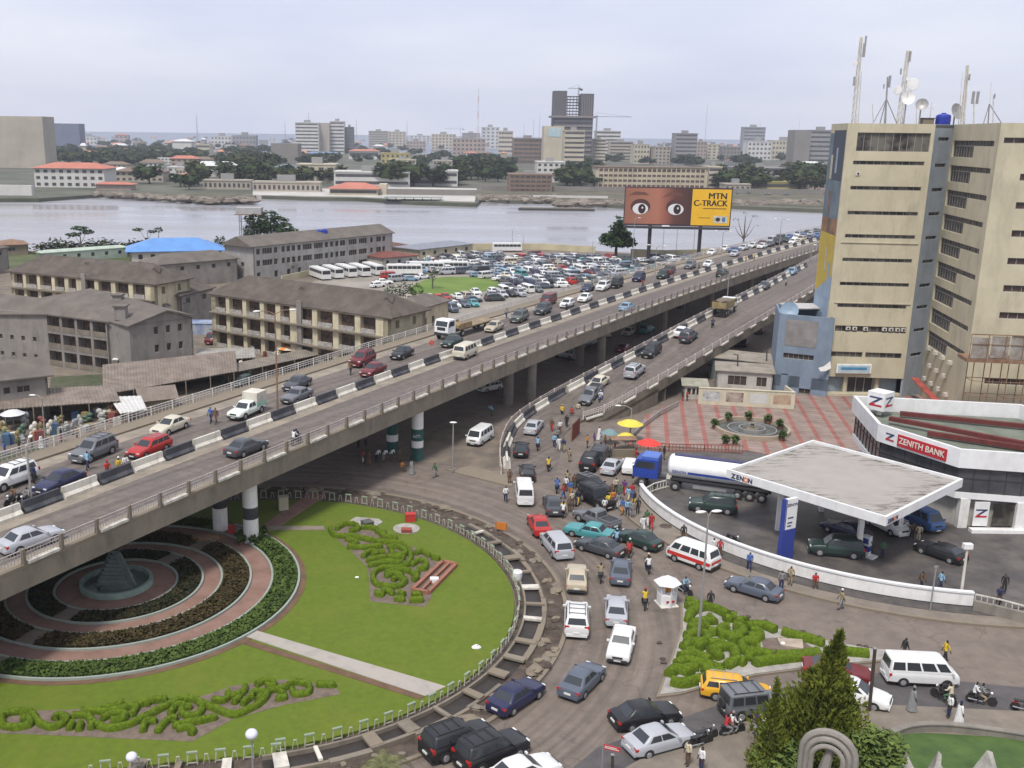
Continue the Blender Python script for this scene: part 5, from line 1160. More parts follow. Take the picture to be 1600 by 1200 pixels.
# station wall: curved, white
def arcang(x,y):
    p=W(x,y);return math.degrees(math.atan2(p.y-SC[1],p.x-SC[0]))%360
a0,a1=arcang(998,775),arcang(1520,952)
wl=thing('station_wall','long curved white wall around the petrol station yard','wall',(W(1200,890).x,W(1200,890).y,0))
mb=ringmesh(SC,SR-.25,SR,0,1.25,a0,a1,50,0,LM(wl.location));mb.build('wall',WHT,wl)
mb=ringmesh(SC,SR-.33,SR+.08,1.252,1.4,a0,a1,50,0,LM(wl.location));mb.build('coping',WHTC,wl)
mb=ringmesh(SC,SR+.0,SR+.03,.05,.22,a0,a1,50,0,LM(wl.location));mb.build('dirty_foot',BLK,wl)
def lowfence(pts,lab,h=.9,m=GRIM,n='railing'):
    t=thing(n,lab,'railing',pts[0]);mb=LM(pts[0])
    for a,b in zip(pts[:-1],pts[1:]):
        for zz in (.15,h): mb.beam(a+Vector((0,0,zz)),b+Vector((0,0,zz)),.12,.1)
        k=max(1,int((b-a).length/.4))
        for i in range(k+1):
            q=a.lerp(b,i/k);mb.beam(q,q+Vector((0,0,h)),.07,.07)
    mb.build('rails',m,t);return t
lowfence([W(1003,779,.16),W(1022,768,.16),W(1063,757,.16)],'short white railing at the station entrance beside the tanker cab')
lowfence([W(1522,945,.16),W(1560,953,.16),W(1640,975,.16)],'white railing continuing the station wall at the right edge')
t=thing('retaining_wall','grey concrete wall below the white railing at the right edge','wall',W(1522,962));mb=LM(t.location);a,b=W(1520,956),W(1700,1000);mb.beam(a+Vector((0,0,.5)),b+Vector((0,0,.5)),.3,1.0);mb.build('wall',CON,t)
lowfence([W(985,692),W(1003,672),W(1030,652),W(1060,636)],'dull grey railing along the left edge of the plaza',.8,STEEL)
lowfence([W(990,700,.2),W(1045,705,.2),W(1100,706,.2),W(1160,708,.2)],'low red rail between plaza and stalls',.9,mat('dull_red_rail',(.25,.09,.07),.7,.1,1))
# plaza fountain and pots
fo=thing('plaza_fountain','round sunken fountain basin with concentric rings in the red tiled plaza','fountain',(39.4,121.5,.2))
mb=ringmesh((0,0),4.3,4.65,0,.55,0,360,48);mb.build('rim',mat('fountain_stone',(.33,.27,.2),.9,.1,1),fo)
mb=MB();mb.lathe([(4.3,.02),(4.29,.05)],(0,0,0),48);mb.build('basin',mat('basin_dark',(.08,.085,.075),.5,.3,.8),fo)
mb=ringmesh((0,0),2.9,3.05,.05,.3,0,360,40);mb.build('ring',STEEL,fo)
mb=ringmesh((0,0),1.5,1.65,.05,.42,0,360,30);mb.build('ring',STEEL,fo);mb=MB();mb.lathe([(.9,.05),(.7,.3),(.25,.35),(.2,.9),(.4,1.0)],(0,0,0),16);mb.build('nozzle_stand',COND,fo)
def leafmesh(n,r,h,seed,sz=.25,m=LEAFB,base=.4,cone=False):
    rn=rng(seed);mb=MB()
    for i in range(n):
        while 1:
            x,y,z=rn.uniform(-1,1),rn.uniform(-1,1),rn.uniform(-1,1)
            if x*x+y*y+z*z<1: break
        c=Vector((x*r,y*r,base+h*(z+1)/2));a=Vector((rn.gauss(0,1),rn.gauss(0,1),rn.gauss(0,.6))).normalized();b=a.cross(Vector((rn.gauss(0,1),rn.gauss(0,1),1))).normalized()
        s=sz*rn.uniform(.6,1.3);mb.add([c-a*s,c+b*s*.5,c+a*s,c-b*s*.5],[(0,1,2,3)])
    return mb
PLANT=mat('pot_plant_leaves',(.03,.06,.015),.8,.3,3,col2=(.08,.12,.03))
pt=None
for i,(x,y) in enumerate([(1116,666),(1137,655),(1169,654),(1200,659),(1218,667),(1222,685),(1133,692),(1148,692)]):
    p=W(x,y+4,.2);lab='small spiky plant in an earthen pot around the plaza fountain'
    if pt is None:
        pt=thing('potted_plant',lab,'plant',p,0,'potted plants ringing the plaza fountain');mb=MB();mb.lathe([(.22,0),(.34,.45),(.3,.46)],(0,0,0),12);mb.build('pot',mat('clay_pot',(.2,.09,.05),.9,.2,2),pt);leafmesh(90,.45,.9,5,.28,base=.4).build('leaves',PLANT,pt)
    else: dup(pt,p,i,lab)
# ---- rooftop masts
def roofpt(x,Y=148):
    return WD(x,190,Y)
def mast(x,ytop,lab,Y=146,w=.45,col=GRIM,lattice=True,lean=0,extra=()):
    b=WD(x,192,Y);b.z=ZT-.1;tp_=WD(x+lean,ytop,Y);h=tp_.z-b.z
    t=thing('antenna_mast',lab,'antenna',b);mb=MB();lx=tp_.x-b.x
    if lattice:
        n=int(h/1.0)
        f=lambda k,sx,sy:Vector((lx*k/n+sx*w/2*(1-.5*k/n),sy*w/2*(1-.5*k/n),h*k/n))
        for sx,sy in ((1,1),(1,-1),(-1,1),(-1,-1)): mb.beam(f(0,sx,sy),f(n,sx,sy),.09,.09)
        for k in range(n):
            mb.beam(f(k,1,-1),f(k+1,-1,-1),.05,.05);mb.beam(f(k,-1,-1),f(k,1,-1),.05,.05);mb.beam(f(k,-1,1),f(k+1,-1,-1),.05,.05)
    else: mb.tube([(0,0,0),(lx,0,h)],[w*.3,w*.18],6)
    mb.build('mast',col,t)
    for (kind,fz,off,s) in extra:
        q=Vector((lx*fz+off,-.35,h*fz))
        mb=MB()
        if kind=='panel': mb.box(q.x-s*.18,q.x+s*.18,q.y-.1,q.y+.1,q.z-s,q.z+s);mb.build('panel_antenna',STEEL,t)
        elif kind=='dish': mb.lathe([(.02,.25*s),(s*.6,.1*s),(s,-.05),(s*.95,-.1)],q,16,0,'y');mb.build('drum_dish',WHT,t)
        elif kind=='legs':
            for dx_,dy_ in ((-s,0),(s,0),(0,s)): mb.tube([(dx_,dy_,0),(q.x,0,q.z)],.06,6)
            mb.build('brace',STEEL,t)
    return t
mast(1334,58,'tallest pale lattice mast with stacked panels on the left of the tower roof',lean=12,w=.55,extra=[('panel',.97,.5,.5),('panel',.85,.4,.9),('dish',.7,-.7,.35),('panel',.5,-.6,.6)])
mast(1341,112,'thin steel whip mast beside the tallest roof mast',Y=148,w=.2,lattice=False,lean=5)
mast(1383,120,'stout grey mast on three braces between the two lattice masts',w=.5,lattice=False,lean=4,col=STEEL,extra=[('legs',.55,0,1.8),('panel',.9,.15,.8),('panel',.8,-.6,.3)])
mast(1405,79,'pale lattice mast crowded with dishes in the middle of the tower roof',w=.6,lean=14,extra=[('panel',.92,.2,.7),('dish',.55,1.1,.85),('dish',.47,-.9,.6),('panel',.72,-.8,.4),('dish',.62,.3,.3)])
mast(1504,102,'distant pale lattice mast on the right of the roof',w=.4,lean=8,Y=140,extra=[('panel',.8,.2,.4)])
mast(1498,112,'thin pole mast left of the right-hand lattice mast',w=.18,lattice=False,lean=6,Y=142)
mast(1522,142,'short grey post with panels near the right end of the roof',w=.3,lattice=False,Y=138,extra=[('panel',.8,.3,.8),('panel',.8,-.3,.8)])
mast(1545,128,'thin whip behind the rightmost braced mast',w=.15,lattice=False,lean=4,Y=142)
mast(1552,148,'rightmost braced mast on the tower roof',w=.25,lattice=False,Y=136,extra=[('legs',.7,-.5,1.3),('panel',.95,0,.3)])
mast(1365,162,'short post with a tilted panel right of the tallest mast',w=.25,lattice=False,lean=-2)
mast(1452,160,'short post with spotlight left of the blue roof tank',w=.25,lattice=False,lean=4,extra=[('dish',.8,.2,.3)])
mast(1432,160,'short pale post right of the grey dish on the roof',w=.2,lattice=False)
def rdish(x,y,r,lab,rot,m=WHT,Y=144):
    b=WD(x,192,Y);b.z=ZT-.1;q=WD(x,y,Y);t=thing('satellite_dish',lab,'satellite dish',b);mb=MB();mb.tube([(0,0,0),(0,0,q.z-b.z)],.1,8);mb.build('mast',STEEL,t)
    o=dishmesh(r,m).build('reflector',m,t,True);o.location=(0,-.2,q.z-b.z);o.rotation_euler=rot;mb=MB();mb.tube([(0,-.2,q.z-b.z),Vector((0,-.2,q.z-b.z))+Vector((0,0,r*.9))@Matrix.Rotation(0,3,'X')],.03,4);fd=mb.build('feed_arm',STEEL,t)
rdish(1412,153,1.9/2*1.0,'round white dish in the middle of the tower roof facing the camera',(R(80),0,0))
rdish(1436,164,.85,'smaller grey dish right of the round white dish',(R(70),0,R(-25)),STEEL)
rdish(1490,175,1.15,'dark grey dish seen edge on beside the blue roof tank',(R(60),R(50),0),STEEL)
p=WD(1473,192,144);p.z=ZT-.1;tk_=thing('roof_tank','blue plastic water tank on the tower roof','water tank',p);mb=MB();mb.lathe([(.95,0),(1,.1),(.97,.5),(1,.6),(.97,1.0),(1,1.1),(.9,1.4),(.4,1.6)],(0,0,.0),20);mb.build('drum',mat('tank_blue',(.02,.04,.32),.4,.1,1),tk_,True);mb=MB();mb.lathe([(.3,1.6),(.3,1.7)],(0,0,0),12);mb.build('lid',mat('tank_blue',(.02,.04,.32)),tk_)
p=WD(1450,192,144);p.z=ZT-.1;bxx=thing('roof_hut','small brown plant box left of the blue roof tank','hut',p);mb=MB();mb.box(-.9,.6,-.5,.5,0,.9);mb.build('walls',BROWN,bxx);mb=MB();mb.box(-1,.7,-.6,.6,.902,1.0);mb.build('lid',DARKM,bxx)
# ================= LEFT SIDE: BLOCKS, YARDS, SHORE =================
ROOFB=mat('weathered_brown_roof',(.06,.048,.038),.9,.15,.35,col2=(.10,.08,.064),stain=((.14,.12,.10),.5,.5,(1,1,1)))
ROOFG=mat('weathered_grey_roof',(.10,.086,.072),.9,.15,.35,col2=(.145,.125,.105),stain=((.10,.085,.07),.5,.6,(1,1,1)))
CRW=mat('cream_block_wall',(.52,.46,.32),.9,.1,.5,stain=((.2,.17,.13),.7,.6,(1,1,.25)))
GRW=mat('grey_block_wall',(.22,.20,.18),.9,.12,.4,stain=((.09,.08,.07),.6,.65,(1,1,.3)))
LGW=mat('pale_grey_block_wall',(.30,.29,.275),.9,.1,.4,stain=((.13,.12,.11),.6,.6,(1,1,.3)))
BAL=mat('balustrade_white',(.42,.40,.36),.8,.3,2.5,col2=(.22,.20,.18))
LINES=mat('hung_cloths',(.05,.04,.035),.9,.5,1.6,col2=(.14,.09,.06),detail=1)
def v3(p,z): return Vector((p.x,p.y,z))
def hiproof(par,loc,P4,z,rise,m,over=.7,inset=.35,gable=False):
    c=sum(P4,Vector())/4;c.z=0
    E=[p+(p-c).normalized()*over*1.4 for p in P4]
    a=(E[0]+E[3])/2;b=(E[1]+E[2])/2;d=(b-a);w=(E[3]-E[0]).length
    k=0 if gable else min(.5,w*inset*1.4/d.length)
    r0=v3(a+d*k,z+rise);r1=v3(b-d*k,z+rise);e=[v3(p,z) for p in E];lo=[v3(p,z-.18) for p in E]
    mb=LM(loc);mb.add(e+[r0,r1]+lo,[(0,1,5,4),(2,3,4,5),(1,2,5),(3,0,4),(6,7,1,0),(7,8,2,1),(8,9,3,2),(9,6,0,3),(6,9,8,7)]);return mb.build('roof',m,par)
def block(name,lab,cat,A,B,dep,h,rows,wm,rm,rise=2.6,siderows=(),over=.7,gable=False,t=.25,pane=None,mull=.9,leftrows=()):
    d=(B-A);d.z=0;L=d.length;u=d.normalized();n=Vector((-u.y,u.x,0));loc=(A.x,A.y,0);th=thing(name,lab,cat,loc)
    C_=B+n*dep;D_=A+n*dep
    facade(th,loc,A,B,0,h,rows,wm,t,mull,pane)
    facade(th,loc,B,C_,0,h,siderows,wm,t,mull,pane);facade(th,loc,C_,D_,0,h,[],wm,t);facade(th,loc,D_,A,0,h,leftrows,wm,t,mull,pane)
    if rise is not None: hiproof(th,loc,[Vector((p.x,p.y,0)) for p in (A,B,C_,D_)],h,rise,rm,over,gable=gable)
    if gable:
        for p,q in ((A,D_),(B,C_)):
            mb=LM(loc);m_=(p+q)/2;mb.add([v3(p,h-.1),v3(q,h-.1),v3(m_,h+rise-.1)],[(0,1,2)]);mb.build('gable',wm,th)
    return th,loc,u,n,L
def balconies(th,loc,A,u,n,fr,L,floors,fh,wm,dep=1.1):
    for f in floors:
        for (a,b) in fr:
            p=A+u*(a*L);q=A+u*(b*L);mb=LM(loc);o=-n*.03
            mb.beam(v3(p+o,f*fh+.55),v3(q+o,f*fh+.55),.1,.75);mb.build('balustrade',BAL,th)
        mb=LM(loc);p=A-n*.35;q=A+u*L-n*.35;mb.beam(v3(p,f*fh+.05),v3(q,f*fh+.05),.7,.16);mb.build('floor_ledge',COND,th)
fr=[((x0-165)/(1235-165),(x1-165)/(1235-165)) for x0,x1 in [(195,260),(292,370),(403,483),(517,582),(620,670),(738,805),(843,925),(966,1050),(1090,1165)]]
for (A,B,lab,dep) in [(W(333,542),W(606,590),'long cream three storey block with balconies standing beside the flyover',10),(W(22,497),W(245,523),'long cream three storey block with balconies behind the grey block at the far left',10)]:
    A.z=B.z=0;L=(B-A).length;h=9.3
    rows=[(f*3.1+.15,f*3.1+2.75,[(a*L-.15,b*L+.15) for a,b in fr]) for f in range(3)]
    th,loc,u,n,L=block('apartment_block',lab,'apartment block',A,B,dep,h,rows,CRW,ROOFB,3.0,[(f*3.1+1.0,f*3.1+2.3,[(2,3),(6.5,7.4)]) for f in range(3)],t=.9,pane=LINES,mull=2.4)
    balconies(th,loc,A,u,n,fr,L,(0,1,2),3.1,CRW)
    # stair bay and its little roof vent
    mb=LM(loc);c=A+u*(L*.535);mb.prism([c-u*.5-n*.35,c+u*.5-n*.35,c+u*.5,c-u*.5],0,h+.8);mb.build('pier',GRW,th)
    for k in (.47,.93):
        c=A+u*(L*k)+n*3.2;mb=LM(loc);mb.add([v3(c-u*1.2,h+1.6),v3(c+u*1.2,h+1.6),v3(c,h+2.5),v3(c+n*2,h+2.5)],[(0,1,2),(1,3,2),(3,0,2)]);mb.build('roof_vent',ROOFB,th)
    for k in range(3):
        c=A+u*L+n*(2+2.2*k);mb=LM(loc);mb.add([v3(c,5.3),v3(c+n*1.6,5.3),v3(c+n*1.6+u*.9,4.8),v3(c+u*.9,4.8)],[(0,1,2,3)]);mb.build('awning',ROOFG,th) if k!=1 else None
# right-hand annexe
A,B=W(655,520),W(700,505);block('annexe','small grey-roofed house squeezed between the cream block and the flyover','house',A,B,7,4.6,[(1.2,2.4,[(2,3),(5,6)])],CRW,ROOFG,1.6)
# grey block C
c0,c1,c2=W(207,594),W(304,578),W(171,584)
for p in (c0,c1,c2): p.z=0
h=8.3
u=(c1-c0).normalized();n=Vector((-u.y,u.x,0));L=(c1-c0).length
loc=(c0.x,c0.y,0);gb=thing('apartment_block','grey three storey block with open balconies and gabled end wings at the left','apartment block',loc)
cl_=c0+n*11*0+ (c2-c0)
back=n*24
wr=[(f*2.75+.9,f*2.75+2.1,[(3.9+2.0*k,4.6+2.0*k) for k in range(5)]) for f in range(3)]
wr=[(a,b,[(x,y) for x,y in o if y<L-.3]) for a,b,o in wr]
facade(gb,loc,c0,c1,0,h,wr,GRW,.25,.8,frame=True)
facade(gb,loc,c2,c0,0,h,[],GRW,.25)
facade(gb,loc,c1,c1+back,0,h,[],GRW,.25)
d2=(c0-c2).normalized()
b0,b1=W(77,571),W(172,586);b0.z=b1.z=0
Lb=(b1-b0).length
rows=[(f*2.75+.25,f*2.75+2.5,[(Lb*k/4+.3,Lb*(k+1)/4-.25) for k in range(4)]) for f in range(3)]
facade(gb,loc,b0,b1,0,h,rows,GRW,1.2,3,pane=LINES)
for f in range(3):
    for k in range(4):
        p=b0.lerp(b1,k/4+.02);q=b0.lerp(b1,(k+1)/4-.02);mb=LM(loc);mb.beam(v3(p,f*2.75+.6),v3(q,f*2.75+.6),.1,.8);mb.build('balustrade',COND,gb)
a0,a1=W(-70,556),b0;L3_=(a1-a0).length
facade(gb,loc,a0,a1,0,h,[(.9,1.6,[(L3_*.5+2.2*k,L3_*.5+.7+2.2*k) for k in range(4)]),(3.6,4.4,[(L3_*.5+2.2*k,L3_*.5+.7+2.2*k) for k in range(4)])],GRW,.25,.7)
mb=LM(loc)
e=.5
def rf(pts,nm='roof',m=ROOFG):
    mb=LM(loc);k=len(pts);mb.add([(p[0].x,p[0].y,p[1]) for p in pts]+[(p[0].x,p[0].y,p[1]-.2) for p in pts],[tuple(range(k)),tuple(range(k,2*k))[::-1]]+[(i,k+i,k+(i+1)%k,(i+1)%k) for i in range(k)]);return mb.build(nm,m,gb,fix=True)
o=(c2-c0).normalized();un=u
rid=c0+u*(L*.58)
rf([(c0-u*.4+o*.0-n*.5,h),(rid-n*.5,h+1.7),(rid+n*26,h+1.7+.2),(c2+n*26-o*.0,h+.1),(c2+o*.6-n*.2,h)])
rf([(rid-n*.5,h+1.72),(c1+u*.5-n*.5,h+.3),(c1+u*.5+n*26,h+.3),(rid+n*26,h+1.92)])
rf([(b0-n*.9+(a0-a1)*.0,h+.05),(b1-n*.9,h+.05),(b1+n*8,h+1.8),(b0+n*8,h+1.8)])
rf([(a0-n*.6,h-1.2),(b0-n*.95,h+.06),(b0+n*8,h+1.81),(a0+n*22,h+1.2)])
rf([(b0+n*8,h+1.8),(b1+n*8,h+1.8),(b1+n*20,h+.3),(a0+n*30,h+.3),(a0+n*22,h+1.1)])
mb=LM(loc);mb.add([v3(c0,h-.1),v3(c1,h-.1),v3(rid,h+1.6)],[(0,1,2)]);mb.build('gable',GRW,gb)
for q_,w_ in ((c0.lerp(c1,.08)+n*4,.8),(c0.lerp(c1,.5)+n*14,.7)):
    mb=LM(loc);mb.box(q_.x-w_,q_.x+w_,q_.y-w_,q_.y+w_,h+.3,h+2.2);k_=mb.build('chimney',GRW,gb);mb=LM(loc);mb.box(q_.x-w_*1.3,q_.x+w_*1.3,q_.y-w_*1.3,q_.y+w_*1.3,h+2.25,h+2.45);mb.build('chimney_cap',ROOFG,k_)
# block D bottom-left
A,B=W(-60,668),W(79,651);block('grey_house','grey two storey house with pale eaves at the left edge above the market','house',A,B,9,5.6,[(3.6,4.5,[((B-A).length-7.0,(B-A).length-6.2),((B-A).length-5.3,(B-A).length-4.5),((B-A).length-3.7,(B-A).length-2.2)]),(1,2,[((B-A).length-7,(B-A).length-6),((B-A).length-3.5,(B-A).length-2)])],GRW,ROOFG,1.5,gable=True)
# long block E by the lagoon
A,B=W(398,441),W(613,412);A.z=B.z=0;L=(B-A).length
ws=[(.5+1.0*0,4)]
rw=rng(8);ops=[];s=.8
while s<L-3:
    w_=rw.choice([1.1,1.2,2.0,3.2]);ops.append((s,s+w_));s+=w_+rw.choice([.6,.8,1.4])
th,loc,u,n,L=block('long_block','long pale grey three storey block beside the lagoon with a brown roof','apartment block',A,B,11,8.8,[(f*2.9+.9,f*2.9+2.4,ops) for f in (1,2)]+[(.6,2.3,ops[::2])],LGW,ROOFG,2.2,[(6.5,7.8,[(2,3)])],gable=True,leftrows=[(3.5,4.6,[(6,7.2)])])
for k,(x,y) in enumerate([(498,364),(507,363)]):
    p=WD(x,y,A.lerp(B,.45).y+6);t=thing('roof_tank',['dark blue water tank on the long block ridge','bright blue water tank on the long block ridge'][k],'water tank',p-Vector((0,0,.6)));mb=MB();mb.lathe([(.8,0),(.85,.4),(.8,.8),(.85,1.2),(.5,1.5)],(0,0,0),14);mb.build('drum',mat('tank_blue',(.02,.04,.32)) if k else BLU,t,True);mb=MB();mb.lathe([(.2,1.5),(.2,1.6)],(0,0,0),8);mb.build('lid',BLU,t)
# blue roofed house
BR=mat('bright_blue_roof',(.10,.24,.52),.5,.1,.3);A,B=W(205,412),W(345,409);t_=block('blue_roofed_house','white house with a bright blue hipped roof near the lagoon','house',A,B,14,3.4,[(1.1,2.5,[(2+3.4*k,3.2+3.4*k) for k in range(7)])],mat('house_white',(.42,.41,.36),.9,.1,.5),BR,3.0,over=1.2)
# other houses between the blocks
for (x0,y0,x1,y1,dep,h,wm,rm,ri,lab) in [
 (250,452,372,440,9,5.8,GRW,ROOFG,2.0,'grey two storey house between the blue roof and the cream block'),
 (285,515,335,500,8,6.5,GRW,ROOFB,1.6,'stained grey house squeezed between the two cream blocks'),
 (-70,440,15,425,12,6.5,GRW,ROOFG,2.0,'grey house cut by the left edge beyond the cream block'),
 (0,400,45,398,10,3.2,BROWN,RUST,1.2,'low rusty-roofed house on the shore at the left edge'),
 (70,412,200,402,4,3,mat('pale_green_wall',(.3,.36,.3),.9,.1,.5),mat('pale_green_roof',(.36,.42,.34),.7,.1,.5),.6,'long low shed with pale green roof behind the left cream block'),
 (598,421,652,416,12,3.2,SHW,mat('red_brown_roof',(.16,.05,.035),.8,.2,.5),.9,'low house with dark red roof beside the bus row'),
 (655,409,738,399,10,3.6,mat('cream_low_wall',(.40,.36,.26),.9,.1,.5),mat('slate_roof',(.20,.21,.24),.8,.1,.5),1.0,'low cream hall with slate grey roof left of the car park'),
 (560,402,640,396,8,2.6,BROWN,mat('dark_rust_roof',(.12,.06,.045),.9,.2,.5),.8,'long dark rusty-roofed shed on the shore behind the red-roofed house'),
]:
    A,B=W(x0,y0),W(x1,y1);A.z=B.z=0;L=(B-A).length;k=max(1,int(L/4))
    block('house',lab,'house',A,B,dep,h,[(h-1.9,h-.8,[(L*(i+.3)/k,L*(i+.55)/k) for i in range(k)])],wm,rm,ri,over=.5)
def bwall(pts,h,w_,m,lab,name='boundary_wall'):
    t=thing(name,lab,'wall',pts[0]);mb=LM(pts[0])
    for a,b in zip(pts[:-1],pts[1:]):
        mb.beam(v3(a,h/2),v3(b,h/2),w_,h)
    mb.build('wall',m,t);return t
YW=mat('pale_yellow_wall',(.46,.41,.27),.9,.1,.2,stain=((.25,.22,.16),.3,.5,(1,1,.5)))
bwall([W(690,396),W(700,391),W(760,390),W(850,390),W(930,395)],2.0,.3,YW,'pale yellow shore wall behind the car park')
bwall([W(985,402),W(1040,404),W(1110,402),W(1160,398)],2.6,.3,YW,'pale yellow shore wall under the billboard')
bwall([W(440,441),W(490,430),W(600,409)],1.6,.3,YW,'pale wall running along the foot of the long lagoon block')
# market: tin roofs and stalls
TIN=mat('corrugated_brown_tin',(.15,.12,.095),.8,.2,.7,col2=(.22,.18,.15),stain=((.09,.06,.045),.6,.6,(1,1,1)))
def tinroof(lab,pts,h0,h1,m=TIN,name='tin_shed',posts=True,walls=True):
    a,b,c_,d_=[Vector((p.x,p.y,0)) for p in pts];t=thing(name,lab,'shed',a);u=(b-a);nn=max(2,int(u.length/.45));mb=LM(a)
    for k in range(nn):   # ribs
        for off,z_ in ((0,0),(.5,.07)):
            pass
    A0=[];B0=[]
    for k in range(2*nn+1):
        f=k/(2*nn);z_=.06*(k%2);A0.append(v3(a.lerp(b,f),h0+z_));B0.append(v3(d_.lerp(c_,f),h1+z_))
    mb.strip(A0,B0);mb.strip([p-Vector((0,0,.1)) for p in B0],[p-Vector((0,0,.1)) for p in A0]);mb.build('roof',m,t)
    for k in range(0,6):
        p=a.lerp(b,.02+.19*k);mb=LM(a);mb.beam(v3(p,0),v3(p,h0),.12,.12);mb.build('post',BROWN,t)
    if walls:
        mb=LM(a);mb.beam(v3(d_,h1/2-.05),v3(c_,h1/2-.05),.1,h1-.1);mb.build('back_wall',BROWN,t)
    return t
tinroof('long brown corrugated roof shed beside the flyover rail',[W(163,642),W(372,603),W(365,592,0)+Vector((0,2,0)),W(163,612)],2.2,3.9)
tinroof('brown tin roofed row of market stalls at the left edge',[W(-40,672),W(190,655),W(180,638),W(-40,650)],2.4,3.2)
tinroof('grey tin canopy over market goods below the cream block',[W(302,588),W(400,580),W(398,568),W(310,570)],2.2,2.6,mat('grey_tin',(.28,.26,.23),.7,.2,.8))
tinroof('white metal sheet roof leaning beside the stalls',[W(190,668),W(232,662),W(222,646),W(172,648)],1.8,2.4,mat('white_tin',(.50,.49,.46),.6,.1,1))
tinroof('white sheet roof near the grey gable block',[W(296,592),W(345,590),W(330,580),W(300,580)],1.8,2.0,WHT)
tinroof('long grey tin strip roof between market and flyover rail',[W(352,604),W(600,549),W(597,542),W(348,595)],1.8,2.3,mat('grey_brown_tin',(.18,.155,.125),.8,.2,.6))
mb=MB();c=W(245,640);t=thing('gabled_shed','small gabled shed in front of the long brown corrugated roof','shed',c,R(28));mb.prism([(-2.2,-1.6),(2.2,-1.6),(2.2,1.6),(-2.2,1.6)],0,1.8);mb.build('walls',BROWN,t);mb=MB();mb.add([(-2.6,-1.9,1.75),(2.6,-1.9,1.75),(2.6,0,3.2),(-2.6,0,3.2),(-2.6,1.9,1.75),(2.6,1.9,1.75)],[(0,1,2,3),(3,2,5,4)]);mb.build('roof',TIN,t)
mb=MB();c=W(183,588);t=thing('brick_flue','short brick flue with a white cap on the yard','chimney',c);mb.box(-.35,.35,-.35,.35,0,2.6);mb.build('shaft',COND,t);mb=MB();mb.box(-.45,.45,-.45,.45,2.602,2.75);mb.build('cap',WHT,t)
# goods on the stalls
gc=[(.34,.34,.31),(.05,.10,.17),(.18,.05,.04),(.22,.17,.07),(.07,.12,.08),(.25,.25,.25),(.55,.52,.45),(.3,.15,.08)]
gn=['white','blue','red','yellow','green','grey','cream','brown']
rg=rng(21);gp_=None
GM=mat('goods_paint',(1,1,1),.7,.15,2,obj=True)
mbx=MB();mbx.box(-.45,.45,-.3,.3,0,.5);mbx.box(-.4,.4,-.25,.25,.502,.62);gme=mbx.mesh('crate',GM)
mby=MB()
for k in range(4): mby.ell((rg.uniform(-.3,.3),rg.uniform(-.2,.2),.2+.18*k),(.32,.26,.2),8,5)
sme=mby.mesh('sack_pile',GM)
for i in range(95):
    f=rg.random()
    if i<60: x=rg.uniform(-10,185);y=700-.16*x-rg.uniform(2,26)
    else: x=rg.uniform(300,600);y=605-(x-300)*.17-rg.uniform(0,28)
    p=W(x,y);k=rg.randrange(8);o=put('crate' if i%2 else 'sack_pile',gme if i%2 else sme,None,p,rg.uniform(0,3));o.scale=(rg.uniform(.7,1.5),)*2+(rg.uniform(.8,2.2),);o.color=(*gc[k],1)
    tag(o,gn[k]+(' crate' if i%2 else ' heap of sacks')+(' among the market stalls at the left edge' if i<60 else ' in the yard market below the cream block'),'crate' if i%2 else 'sacks','market goods laid out at the left')
def parasol(p,col,lab,r=1.6,h=2.3,col2=None,z=0):
    t=thing('parasol',lab,'parasol',(p.x,p.y,p.z));mb=MB();mb.tube([(0,0,0),(0,0,h+.1)],.04,6);mb.build('pole',STEEL,t);mb=MB();n=10
    vs=[(0,0,h+.05)];
    for rr,zz in ((r*.5,h-.12),(r,h-.5)): vs+=[(rr*math.cos(2*math.pi*k/n),rr*math.sin(2*math.pi*k/n),zz) for k in range(n)]
    mb.add(vs[:1+n],[(0,1+k,1+(k+1)%n) for k in range(n)],0)
    for k in range(n): mb.add([vs[1+k],vs[1+(k+1)%n],vs[1+n+(k+1)%n],vs[1+n+k]],[(3,2,1,0)],k%2)
    mb.build('canopy',[mat('parasol_'+lab.split()[0],col,.7,.1,2),mat('parasol2_'+lab.split()[0],col2 or col,.7,.1,2)],t,fix=True);return t
parasol(W(452,560),(.62,.22,.04),'orange and white striped parasol in the market yard below the cream block',1.9,2.2,(.6,.5,.4))
parasol(W(478,562),(.5,.05,.03),'faded red parasol beside the orange striped one in the yard',1.5,2.1)
parasol(W(22,672),(.55,.55,.55),'white parasol beside a lamp at the left edge',1.5,2.6)
parasol(W(983,692),(.60,.50,.06),'large bright yellow parasol over the wooden stall by the plaza',1.6,2.9)
parasol(W(977,704),(.58,.47,.05),'smaller yellow parasol in front of the large yellow one',1.15,2.2)
parasol(W(952,694),(.14,.22,.22),'grey green parasol left of the yellow ones',1.1,1.9)
parasol(W(1012,720),(.62,.04,.03),'bright red parasol behind the blue lorry cab',1.4,2.6)
t=thing('market_stall','dark wooden market stall under the yellow parasol','stall',W(972,712),R(5));mb=MB();mb.box(-1.3,1.3,-.6,.6,0,.9);mb.build('counter',BROWN,t);mb=MB()
for x in (-1.3,1.3):
    for y in (-.6,.6): mb.beam((x,y,0),(x,y,2.1),.08,.08)
mb.build('posts',BROWN,t);mb=MB();mb.box(-1.5,1.5,-.8,.8,2.1,2.16);mb.build('roof',RUST,t)
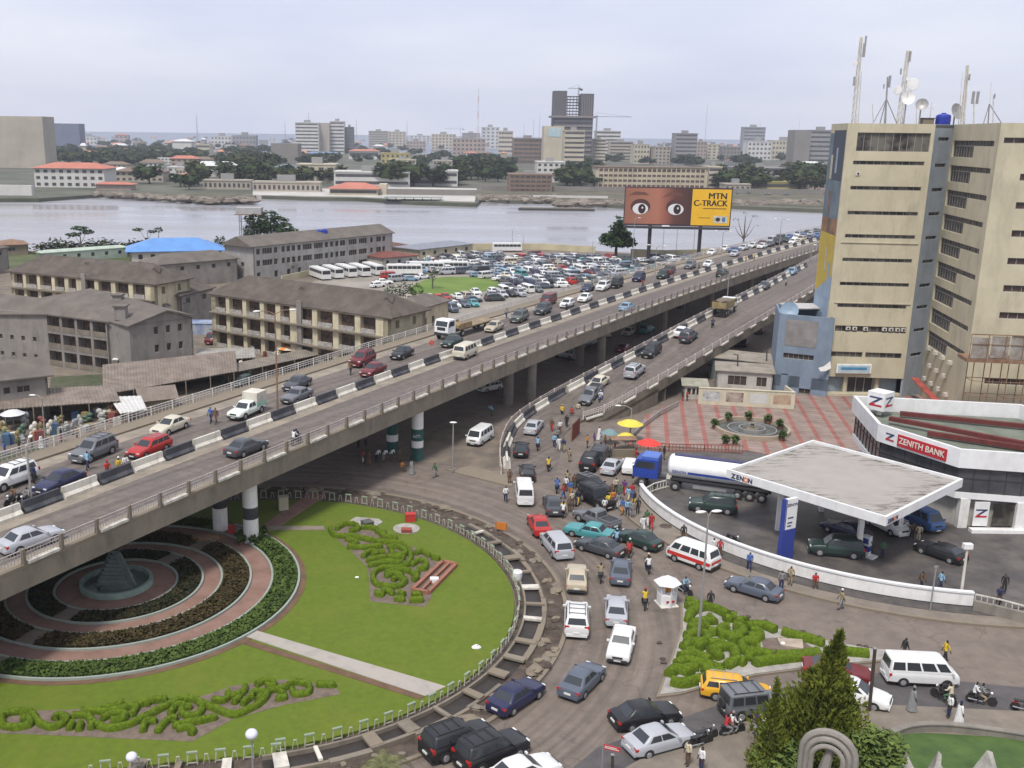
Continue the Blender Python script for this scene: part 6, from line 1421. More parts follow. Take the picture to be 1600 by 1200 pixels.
# tarpaulin mound, blue tarp
t=thing('tarpaulin_mound','blue grey tarpaulin covered mound beside the blue car in the left yard','tarpaulin',W(131,634));mb=MB();mb.ell((0,0,.3),(2.2,1.3,1.0),12,6,0,.08,rg);mb.build('cover',mat('tarp_blue',(.08,.14,.2),.7,.2,.8),t,True)
t=thing('tarpaulin_mound','flat green tarpaulin mound near the gabled grey block','tarpaulin',W(265,583));mb=MB();mb.ell((0,0,.1),(2.4,1.2,.8),12,6,0,.08,rg);mb.build('cover',mat('tarp_green',(.11,.17,.13),.7,.2,.8),t,True)
t=thing('tarpaulin_mound','blue and white tarpaulin over goods beside the maroon van','tarpaulin',W(322,520));mb=MB();mb.box(-3,3,-2,2,2.0,2.1);mb.box(-2.9,2.9,-1.9,-1.8,0,2);mb.build('cover',mat('tarp_blue2',(.10,.16,.32),.7,.3,.4,col2=(.4,.42,.45)),t)
# water tower on stilts and trees
p=W(392,392);ht=HTZ=WD(392,334,p.y).z
t=thing('water_tower','pale water tank on tall lattice stilts beside the lagoon','water tower',p);mb=MB()
for x in (-3,0,3):
    for y in (-1.5,1.5): mb.beam((x,y,0),(x,y,ht),.25,.25)
for k in range(5): mb.beam((-3,-1.5,ht*k/5),(0,-1.5,ht*(k+1)/5),.12,.12);mb.beam((3,-1.5,ht*k/5),(0,-1.5,ht*(k+1)/5),.12,.12);mb.beam((-3,-1.5,ht*k/5),(3,-1.5,ht*k/5),.12,.12)
mb.build('stilts',STEEL,t);mb=MB();mb.box(-3.9,3.9,-2.2,2.2,ht,ht+2.0);mb.build('tank',mat('tank_pale',(.34,.33,.32),.8,.1,.4),t);mb=MB();mb.box(-4.3,4.3,-2.5,2.5,ht-.25,ht-.01);mb.build('platform',RUST,t)
for i,(x,c_) in enumerate([(388,(.25,.42,.36)),(398,(.3,.5,.36)),(408,(.22,.36,.3))]):
    p=W(x,388);t=thing('plastic_tank',['left','middle','right'][i]+' one of three pale green tanks under the water tower','water tank',p+Vector((0,-3,5)));mb=MB();mb.lathe([(.9,-5),(.9,-4.9),(.9,0),(.95,.4),(.9,.8),(.95,1.2),(.5,1.5)],(0,0,0),14);mb.build('drum',mat('tank_green%d'%i,c_,.6,.1,1),t,True);mb=MB();mb.lathe([(.2,1.5),(.2,1.6)],(0,0,0),8);mb.build('lid',BLU,t)
# ---- trees
LF=[mat('leaves_dark',(.012,.03,.010),.85,.3,.6,col2=(.045,.085,.02),spec=.2),mat('leaves_olive',(.02,.035,.010),.85,.3,.6,col2=(.07,.085,.03),spec=.2)]
BARK=mat('bark',(.10,.08,.06),.95,.2,2)
def crown(seed,blobs,n,sz,m,flat=.5):
    rn=rng(seed);mb=MB();tot=sum(b[3]**2 for b in blobs)
    for (x,y,z,r) in blobs:
        for i in range(int(n*r*r/tot)):
            d=Vector((rn.gauss(0,1),rn.gauss(0,1),rn.gauss(0,1))).normalized()*r*rn.uniform(.55,1.08);c=Vector((x,y,z))+Vector((d.x,d.y,d.z*flat))
            a=Vector((rn.gauss(0,1),rn.gauss(0,1),rn.gauss(0,.5))).normalized();b=a.cross(Vector((rn.gauss(0,.6),rn.gauss(0,.6),1))).normalized();s=sz*rn.uniform(.6,1.4)
            mb.add([c-a*s-b*s*.4,c+a*s*.2-b*s*.5,c+a*s,c+b*s*.5],[(0,1,2,3)])
    return mb
def tree(name,lab,p,blobs,n,sz,m,trunk,seed,group=None,flat=.5,rz=0):
    t=thing(name,lab,'tree',p,rz,group);crown(seed,blobs,n,sz,m,flat).build('crown',m,t)
    mb=MB();h=max(b[2] for b in blobs);mb.tube([(0,0,-.3),(.05,0,h*.5),(0,.1,h*.9)],[trunk,trunk*.7,trunk*.3],8)
    for b in blobs[:7]: mb.tube([(0,0,h*.35),(b[0]*.5,b[1]*.5,b[2]*.75),(b[0]*.8,b[1]*.8,b[2])],[trunk*.5,trunk*.3,trunk*.1],5)
    mb.build('trunk',BARK,t);return t
rb=rng(5)
def layered(h,r,k):
    o=[]
    for i in range(k):
        z=h*(.35+.62*i/(k-1));rr=r*(1-.75*i/(k-1))
        m_=max(1,int(5-4*i/k))
        for j in range(m_+1):
            a=rb.uniform(0,6.28);o.append((math.cos(a)*rr*.6,math.sin(a)*rr*.6,z,max(.8,rr*.6)))
    return o
p=W(962,401);hh=WD(962,338,p.y).z;tree('almond_tree','big dark tiered almond tree beside the billboard legs',p,layered(hh,5.4,9),3200,.55,LF[0],.5,1,flat=.35)
p=W(424,392);hh=WD(424,330,p.y).z;tree('almond_tree','broad dark almond tree beside the water tower',p,[(rb.uniform(-6,6),rb.uniform(-3,3),hh*f,3.2) for f in (.5,.6,.7,.55,.65,.8)]+[(0,0,hh*.9,2.6),(6,0,hh*.45,3),(-6,0,hh*.5,3)],2000,.6,LF[0],.5,2,flat=.6)
p=W(127,395);tree('umbrella_tree','small flat-topped tree standing out of the shore scrub',p,[(-2,0,5.5,2.2),(2.4,0,6.3,2),(0,0,7.4,2.4)],500,.4,LF[0],.25,3,flat=.3)
p=W(232,392);tree('umbrella_tree','thin sparse tree behind the blue roof',p,[(-3,0,6.5,1.8),(1.5,0,6,1.5)],200,.35,LF[0],.2,4,flat=.3)
p=W(249,392);tree('umbrella_tree','second thin tree behind the blue roof, on the right',p,[(0,0,6.5,1.4)],120,.35,LF[0],.2,5,flat=.6)
p=W(345,400);tree('bush_tree','small olive tree at the corner of the blue roof',p,[(0,0,4.5,1.8),(0,0,3,1.5)],300,.35,LF[1],.2,6,flat=.9)
p=W(630,462);tree('bush_tree','round green bush at the left end of the round lawn',p,[(0,0,1.5,2),(3,1,1.3,1.8),(-3,0,1.2,1.5)],500,.3,LF[0],.2,7,flat=.8)
p=W(676,452);tree('bush_tree','bare small tree with a few leaves on the round lawn',p,[(0,0,3.6,1.6),(1,0,4.4,1.1)],130,.3,LF[1],.12,8,flat=.7)
p=W(455,432);tree('bush_tree','small light green tree in front of the long block',p,[(0,0,3,1.6),(0,0,4.4,1.2)],300,.3,LF[1],.15,9,flat=.9)
p=W(1110,398);tree('bare_tree','leafless grey tree right of the billboard',p+Vector((12,6,0)),[(-3,0,11,1.2),(3,0,12,1.2),(0,0,13,1),(4,0,9,.6),(-4,0,8.6,.6)],60,.3,LF[1],.35,10)
sb=thing('shore_bushes','',None) if False else None
mb=MB();r_=rng(9)
for i in range(900):
    x=r_.uniform(60,335);c=W(x,r_.uniform(386,400));hz_=3.2*(.5+.5*math.sin(x*.05)**2)
    for k in range(3):
        q=c+Vector((r_.uniform(-2,2),r_.uniform(-2,2),r_.uniform(0,hz_)));a=Vector((r_.gauss(0,1),r_.gauss(0,1),r_.gauss(0,.5))).normalized();b=a.cross(Vector((0,.5,1))).normalized();s=r_.uniform(.4,.9);mb.add([q-a*s,q+b*s*.6,q+a*s,q-b*s*.6],[(0,1,2,3)])
tag(mb.build('shore_scrub',LF[1]),kind='stuff')
# ---- billboard
bp0,bp1=W(1016,408),W(1095,402);bp0.z=bp1.z=0
Yb=bp0.y
q00,q10=WD(975,349,Yb),WD(1139,354,Yb-3);top=WD(975,293,Yb).z
bd=thing('billboard','huge two-legged billboard with a pair of wide eyes and a yellow panel','billboard',(q00.x,q00.y,0),math.atan2(q10.y-q00.y,q10.x-q00.x))
BW=(Vector((q10.x,q10.y))-Vector((q00.x,q00.y))).length;b0_=q00.z;BHt=top-b0_
sx_=BW*.63
def bq(x0,x1,z0,z1,e): return [(x0,-e,z0),(x1,-e,z0),(x1,-e,z1),(x0,-e,z1)]
mb=MB();mb.box(-.2,BW+.3,0.0,1.2,b0_-.5,top+.3);mb.build('frame',mat('billboard_frame',(.035,.02,.03),.6,.1,1),bd)
SK=bpy.data.materials.new('printed_skin');SK.use_nodes=True;t=SK.node_tree;b=t.nodes['Principled BSDF'];b.inputs['Roughness'].default_value=.6
tc=t.nodes.new('ShaderNodeTexCoord');sp=t.nodes.new('ShaderNodeSeparateXYZ');t.links.new(tc.outputs['Generated'],sp.inputs[0]);rp_=t.nodes.new('ShaderNodeValToRGB')
el=rp_.color_ramp.elements;el[0].position=0;el[0].color=(.25,.10,.06,1);el[1].position=1;el[1].color=(.05,.018,.014,1)
for ps,cl__ in ((.25,(.30,.125,.075,1)),(.5,(.36,.14,.085,1)),(.62,(.25,.085,.055,1)),(.75,(.10,.035,.025,1))):
    e_=el.new(ps);e_.color=cl__
t.links.new(sp.outputs[0],rp_.inputs[0]);t.links.new(rp_.outputs[0],b.inputs['Base Color'])
mb=MB();mb.add(bq(0,sx_,b0_,top,.03),[(0,1,2,3)]);mb.build('printed_face',SK,bd)
mb=MB();mb.add(bq(sx_+.15,BW,b0_-.1,top-.1,.04),[(0,1,2,3)]);mb.build('yellow_panel',mat('advert_yellow',(.70,.40,.012),.6,.04,.3),bd)
def disc(cx,cz,rx,rz_,e,m,nm,cut=None):
    mb=MB();n=28;mb.add([(cx+rx*math.cos(2*math.pi*k/n),-e,cz+rz_*math.sin(2*math.pi*k/n)) for k in range(n)],[tuple(range(n))]);mb.build(nm,m,bd)
u_=BHt
EW=mat('eye_white',(.62,.62,.62),.5,0);LID=mat('lid_brown',(.07,.022,.018),.6,0);IR=mat('iris_brown',(.03,.013,.01),.4,0)
for cx,px in ((sx_*.235,.06),(sx_*.77,.02)):
    cz=b0_+u_*.42
    disc(cx,cz+.06*u_,.15*sx_,.215*u_,.05,LID,'eyelid');disc(cx,cz,.118*sx_,.155*u_,.06,EW,'eyeball');disc(cx+.02*sx_+px,cz+.0*u_,.056*sx_,.135*u_,.07,IR,'iris');disc(cx+.03*sx_,cz+.03*u_,.012*sx_,.03*u_,.08,WHTC,'eye_glint')
for cx,ti in ((sx_*.2,.1),(sx_*.72,.35)):
    mb=MB();P_=[(cx-.17*sx_,b0_+u_*(.80-ti*.2)),(cx-.05*sx_,b0_+u_*(.9)),(cx+.1*sx_,b0_+u_*.88),(cx+.16*sx_,b0_+u_*.80),(cx+.08*sx_,b0_+u_*.80),(cx-.05*sx_,b0_+u_*.80)]
    mb.add([(x,-.05,z) for x,z in P_],[(0,5,4,3,2,1)]);mb.build('eyebrow',mat('brow_brown',(.13,.05,.035) if cx<sx_*.5 else (.12,.05,.035),.6,0),bd)
INK=mat('advert_black',(.02,.015,.01),.5,0)
yw=BW-sx_
[text('MTN',u_*.24,INK,bd,(sx_+yw*.9+k_*.045*u_*.2,-.06-.002*k_,b0_+u_*.80),(R(90),0,0),'lettering',.01,'RIGHT') for k_ in (-1,0,1)]
[text('C-TRACK',u_*.235,INK,bd,(sx_+yw*.92+k_*.045*u_*.2,-.06-.002*k_,b0_+u_*.60),(R(90),0,0),'lettering',.01,'RIGHT',sx=.93) for k_ in (-1,0,1)]
text('everywhere you go',u_*.09,mat('advert_brown',(.25,.12,.01),.5,0),bd,(sx_+yw*.92,-.06,b0_+u_*.45),(R(90),0,0),'lettering',.01,'RIGHT') if False else None
mb=MB();mb.box(sx_+yw*.3,sx_+yw*.9,-.06,-.045,b0_+u_*.445,b0_+u_*.475);mb.build('small_print_line',mat('advert_brown',(.25,.12,.01),.5,0),bd)
mb=MB();mb.box(sx_+yw*.2,sx_+yw*.5,-.06,-.045,b0_+u_*.19,b0_+u_*.21);mb.build('small_print_line',mat('advert_brown',(.25,.12,.01)),bd)
mb=MB();mb.box(sx_+yw*.58,sx_+yw*.94,-.06,-.045,b0_+u_*.06,b0_+u_*.26);mb.build('logo_panel',mat('advert_white',(.6,.6,.55),.5,.3,2,col2=(.35,.3,.2)),bd)
disc(sx_+yw*.70,b0_+u_*.16,.06*yw,.055*u_,.07,INK,'logo');disc(sx_+yw*.85,b0_+u_*.16,.045*yw,.07*u_,.07,mat('advert_blue',(.05,.15,.3),.5,0),'logo')
for k,x in enumerate((BW*.255,BW*.735)):
    mb=MB();mb.tube([(x,.6,0),(x,.6,b0_-.4)],.55,12);mb.build('leg',mat('billboard_leg',(.02,.02,.025),.6,0),bd)
mb=MB();mb.box(-.1,BW,-1.1,0,b0_-1.3,b0_-.6);mb.build('catwalk',DARKM,bd)
mb=MB();mb.box(BW*.36,BW*.43,-1.5,-1.1,b0_-.6,b0_-.2);mb.build('floodlight',WHT,bd)
# ================= FAR SHORE AND CITY =================
FM={}
def fm(n,c,st=.35):
    return mat('far_'+n,c,.9,.1,.05,stain=(tuple(x*.6 for x in c),.06,st,(1,1,.4)))
WB_=mat('far_window_band',(.06,.058,.06),.4,.4,.15)
FC_=dict(white=(.52,.51,.48),cream=(.46,.41,.31),grey=(.25,.245,.24),beige=(.36,.32,.26),pink=(.34,.27,.23),brown=(.20,.14,.10),blue=(.12,.14,.20),mustard=(.38,.32,.12),dark=(.12,.115,.115),concrete=(.20,.185,.165))
WMESH={}
def farwin(w,h,par,x,y,z):
    k=(round(w,1),round(h,1))
    if k not in WMESH: m=MB();m.box(-w/2,w/2,-.1,.06,0,h);WMESH[k]=m.mesh('window',WB_)
    return put('window',WMESH[k],par,(x,y,z))
def fb(x0,x1,yt,yb,col,lab,style='bands',nf=4,dep=22,roof=None,name='building',cat='building',nw=6,group=None,side=None):
    p=W(x0,yb,.3);q=W(x1,yb,.3);Y=(p.y+q.y)/2;p=WD(x0,yb,Y);q=WD(x1,yb,Y);z=WD((x0+x1)/2,yt,Y).z;wd=q.x-p.x;c=(p.x+q.x)/2
    t=thing(name,lab,cat,(c,Y,.2),0,group);h=z-.2
    mb=MB();mb.box(-wd/2,wd/2,0,dep,0,h);mb.build('walls',fm(col,FC_[col]),t)
    fh=h/nf
    if style=='bands':
        for k in range(nf):
            mb=MB();mb.box(-wd/2+wd*.04,wd/2-wd*.04,-.12,.05,k*fh+fh*.35,k*fh+fh*.78);mb.build('window_band',WB_,t)
        mb=MB()
        for k in range(1,max(2,nw)):
            x=-wd/2+wd*k/nw;mb.box(x-.35,x+.35,-.3,-.121,0,h*.99)
        if nw>0: mb.build('pilasters',fm(col,FC_[col]),t)
    elif style=='grid':
        for k in range(nf):
            for j in range(nw):
                farwin(wd/nw*.5,fh*.45,t,-wd/2+wd*(j+.5)/nw,-.05,k*fh+fh*.3)
    elif style=='ribbon':
        for k in range(nf):
            mb=MB();mb.box(-wd/2+wd*.02,wd/2-wd*.02,-.12,.05,k*fh+fh*.4,k*fh+fh*.8);mb.build('window_band',WB_,t)
    if roof:
        mb=MB();o=1.5;e=[(-wd/2-o,-o,h),(wd/2+o,-o,h),(wd/2+o,dep+o,h),(-wd/2-o,dep+o,h)];r=min(dep,wd)*.3
        mb.add(e+[(-wd/2+r*1.2,dep/2,h+r*.45),(wd/2-r*1.2,dep/2,h+r*.45)],[(0,1,5,4),(2,3,4,5),(1,2,5),(3,0,4)]);mb.build('roof',roof,t)
    elif style!='plain':
        mb=MB();mb.box(-wd/2-.3,wd/2+.3,-.4,dep+.3,h+.003,h+.9);mb.build('parapet',fm(col,FC_[col]),t)
        mb=MB();mb.box(-wd*.15,wd*.12,dep*.3,dep*.6,h+.9,h+.9+fh*.7);mb.build('roof_house',fm('grey',FC_['grey']),t)
    return t
RRED=mat('far_red_roof',(.42,.15,.10),.8,.1,.1);RORG=mat('far_orange_roof',(.45,.20,.12),.8,.1,.1);RBLU=mat('far_blue_roof',(.13,.2,.32),.8,.1,.1);RWH=mat('far_white_roof',(.55,.55,.53),.8,.08,.1);RBR=mat('far_brown_roof',(.17,.12,.09),.9,.1,.1)
B_=[
(-90,72,181,262,'beige','huge windowless beige slab block at the left edge across the water','plain',8,30,None,0),
(88,126,193,236,'blue','dark blue grey office block right of the huge slab','plain',6,30,None,0),
(104,110,168,200,'grey','slim grey tower rising behind the dark blue block','plain',6,6,None,0),
(55,164,263,293,'white','white three storey building with red roof on the far shore','grid',3,25,RRED,9),
(-60,50,289,305,'white','long white shore wall at the left edge of the far bank','plain',1,3,None,0),
(124,152,214,226,'white','small white building beside the dark blue block','grid',2,25,None,5),
(180,200,211,224,'pink','small pink building with red roof near the sea horizon','grid',2,25,RRED,3),
(208,224,222,236,'beige','small beige building left of the white-roofed hall','grid',2,25,None,3),
(270,300,221,242,'white','white-roofed hall among the trees','plain',2,30,RWH,0),
(303,328,226,240,'cream','cream building right of the white-roofed hall','ribbon',2,30,None,0),
(330,362,213,232,'white','white low office with dark windows left of a longer one','grid',3,30,None,6),
(364,400,212,233,'grey','long grey and white office near the sea horizon','grid',3,30,None,7),
(424,466,224,258,'concrete','grey concrete building with a dark glass front','plain',3,30,None,0),
(462,498,192,240,'white','white banded tower, left part of the white and grey group','ribbon',9,30,None,0),
(499,515,192,240,'beige','beige blank stair tower between two banded towers','plain',9,28,None,0),
(516,538,190,240,'white','white banded tower, right part of the white and grey group','ribbon',9,26,None,0),
(539,552,199,240,'dark','narrow dark grey tower right of the white banded pair','bands',8,26,None,2),
(576,606,205,231,'beige','brownish beige tower with square top left of a lower beige one','ribbon',7,30,None,0),
(607,634,206,231,'cream','cream block right of the brownish beige tower','grid',6,30,None,5),
(635,665,221,236,'pink','low reddish block right of the cream block','grid',3,30,None,6),
(674,712,210,234,'cream','cream banded building left of the red mast','grid',5,30,None,7),
(707,758,217,243,'pink','pinkish long building in front of the red mast','grid',4,30,None,8),
(722,750,208,222,'brown','dark red brown building under construction behind the mast','bands',4,20,None,5),
(752,780,199,232,'white','white block with stepped top right of the mast','grid',6,30,None,4),
(778,801,205,240,'cream','cream block with dark upright windows','bands',5,25,None,5),
(801,848,217,256,'brown','brown unfinished block wrapped in scaffolding','bands',6,25,None,6),
(880,0,0,0,'','',0,0,0,0,0),
(930,968,205,250,'white','white banded tower right of the unfinished skyscraper','ribbon',8,30,None,0),
(927,945,218,258,'cream','cream stair-like block beside the unfinished skyscraper','ribbon',8,24,None,0),
(990,1014,226,256,'cream','cream low block left of a grey one in the middle distance','grid',4,30,None,5),
(1013,1022,230,256,'dark','narrow dark glass block between two cream ones','plain',4,30,None,0),
(1022,1046,230,257,'beige','beige block with small windows behind the long hostel','grid',5,30,None,4),
(1053,1087,209,258,'grey','grey tower with white window bands and dark sides','ribbon',8,25,None,0),
(1088,1103,222,250,'pink','pinkish block right of the grey banded tower','grid',5,25,None,3),
(1159,1193,199,242,'grey','pale grey tower standing behind white blocks','ribbon',8,25,None,0),
(1167,1204,222,250,'white','white block in front of the pale grey tower','grid',4,30,None,6),
(1205,1246,220,250,'cream','white and cream block with many windows','grid',4,30,None,8),
(1238,1262,203,262,'concrete','blank concrete side tower of the large grey office','plain',8,30,None,0),
(1262,1303,204,262,'grey','large grey office with white window bands by the beige tower','ribbon',8,30,None,0),
(1145,1226,263,284,'grey','long low grey building with white bands on the far shore','ribbon',3,25,None,0),
(1252,1290,283,297,'pink','low pink house near the right end of the far shore','grid',1,16,RBR,4),
(1132,1172,289,299,'beige','low beige house behind the billboard on the far shore','grid',1,14,None,5),
(952,988,222,252,'beige','beige mid-rise right of the white banded tower','ribbon',6,24,None,0),
(1104,1126,226,250,'cream','cream mid-rise between the grey banded tower and the pale grey tower','grid',5,24,None,3),
(1128,1156,230,252,'concrete','concrete block left of the pale grey tower','grid',4,24,None,5),
(640,672,212,226,'white','white block behind the low reddish block','grid',4,24,None,5),
(1180,1245,285,297,'mustard','low mustard building near the far shore','ribbon',1,20,None,0),
(1226,1300,262,276,'dark','low dark building under the large grey office','ribbon',2,20,None,0),
(522,640,270,292,'white','long white modern building with dark red window band, left half','ribbon',2,25,None,0),
(642,715,268,291,'white','long white modern building with dark red window band, right half','ribbon',2,22,None,0),
(426,464,262,278,'white','white box building with slate roof left of the slanted white hall','plain',2,25,mat('far_slate_roof',(.12,.16,.17),.8,.1,.1),0),
(464,525,258,286,'cream','slanted white hall with dark square windows','grid',2,25,None,4),
(180,255,268,284,'beige','brownish house with dark roof on the far shore','grid',2,20,RBR,8),
(150,205,288,297,'pink','long red-roofed shed right of the white building','plain',1,10,RRED,0),
(262,300,262,276,'white','white villa with dark windows near the far shore','grid',2,16,None,4),
(296,372,259,276,'white','pale hall with wide white roof near the far shore','plain',2,25,RWH,0),
(278,322,274,285,'beige','house with salmon roof on the far shore','plain',1,14,RORG,0),
(318,392,283,296,'beige','low beige boundary building left of the quay','grid',1,10,None,10),
(395,500,286,300,'beige','row of low beige sheds behind the quay','grid',1,12,None,14),
(515,590,295,306,'cream','cream pavilion with salmon red pyramid roof on the quay','ribbon',1,24,RRED,0),
(592,604,288,305,'cream','small cream block beside the red-roofed pavilion','plain',2,14,None,0),
(605,745,296,306,'concrete','long stained concrete wall at the end of the quay','plain',1,2,None,0),
(478,530,240,246,'blue','long low blue-roofed shed among the trees','plain',1,20,RBLU,0),
(545,592,236,249,'white','white hall with brown red roof in mid distance','ribbon',1,20,RRED,0),
(595,640,240,256,'mustard','mustard yellow building in mid distance','grid',2,20,None,6),
(608,650,250,262,'cream','cream two storey house before the mustard building','grid',2,20,None,6),
(676,714,252,266,'beige','beige house with flat roof before the pinkish long building','grid',2,20,None,5),
(795,862,274,300,'brown','brown scaffolded shell of a building near the shore','bands',4,20,None,8),
(838,882,254,285,'white','white building with blue trim and red roof under the blank tower','grid',4,20,None,5),
(750,795,262,272,'cream','low cream building left of the scaffolded shell','grid',1,20,None,5),
(752,1292,293,301,'concrete','long dull grey fence wall in front of the long hostel on the far shore','plain',1,1.5,None,0),
(833,950,306,310,'white','long low white pipe-like wall on the far shore','plain',1,2,None,0),
]
for r in B_:
    if not r[5]: continue
    fb(*r[:6],style=r[6],nf=r[7] or 1,dep=r[8],roof=r[9],nw=r[10])
# dark red band & side marks
# long hostel with mustard fins
def hostel():
    Y=W(1000,294,.3).y;p=WD(930,294,Y);q=WD(1104,294,Y);z=WD(1000,263,Y).z;wd=q.x-p.x
    t=thing('hostel_block','long cream four storey hostel with mustard fins and a red roof edge behind the billboard','building',(p.x,Y,.2));mb=MB();mb.box(0,wd,0,20,0,z);mb.build('walls',fm('cream',FC_['cream']),t)
    fh=z/4
    for k in range(4):
        mb=MB();mb.box(2,wd-2,-.2,.05,k*fh+fh*.3,k*fh+fh*.72);mb.build('window_band',mat('hostel_band',(.10,.05,.045),.6,.4,.2),t)
    for j in range(23):
        mb=MB();x=2+(wd-4)*j/22;mb.box(x-.35,x+.35,-.8,-.21,0,z);mb.build('fin',fm('cream2',(.48,.42,.28)),t)
    mb=MB();mb.box(-.5,wd+.5,-1,21,z+.003,z+.9);mb.build('roof_edge',RBR,t)
    p2=WD(1104,294,Y+10);mb=MB();mb.box(wd+.01,wd+18,4,20,0,z*.98);pass
hostel()
fb(1106,1126,262,294,'cream','cream end block of the long hostel','ribbon',4,20,None)
# blank tower with blue emblem + banded tower
t=fb(848,879,197,268,'cream','blank cream tower with a pale blue emblem beside the unfinished skyscraper','plain',9,24)
mb=MB();mb.box(-4,10,-.3,-.05,78,98)
Y=t.location.y
z1=WD(862,200,Y).z;z2=WD(862,214,Y).z;mb=MB();mb.box(-6,7,-.3,-.05,z2,z1);mb.build('emblem',mat('pale_blue_emblem',(.25,.42,.5),.7,.3,.08,col2=(.45,.52,.5)),t)
fb(880,911,205,272,'cream','cream banded office tower in front of the unfinished skyscraper','ribbon',9,22)
# unfinished skyscraper
Y=W(895,258,.3).y;X=lambda x:WD(x,200,Y).x
Zz=lambda y:WD(895,y,Y).z
t=thing('unfinished_skyscraper','dark unfinished concrete skyscraper with an open frame core and cranes','building',(X(895),Y,.2));loc=t.location
sk=fm('skyscraper',(.085,.078,.08),.2)
def sb(x0,x1,y0,y1,d0=0,d1=25,n='slab',m=sk): mb=LM(loc);mb.box(X(x0),X(x1),Y+d0,Y+d1,Zz(y1),Zz(y0));return mb.build(n,m,t)
sb(864,884,142,183,n='left_core');sb(906,926,146,183,n='right_core');sb(864,926,183,258,n='lower_floors')
for k in range(8): sb(884.2,905.8,150+k*4.6,151.2+k*4.6,2,20,'open_floor')
for x in (885,889,894,899,905): sb(x,x+.9,150,183,2,3,'frame_column')
for k in range(9): sb(866,925,188+k*7.5,190.5+k*7.5,-1,-.05,'floor_edge',fm('edge',(.2,.18,.17)))
for k in range(5): sb(908+k*3.5,909+k*3.5,148,182,-1,-.05,'column_line',fm('edge',(.2,.18,.17)))
sb(860,930,181,184,-4,28,'scaffold_deck',fm('edge',(.2,.18,.17)))
def crane(xb,yb,yt,xj0,xj1,Y,lab,z0=None,w=1.2):
    b=WD(xb,yb,Y);tp=WD(xb,yt,Y);a=WD(xj0,yt+2,Y);c=WD(xj1,yt+2,Y)
    t=thing('tower_crane',lab,'crane',b);mb=MB();h=tp.z-b.z;n=int(h/4)+2
    for sx,sy in ((1,1),(1,-1),(-1,1),(-1,-1)): mb.beam((sx*w/2,sy*w/2,0),(sx*w/2,sy*w/2,h),.3,.3)
    for k in range(n): mb.beam((-w/2,-w/2,h*k/n),(w/2,-w/2,h*(k+1)/n),.2,.2)
    mb.build('mast',DARKM,t);mb=MB();zz=a.z-b.z
    mb.beam((a.x-b.x,0,zz),(c.x-b.x,0,zz),.8,.5);mb.beam((a.x-b.x,0,zz),(0,0,h+3),.2,.2);mb.beam((c.x-b.x,0,zz),(0,0,h+3),.2,.2);mb.build('jib',DARKM,t)
    e=a if abs(a.x-b.x)<abs(c.x-b.x) else c;mb=MB();mb.box(e.x-b.x-2,e.x-b.x+2,-1,1,zz-2.5,zz-.3);mb.build('counterweight',DARKM,t)
crane(903,165,136,888,908,Y,'crane on top of the unfinished skyscraper')
crane(929,258,180,922,987,Y+5,'tower crane with a long level jib right of the unfinished skyscraper')
crane(719,230,199,695,724,W(719,232,.3).y,'small tower crane left of the tall red mast')
# lattice masts
def farmast(x,yt,yb,lab,w=5,col=None,seg=8,depthy=None):
    b=W(x,yb,.3);tp=WD(x,yt,b.y);h=tp.z
    t=thing('lattice_mast',lab,'mast',b)
    cols_m=[mat('mast_red',(.40,.10,.07),.7,0),mat('mast_white',(.55,.55,.55),.7,0)] if col is None else [col,col]
    for k in range(seg):
        mb=MB();za,zb=h*k/seg,h*(k+1)/seg;wa,wb_=w*(1-.85*k/seg),w*(1-.85*(k+1)/seg)
        for sx,sy in ((1,1),(1,-1),(-1,1),(-1,-1)): mb.beam((sx*wa/2,sy*wa/2,za),(sx*wb_/2,sy*wb_/2,zb),.45,.45)
        mb.beam((-wa/2,-wa/2,za),(wb_/2,-wb_/2,zb),.3,.3);mb.beam((wa/2,-wa/2,za),(-wb_/2,-wb_/2,zb),.3,.3);mb.beam((-wa/2,-wa/2,za),(wa/2,-wa/2,za),.3,.3)
        mb.build('mast_section',cols_m[k%2],t)
farmast(746,138,232,'tall red and white lattice mast in the middle of the skyline',7)
GM_=mat('mast_grey',(.3,.3,.31),.8,0)
for i,(x,yt,l) in enumerate([(309,180,'thin mast above the sea horizon on the left'),(446,190,'thin mast left of the white banded towers'),(557,186,'thin mast right of the white banded towers'),(483,176,'short mast on top of the left banded tower'),(636,188,'thin mast between cream blocks'),(833,186,'thin mast left of the blank tower'),(842,178,'second thin mast left of the blank tower'),(1101,163,'tall thin grey mast left of the pale grey tower'),(1185,188,'short mast behind the pale grey tower'),(1246,180,'thin mast left of the large grey office'),(818,193,'faint short mast left of the unfinished skyscraper')]):
    farmast(x,yt,226,l,3.2,GM_,6)
# pontoon / barge and landing
t=thing('barge','dark flat barge moored at the quay','barge',W(646,319,-1.5));mb=MB();mb.box(-16,16,0,9,-.2,1.2);mb.build('hull',DARKM,t);mb=MB()
for x in range(-15,16,5):
    for y in (.5,8.5): mb.beam((x,y,1.2),(x,y,3.4),.25,.25)
mb.build('posts',DARKM,t);mb=MB();mb.box(-16.5,16.5,-.5,9.5,3.4,3.7);mb.build('roof',mat('barge_roof',(.22,.25,.24),.8,.1,.2),t)
t=thing('barge','small dark barge lying off the right far shore','barge',W(870,329,-1.5));mb=MB();mb.box(-20,20,0,5,-.2,.9);mb.build('hull',DARKM,t);mb=MB();mb.box(-19,19,.5,4.5,.902,1.3);mb.build('load',BROWN,t)
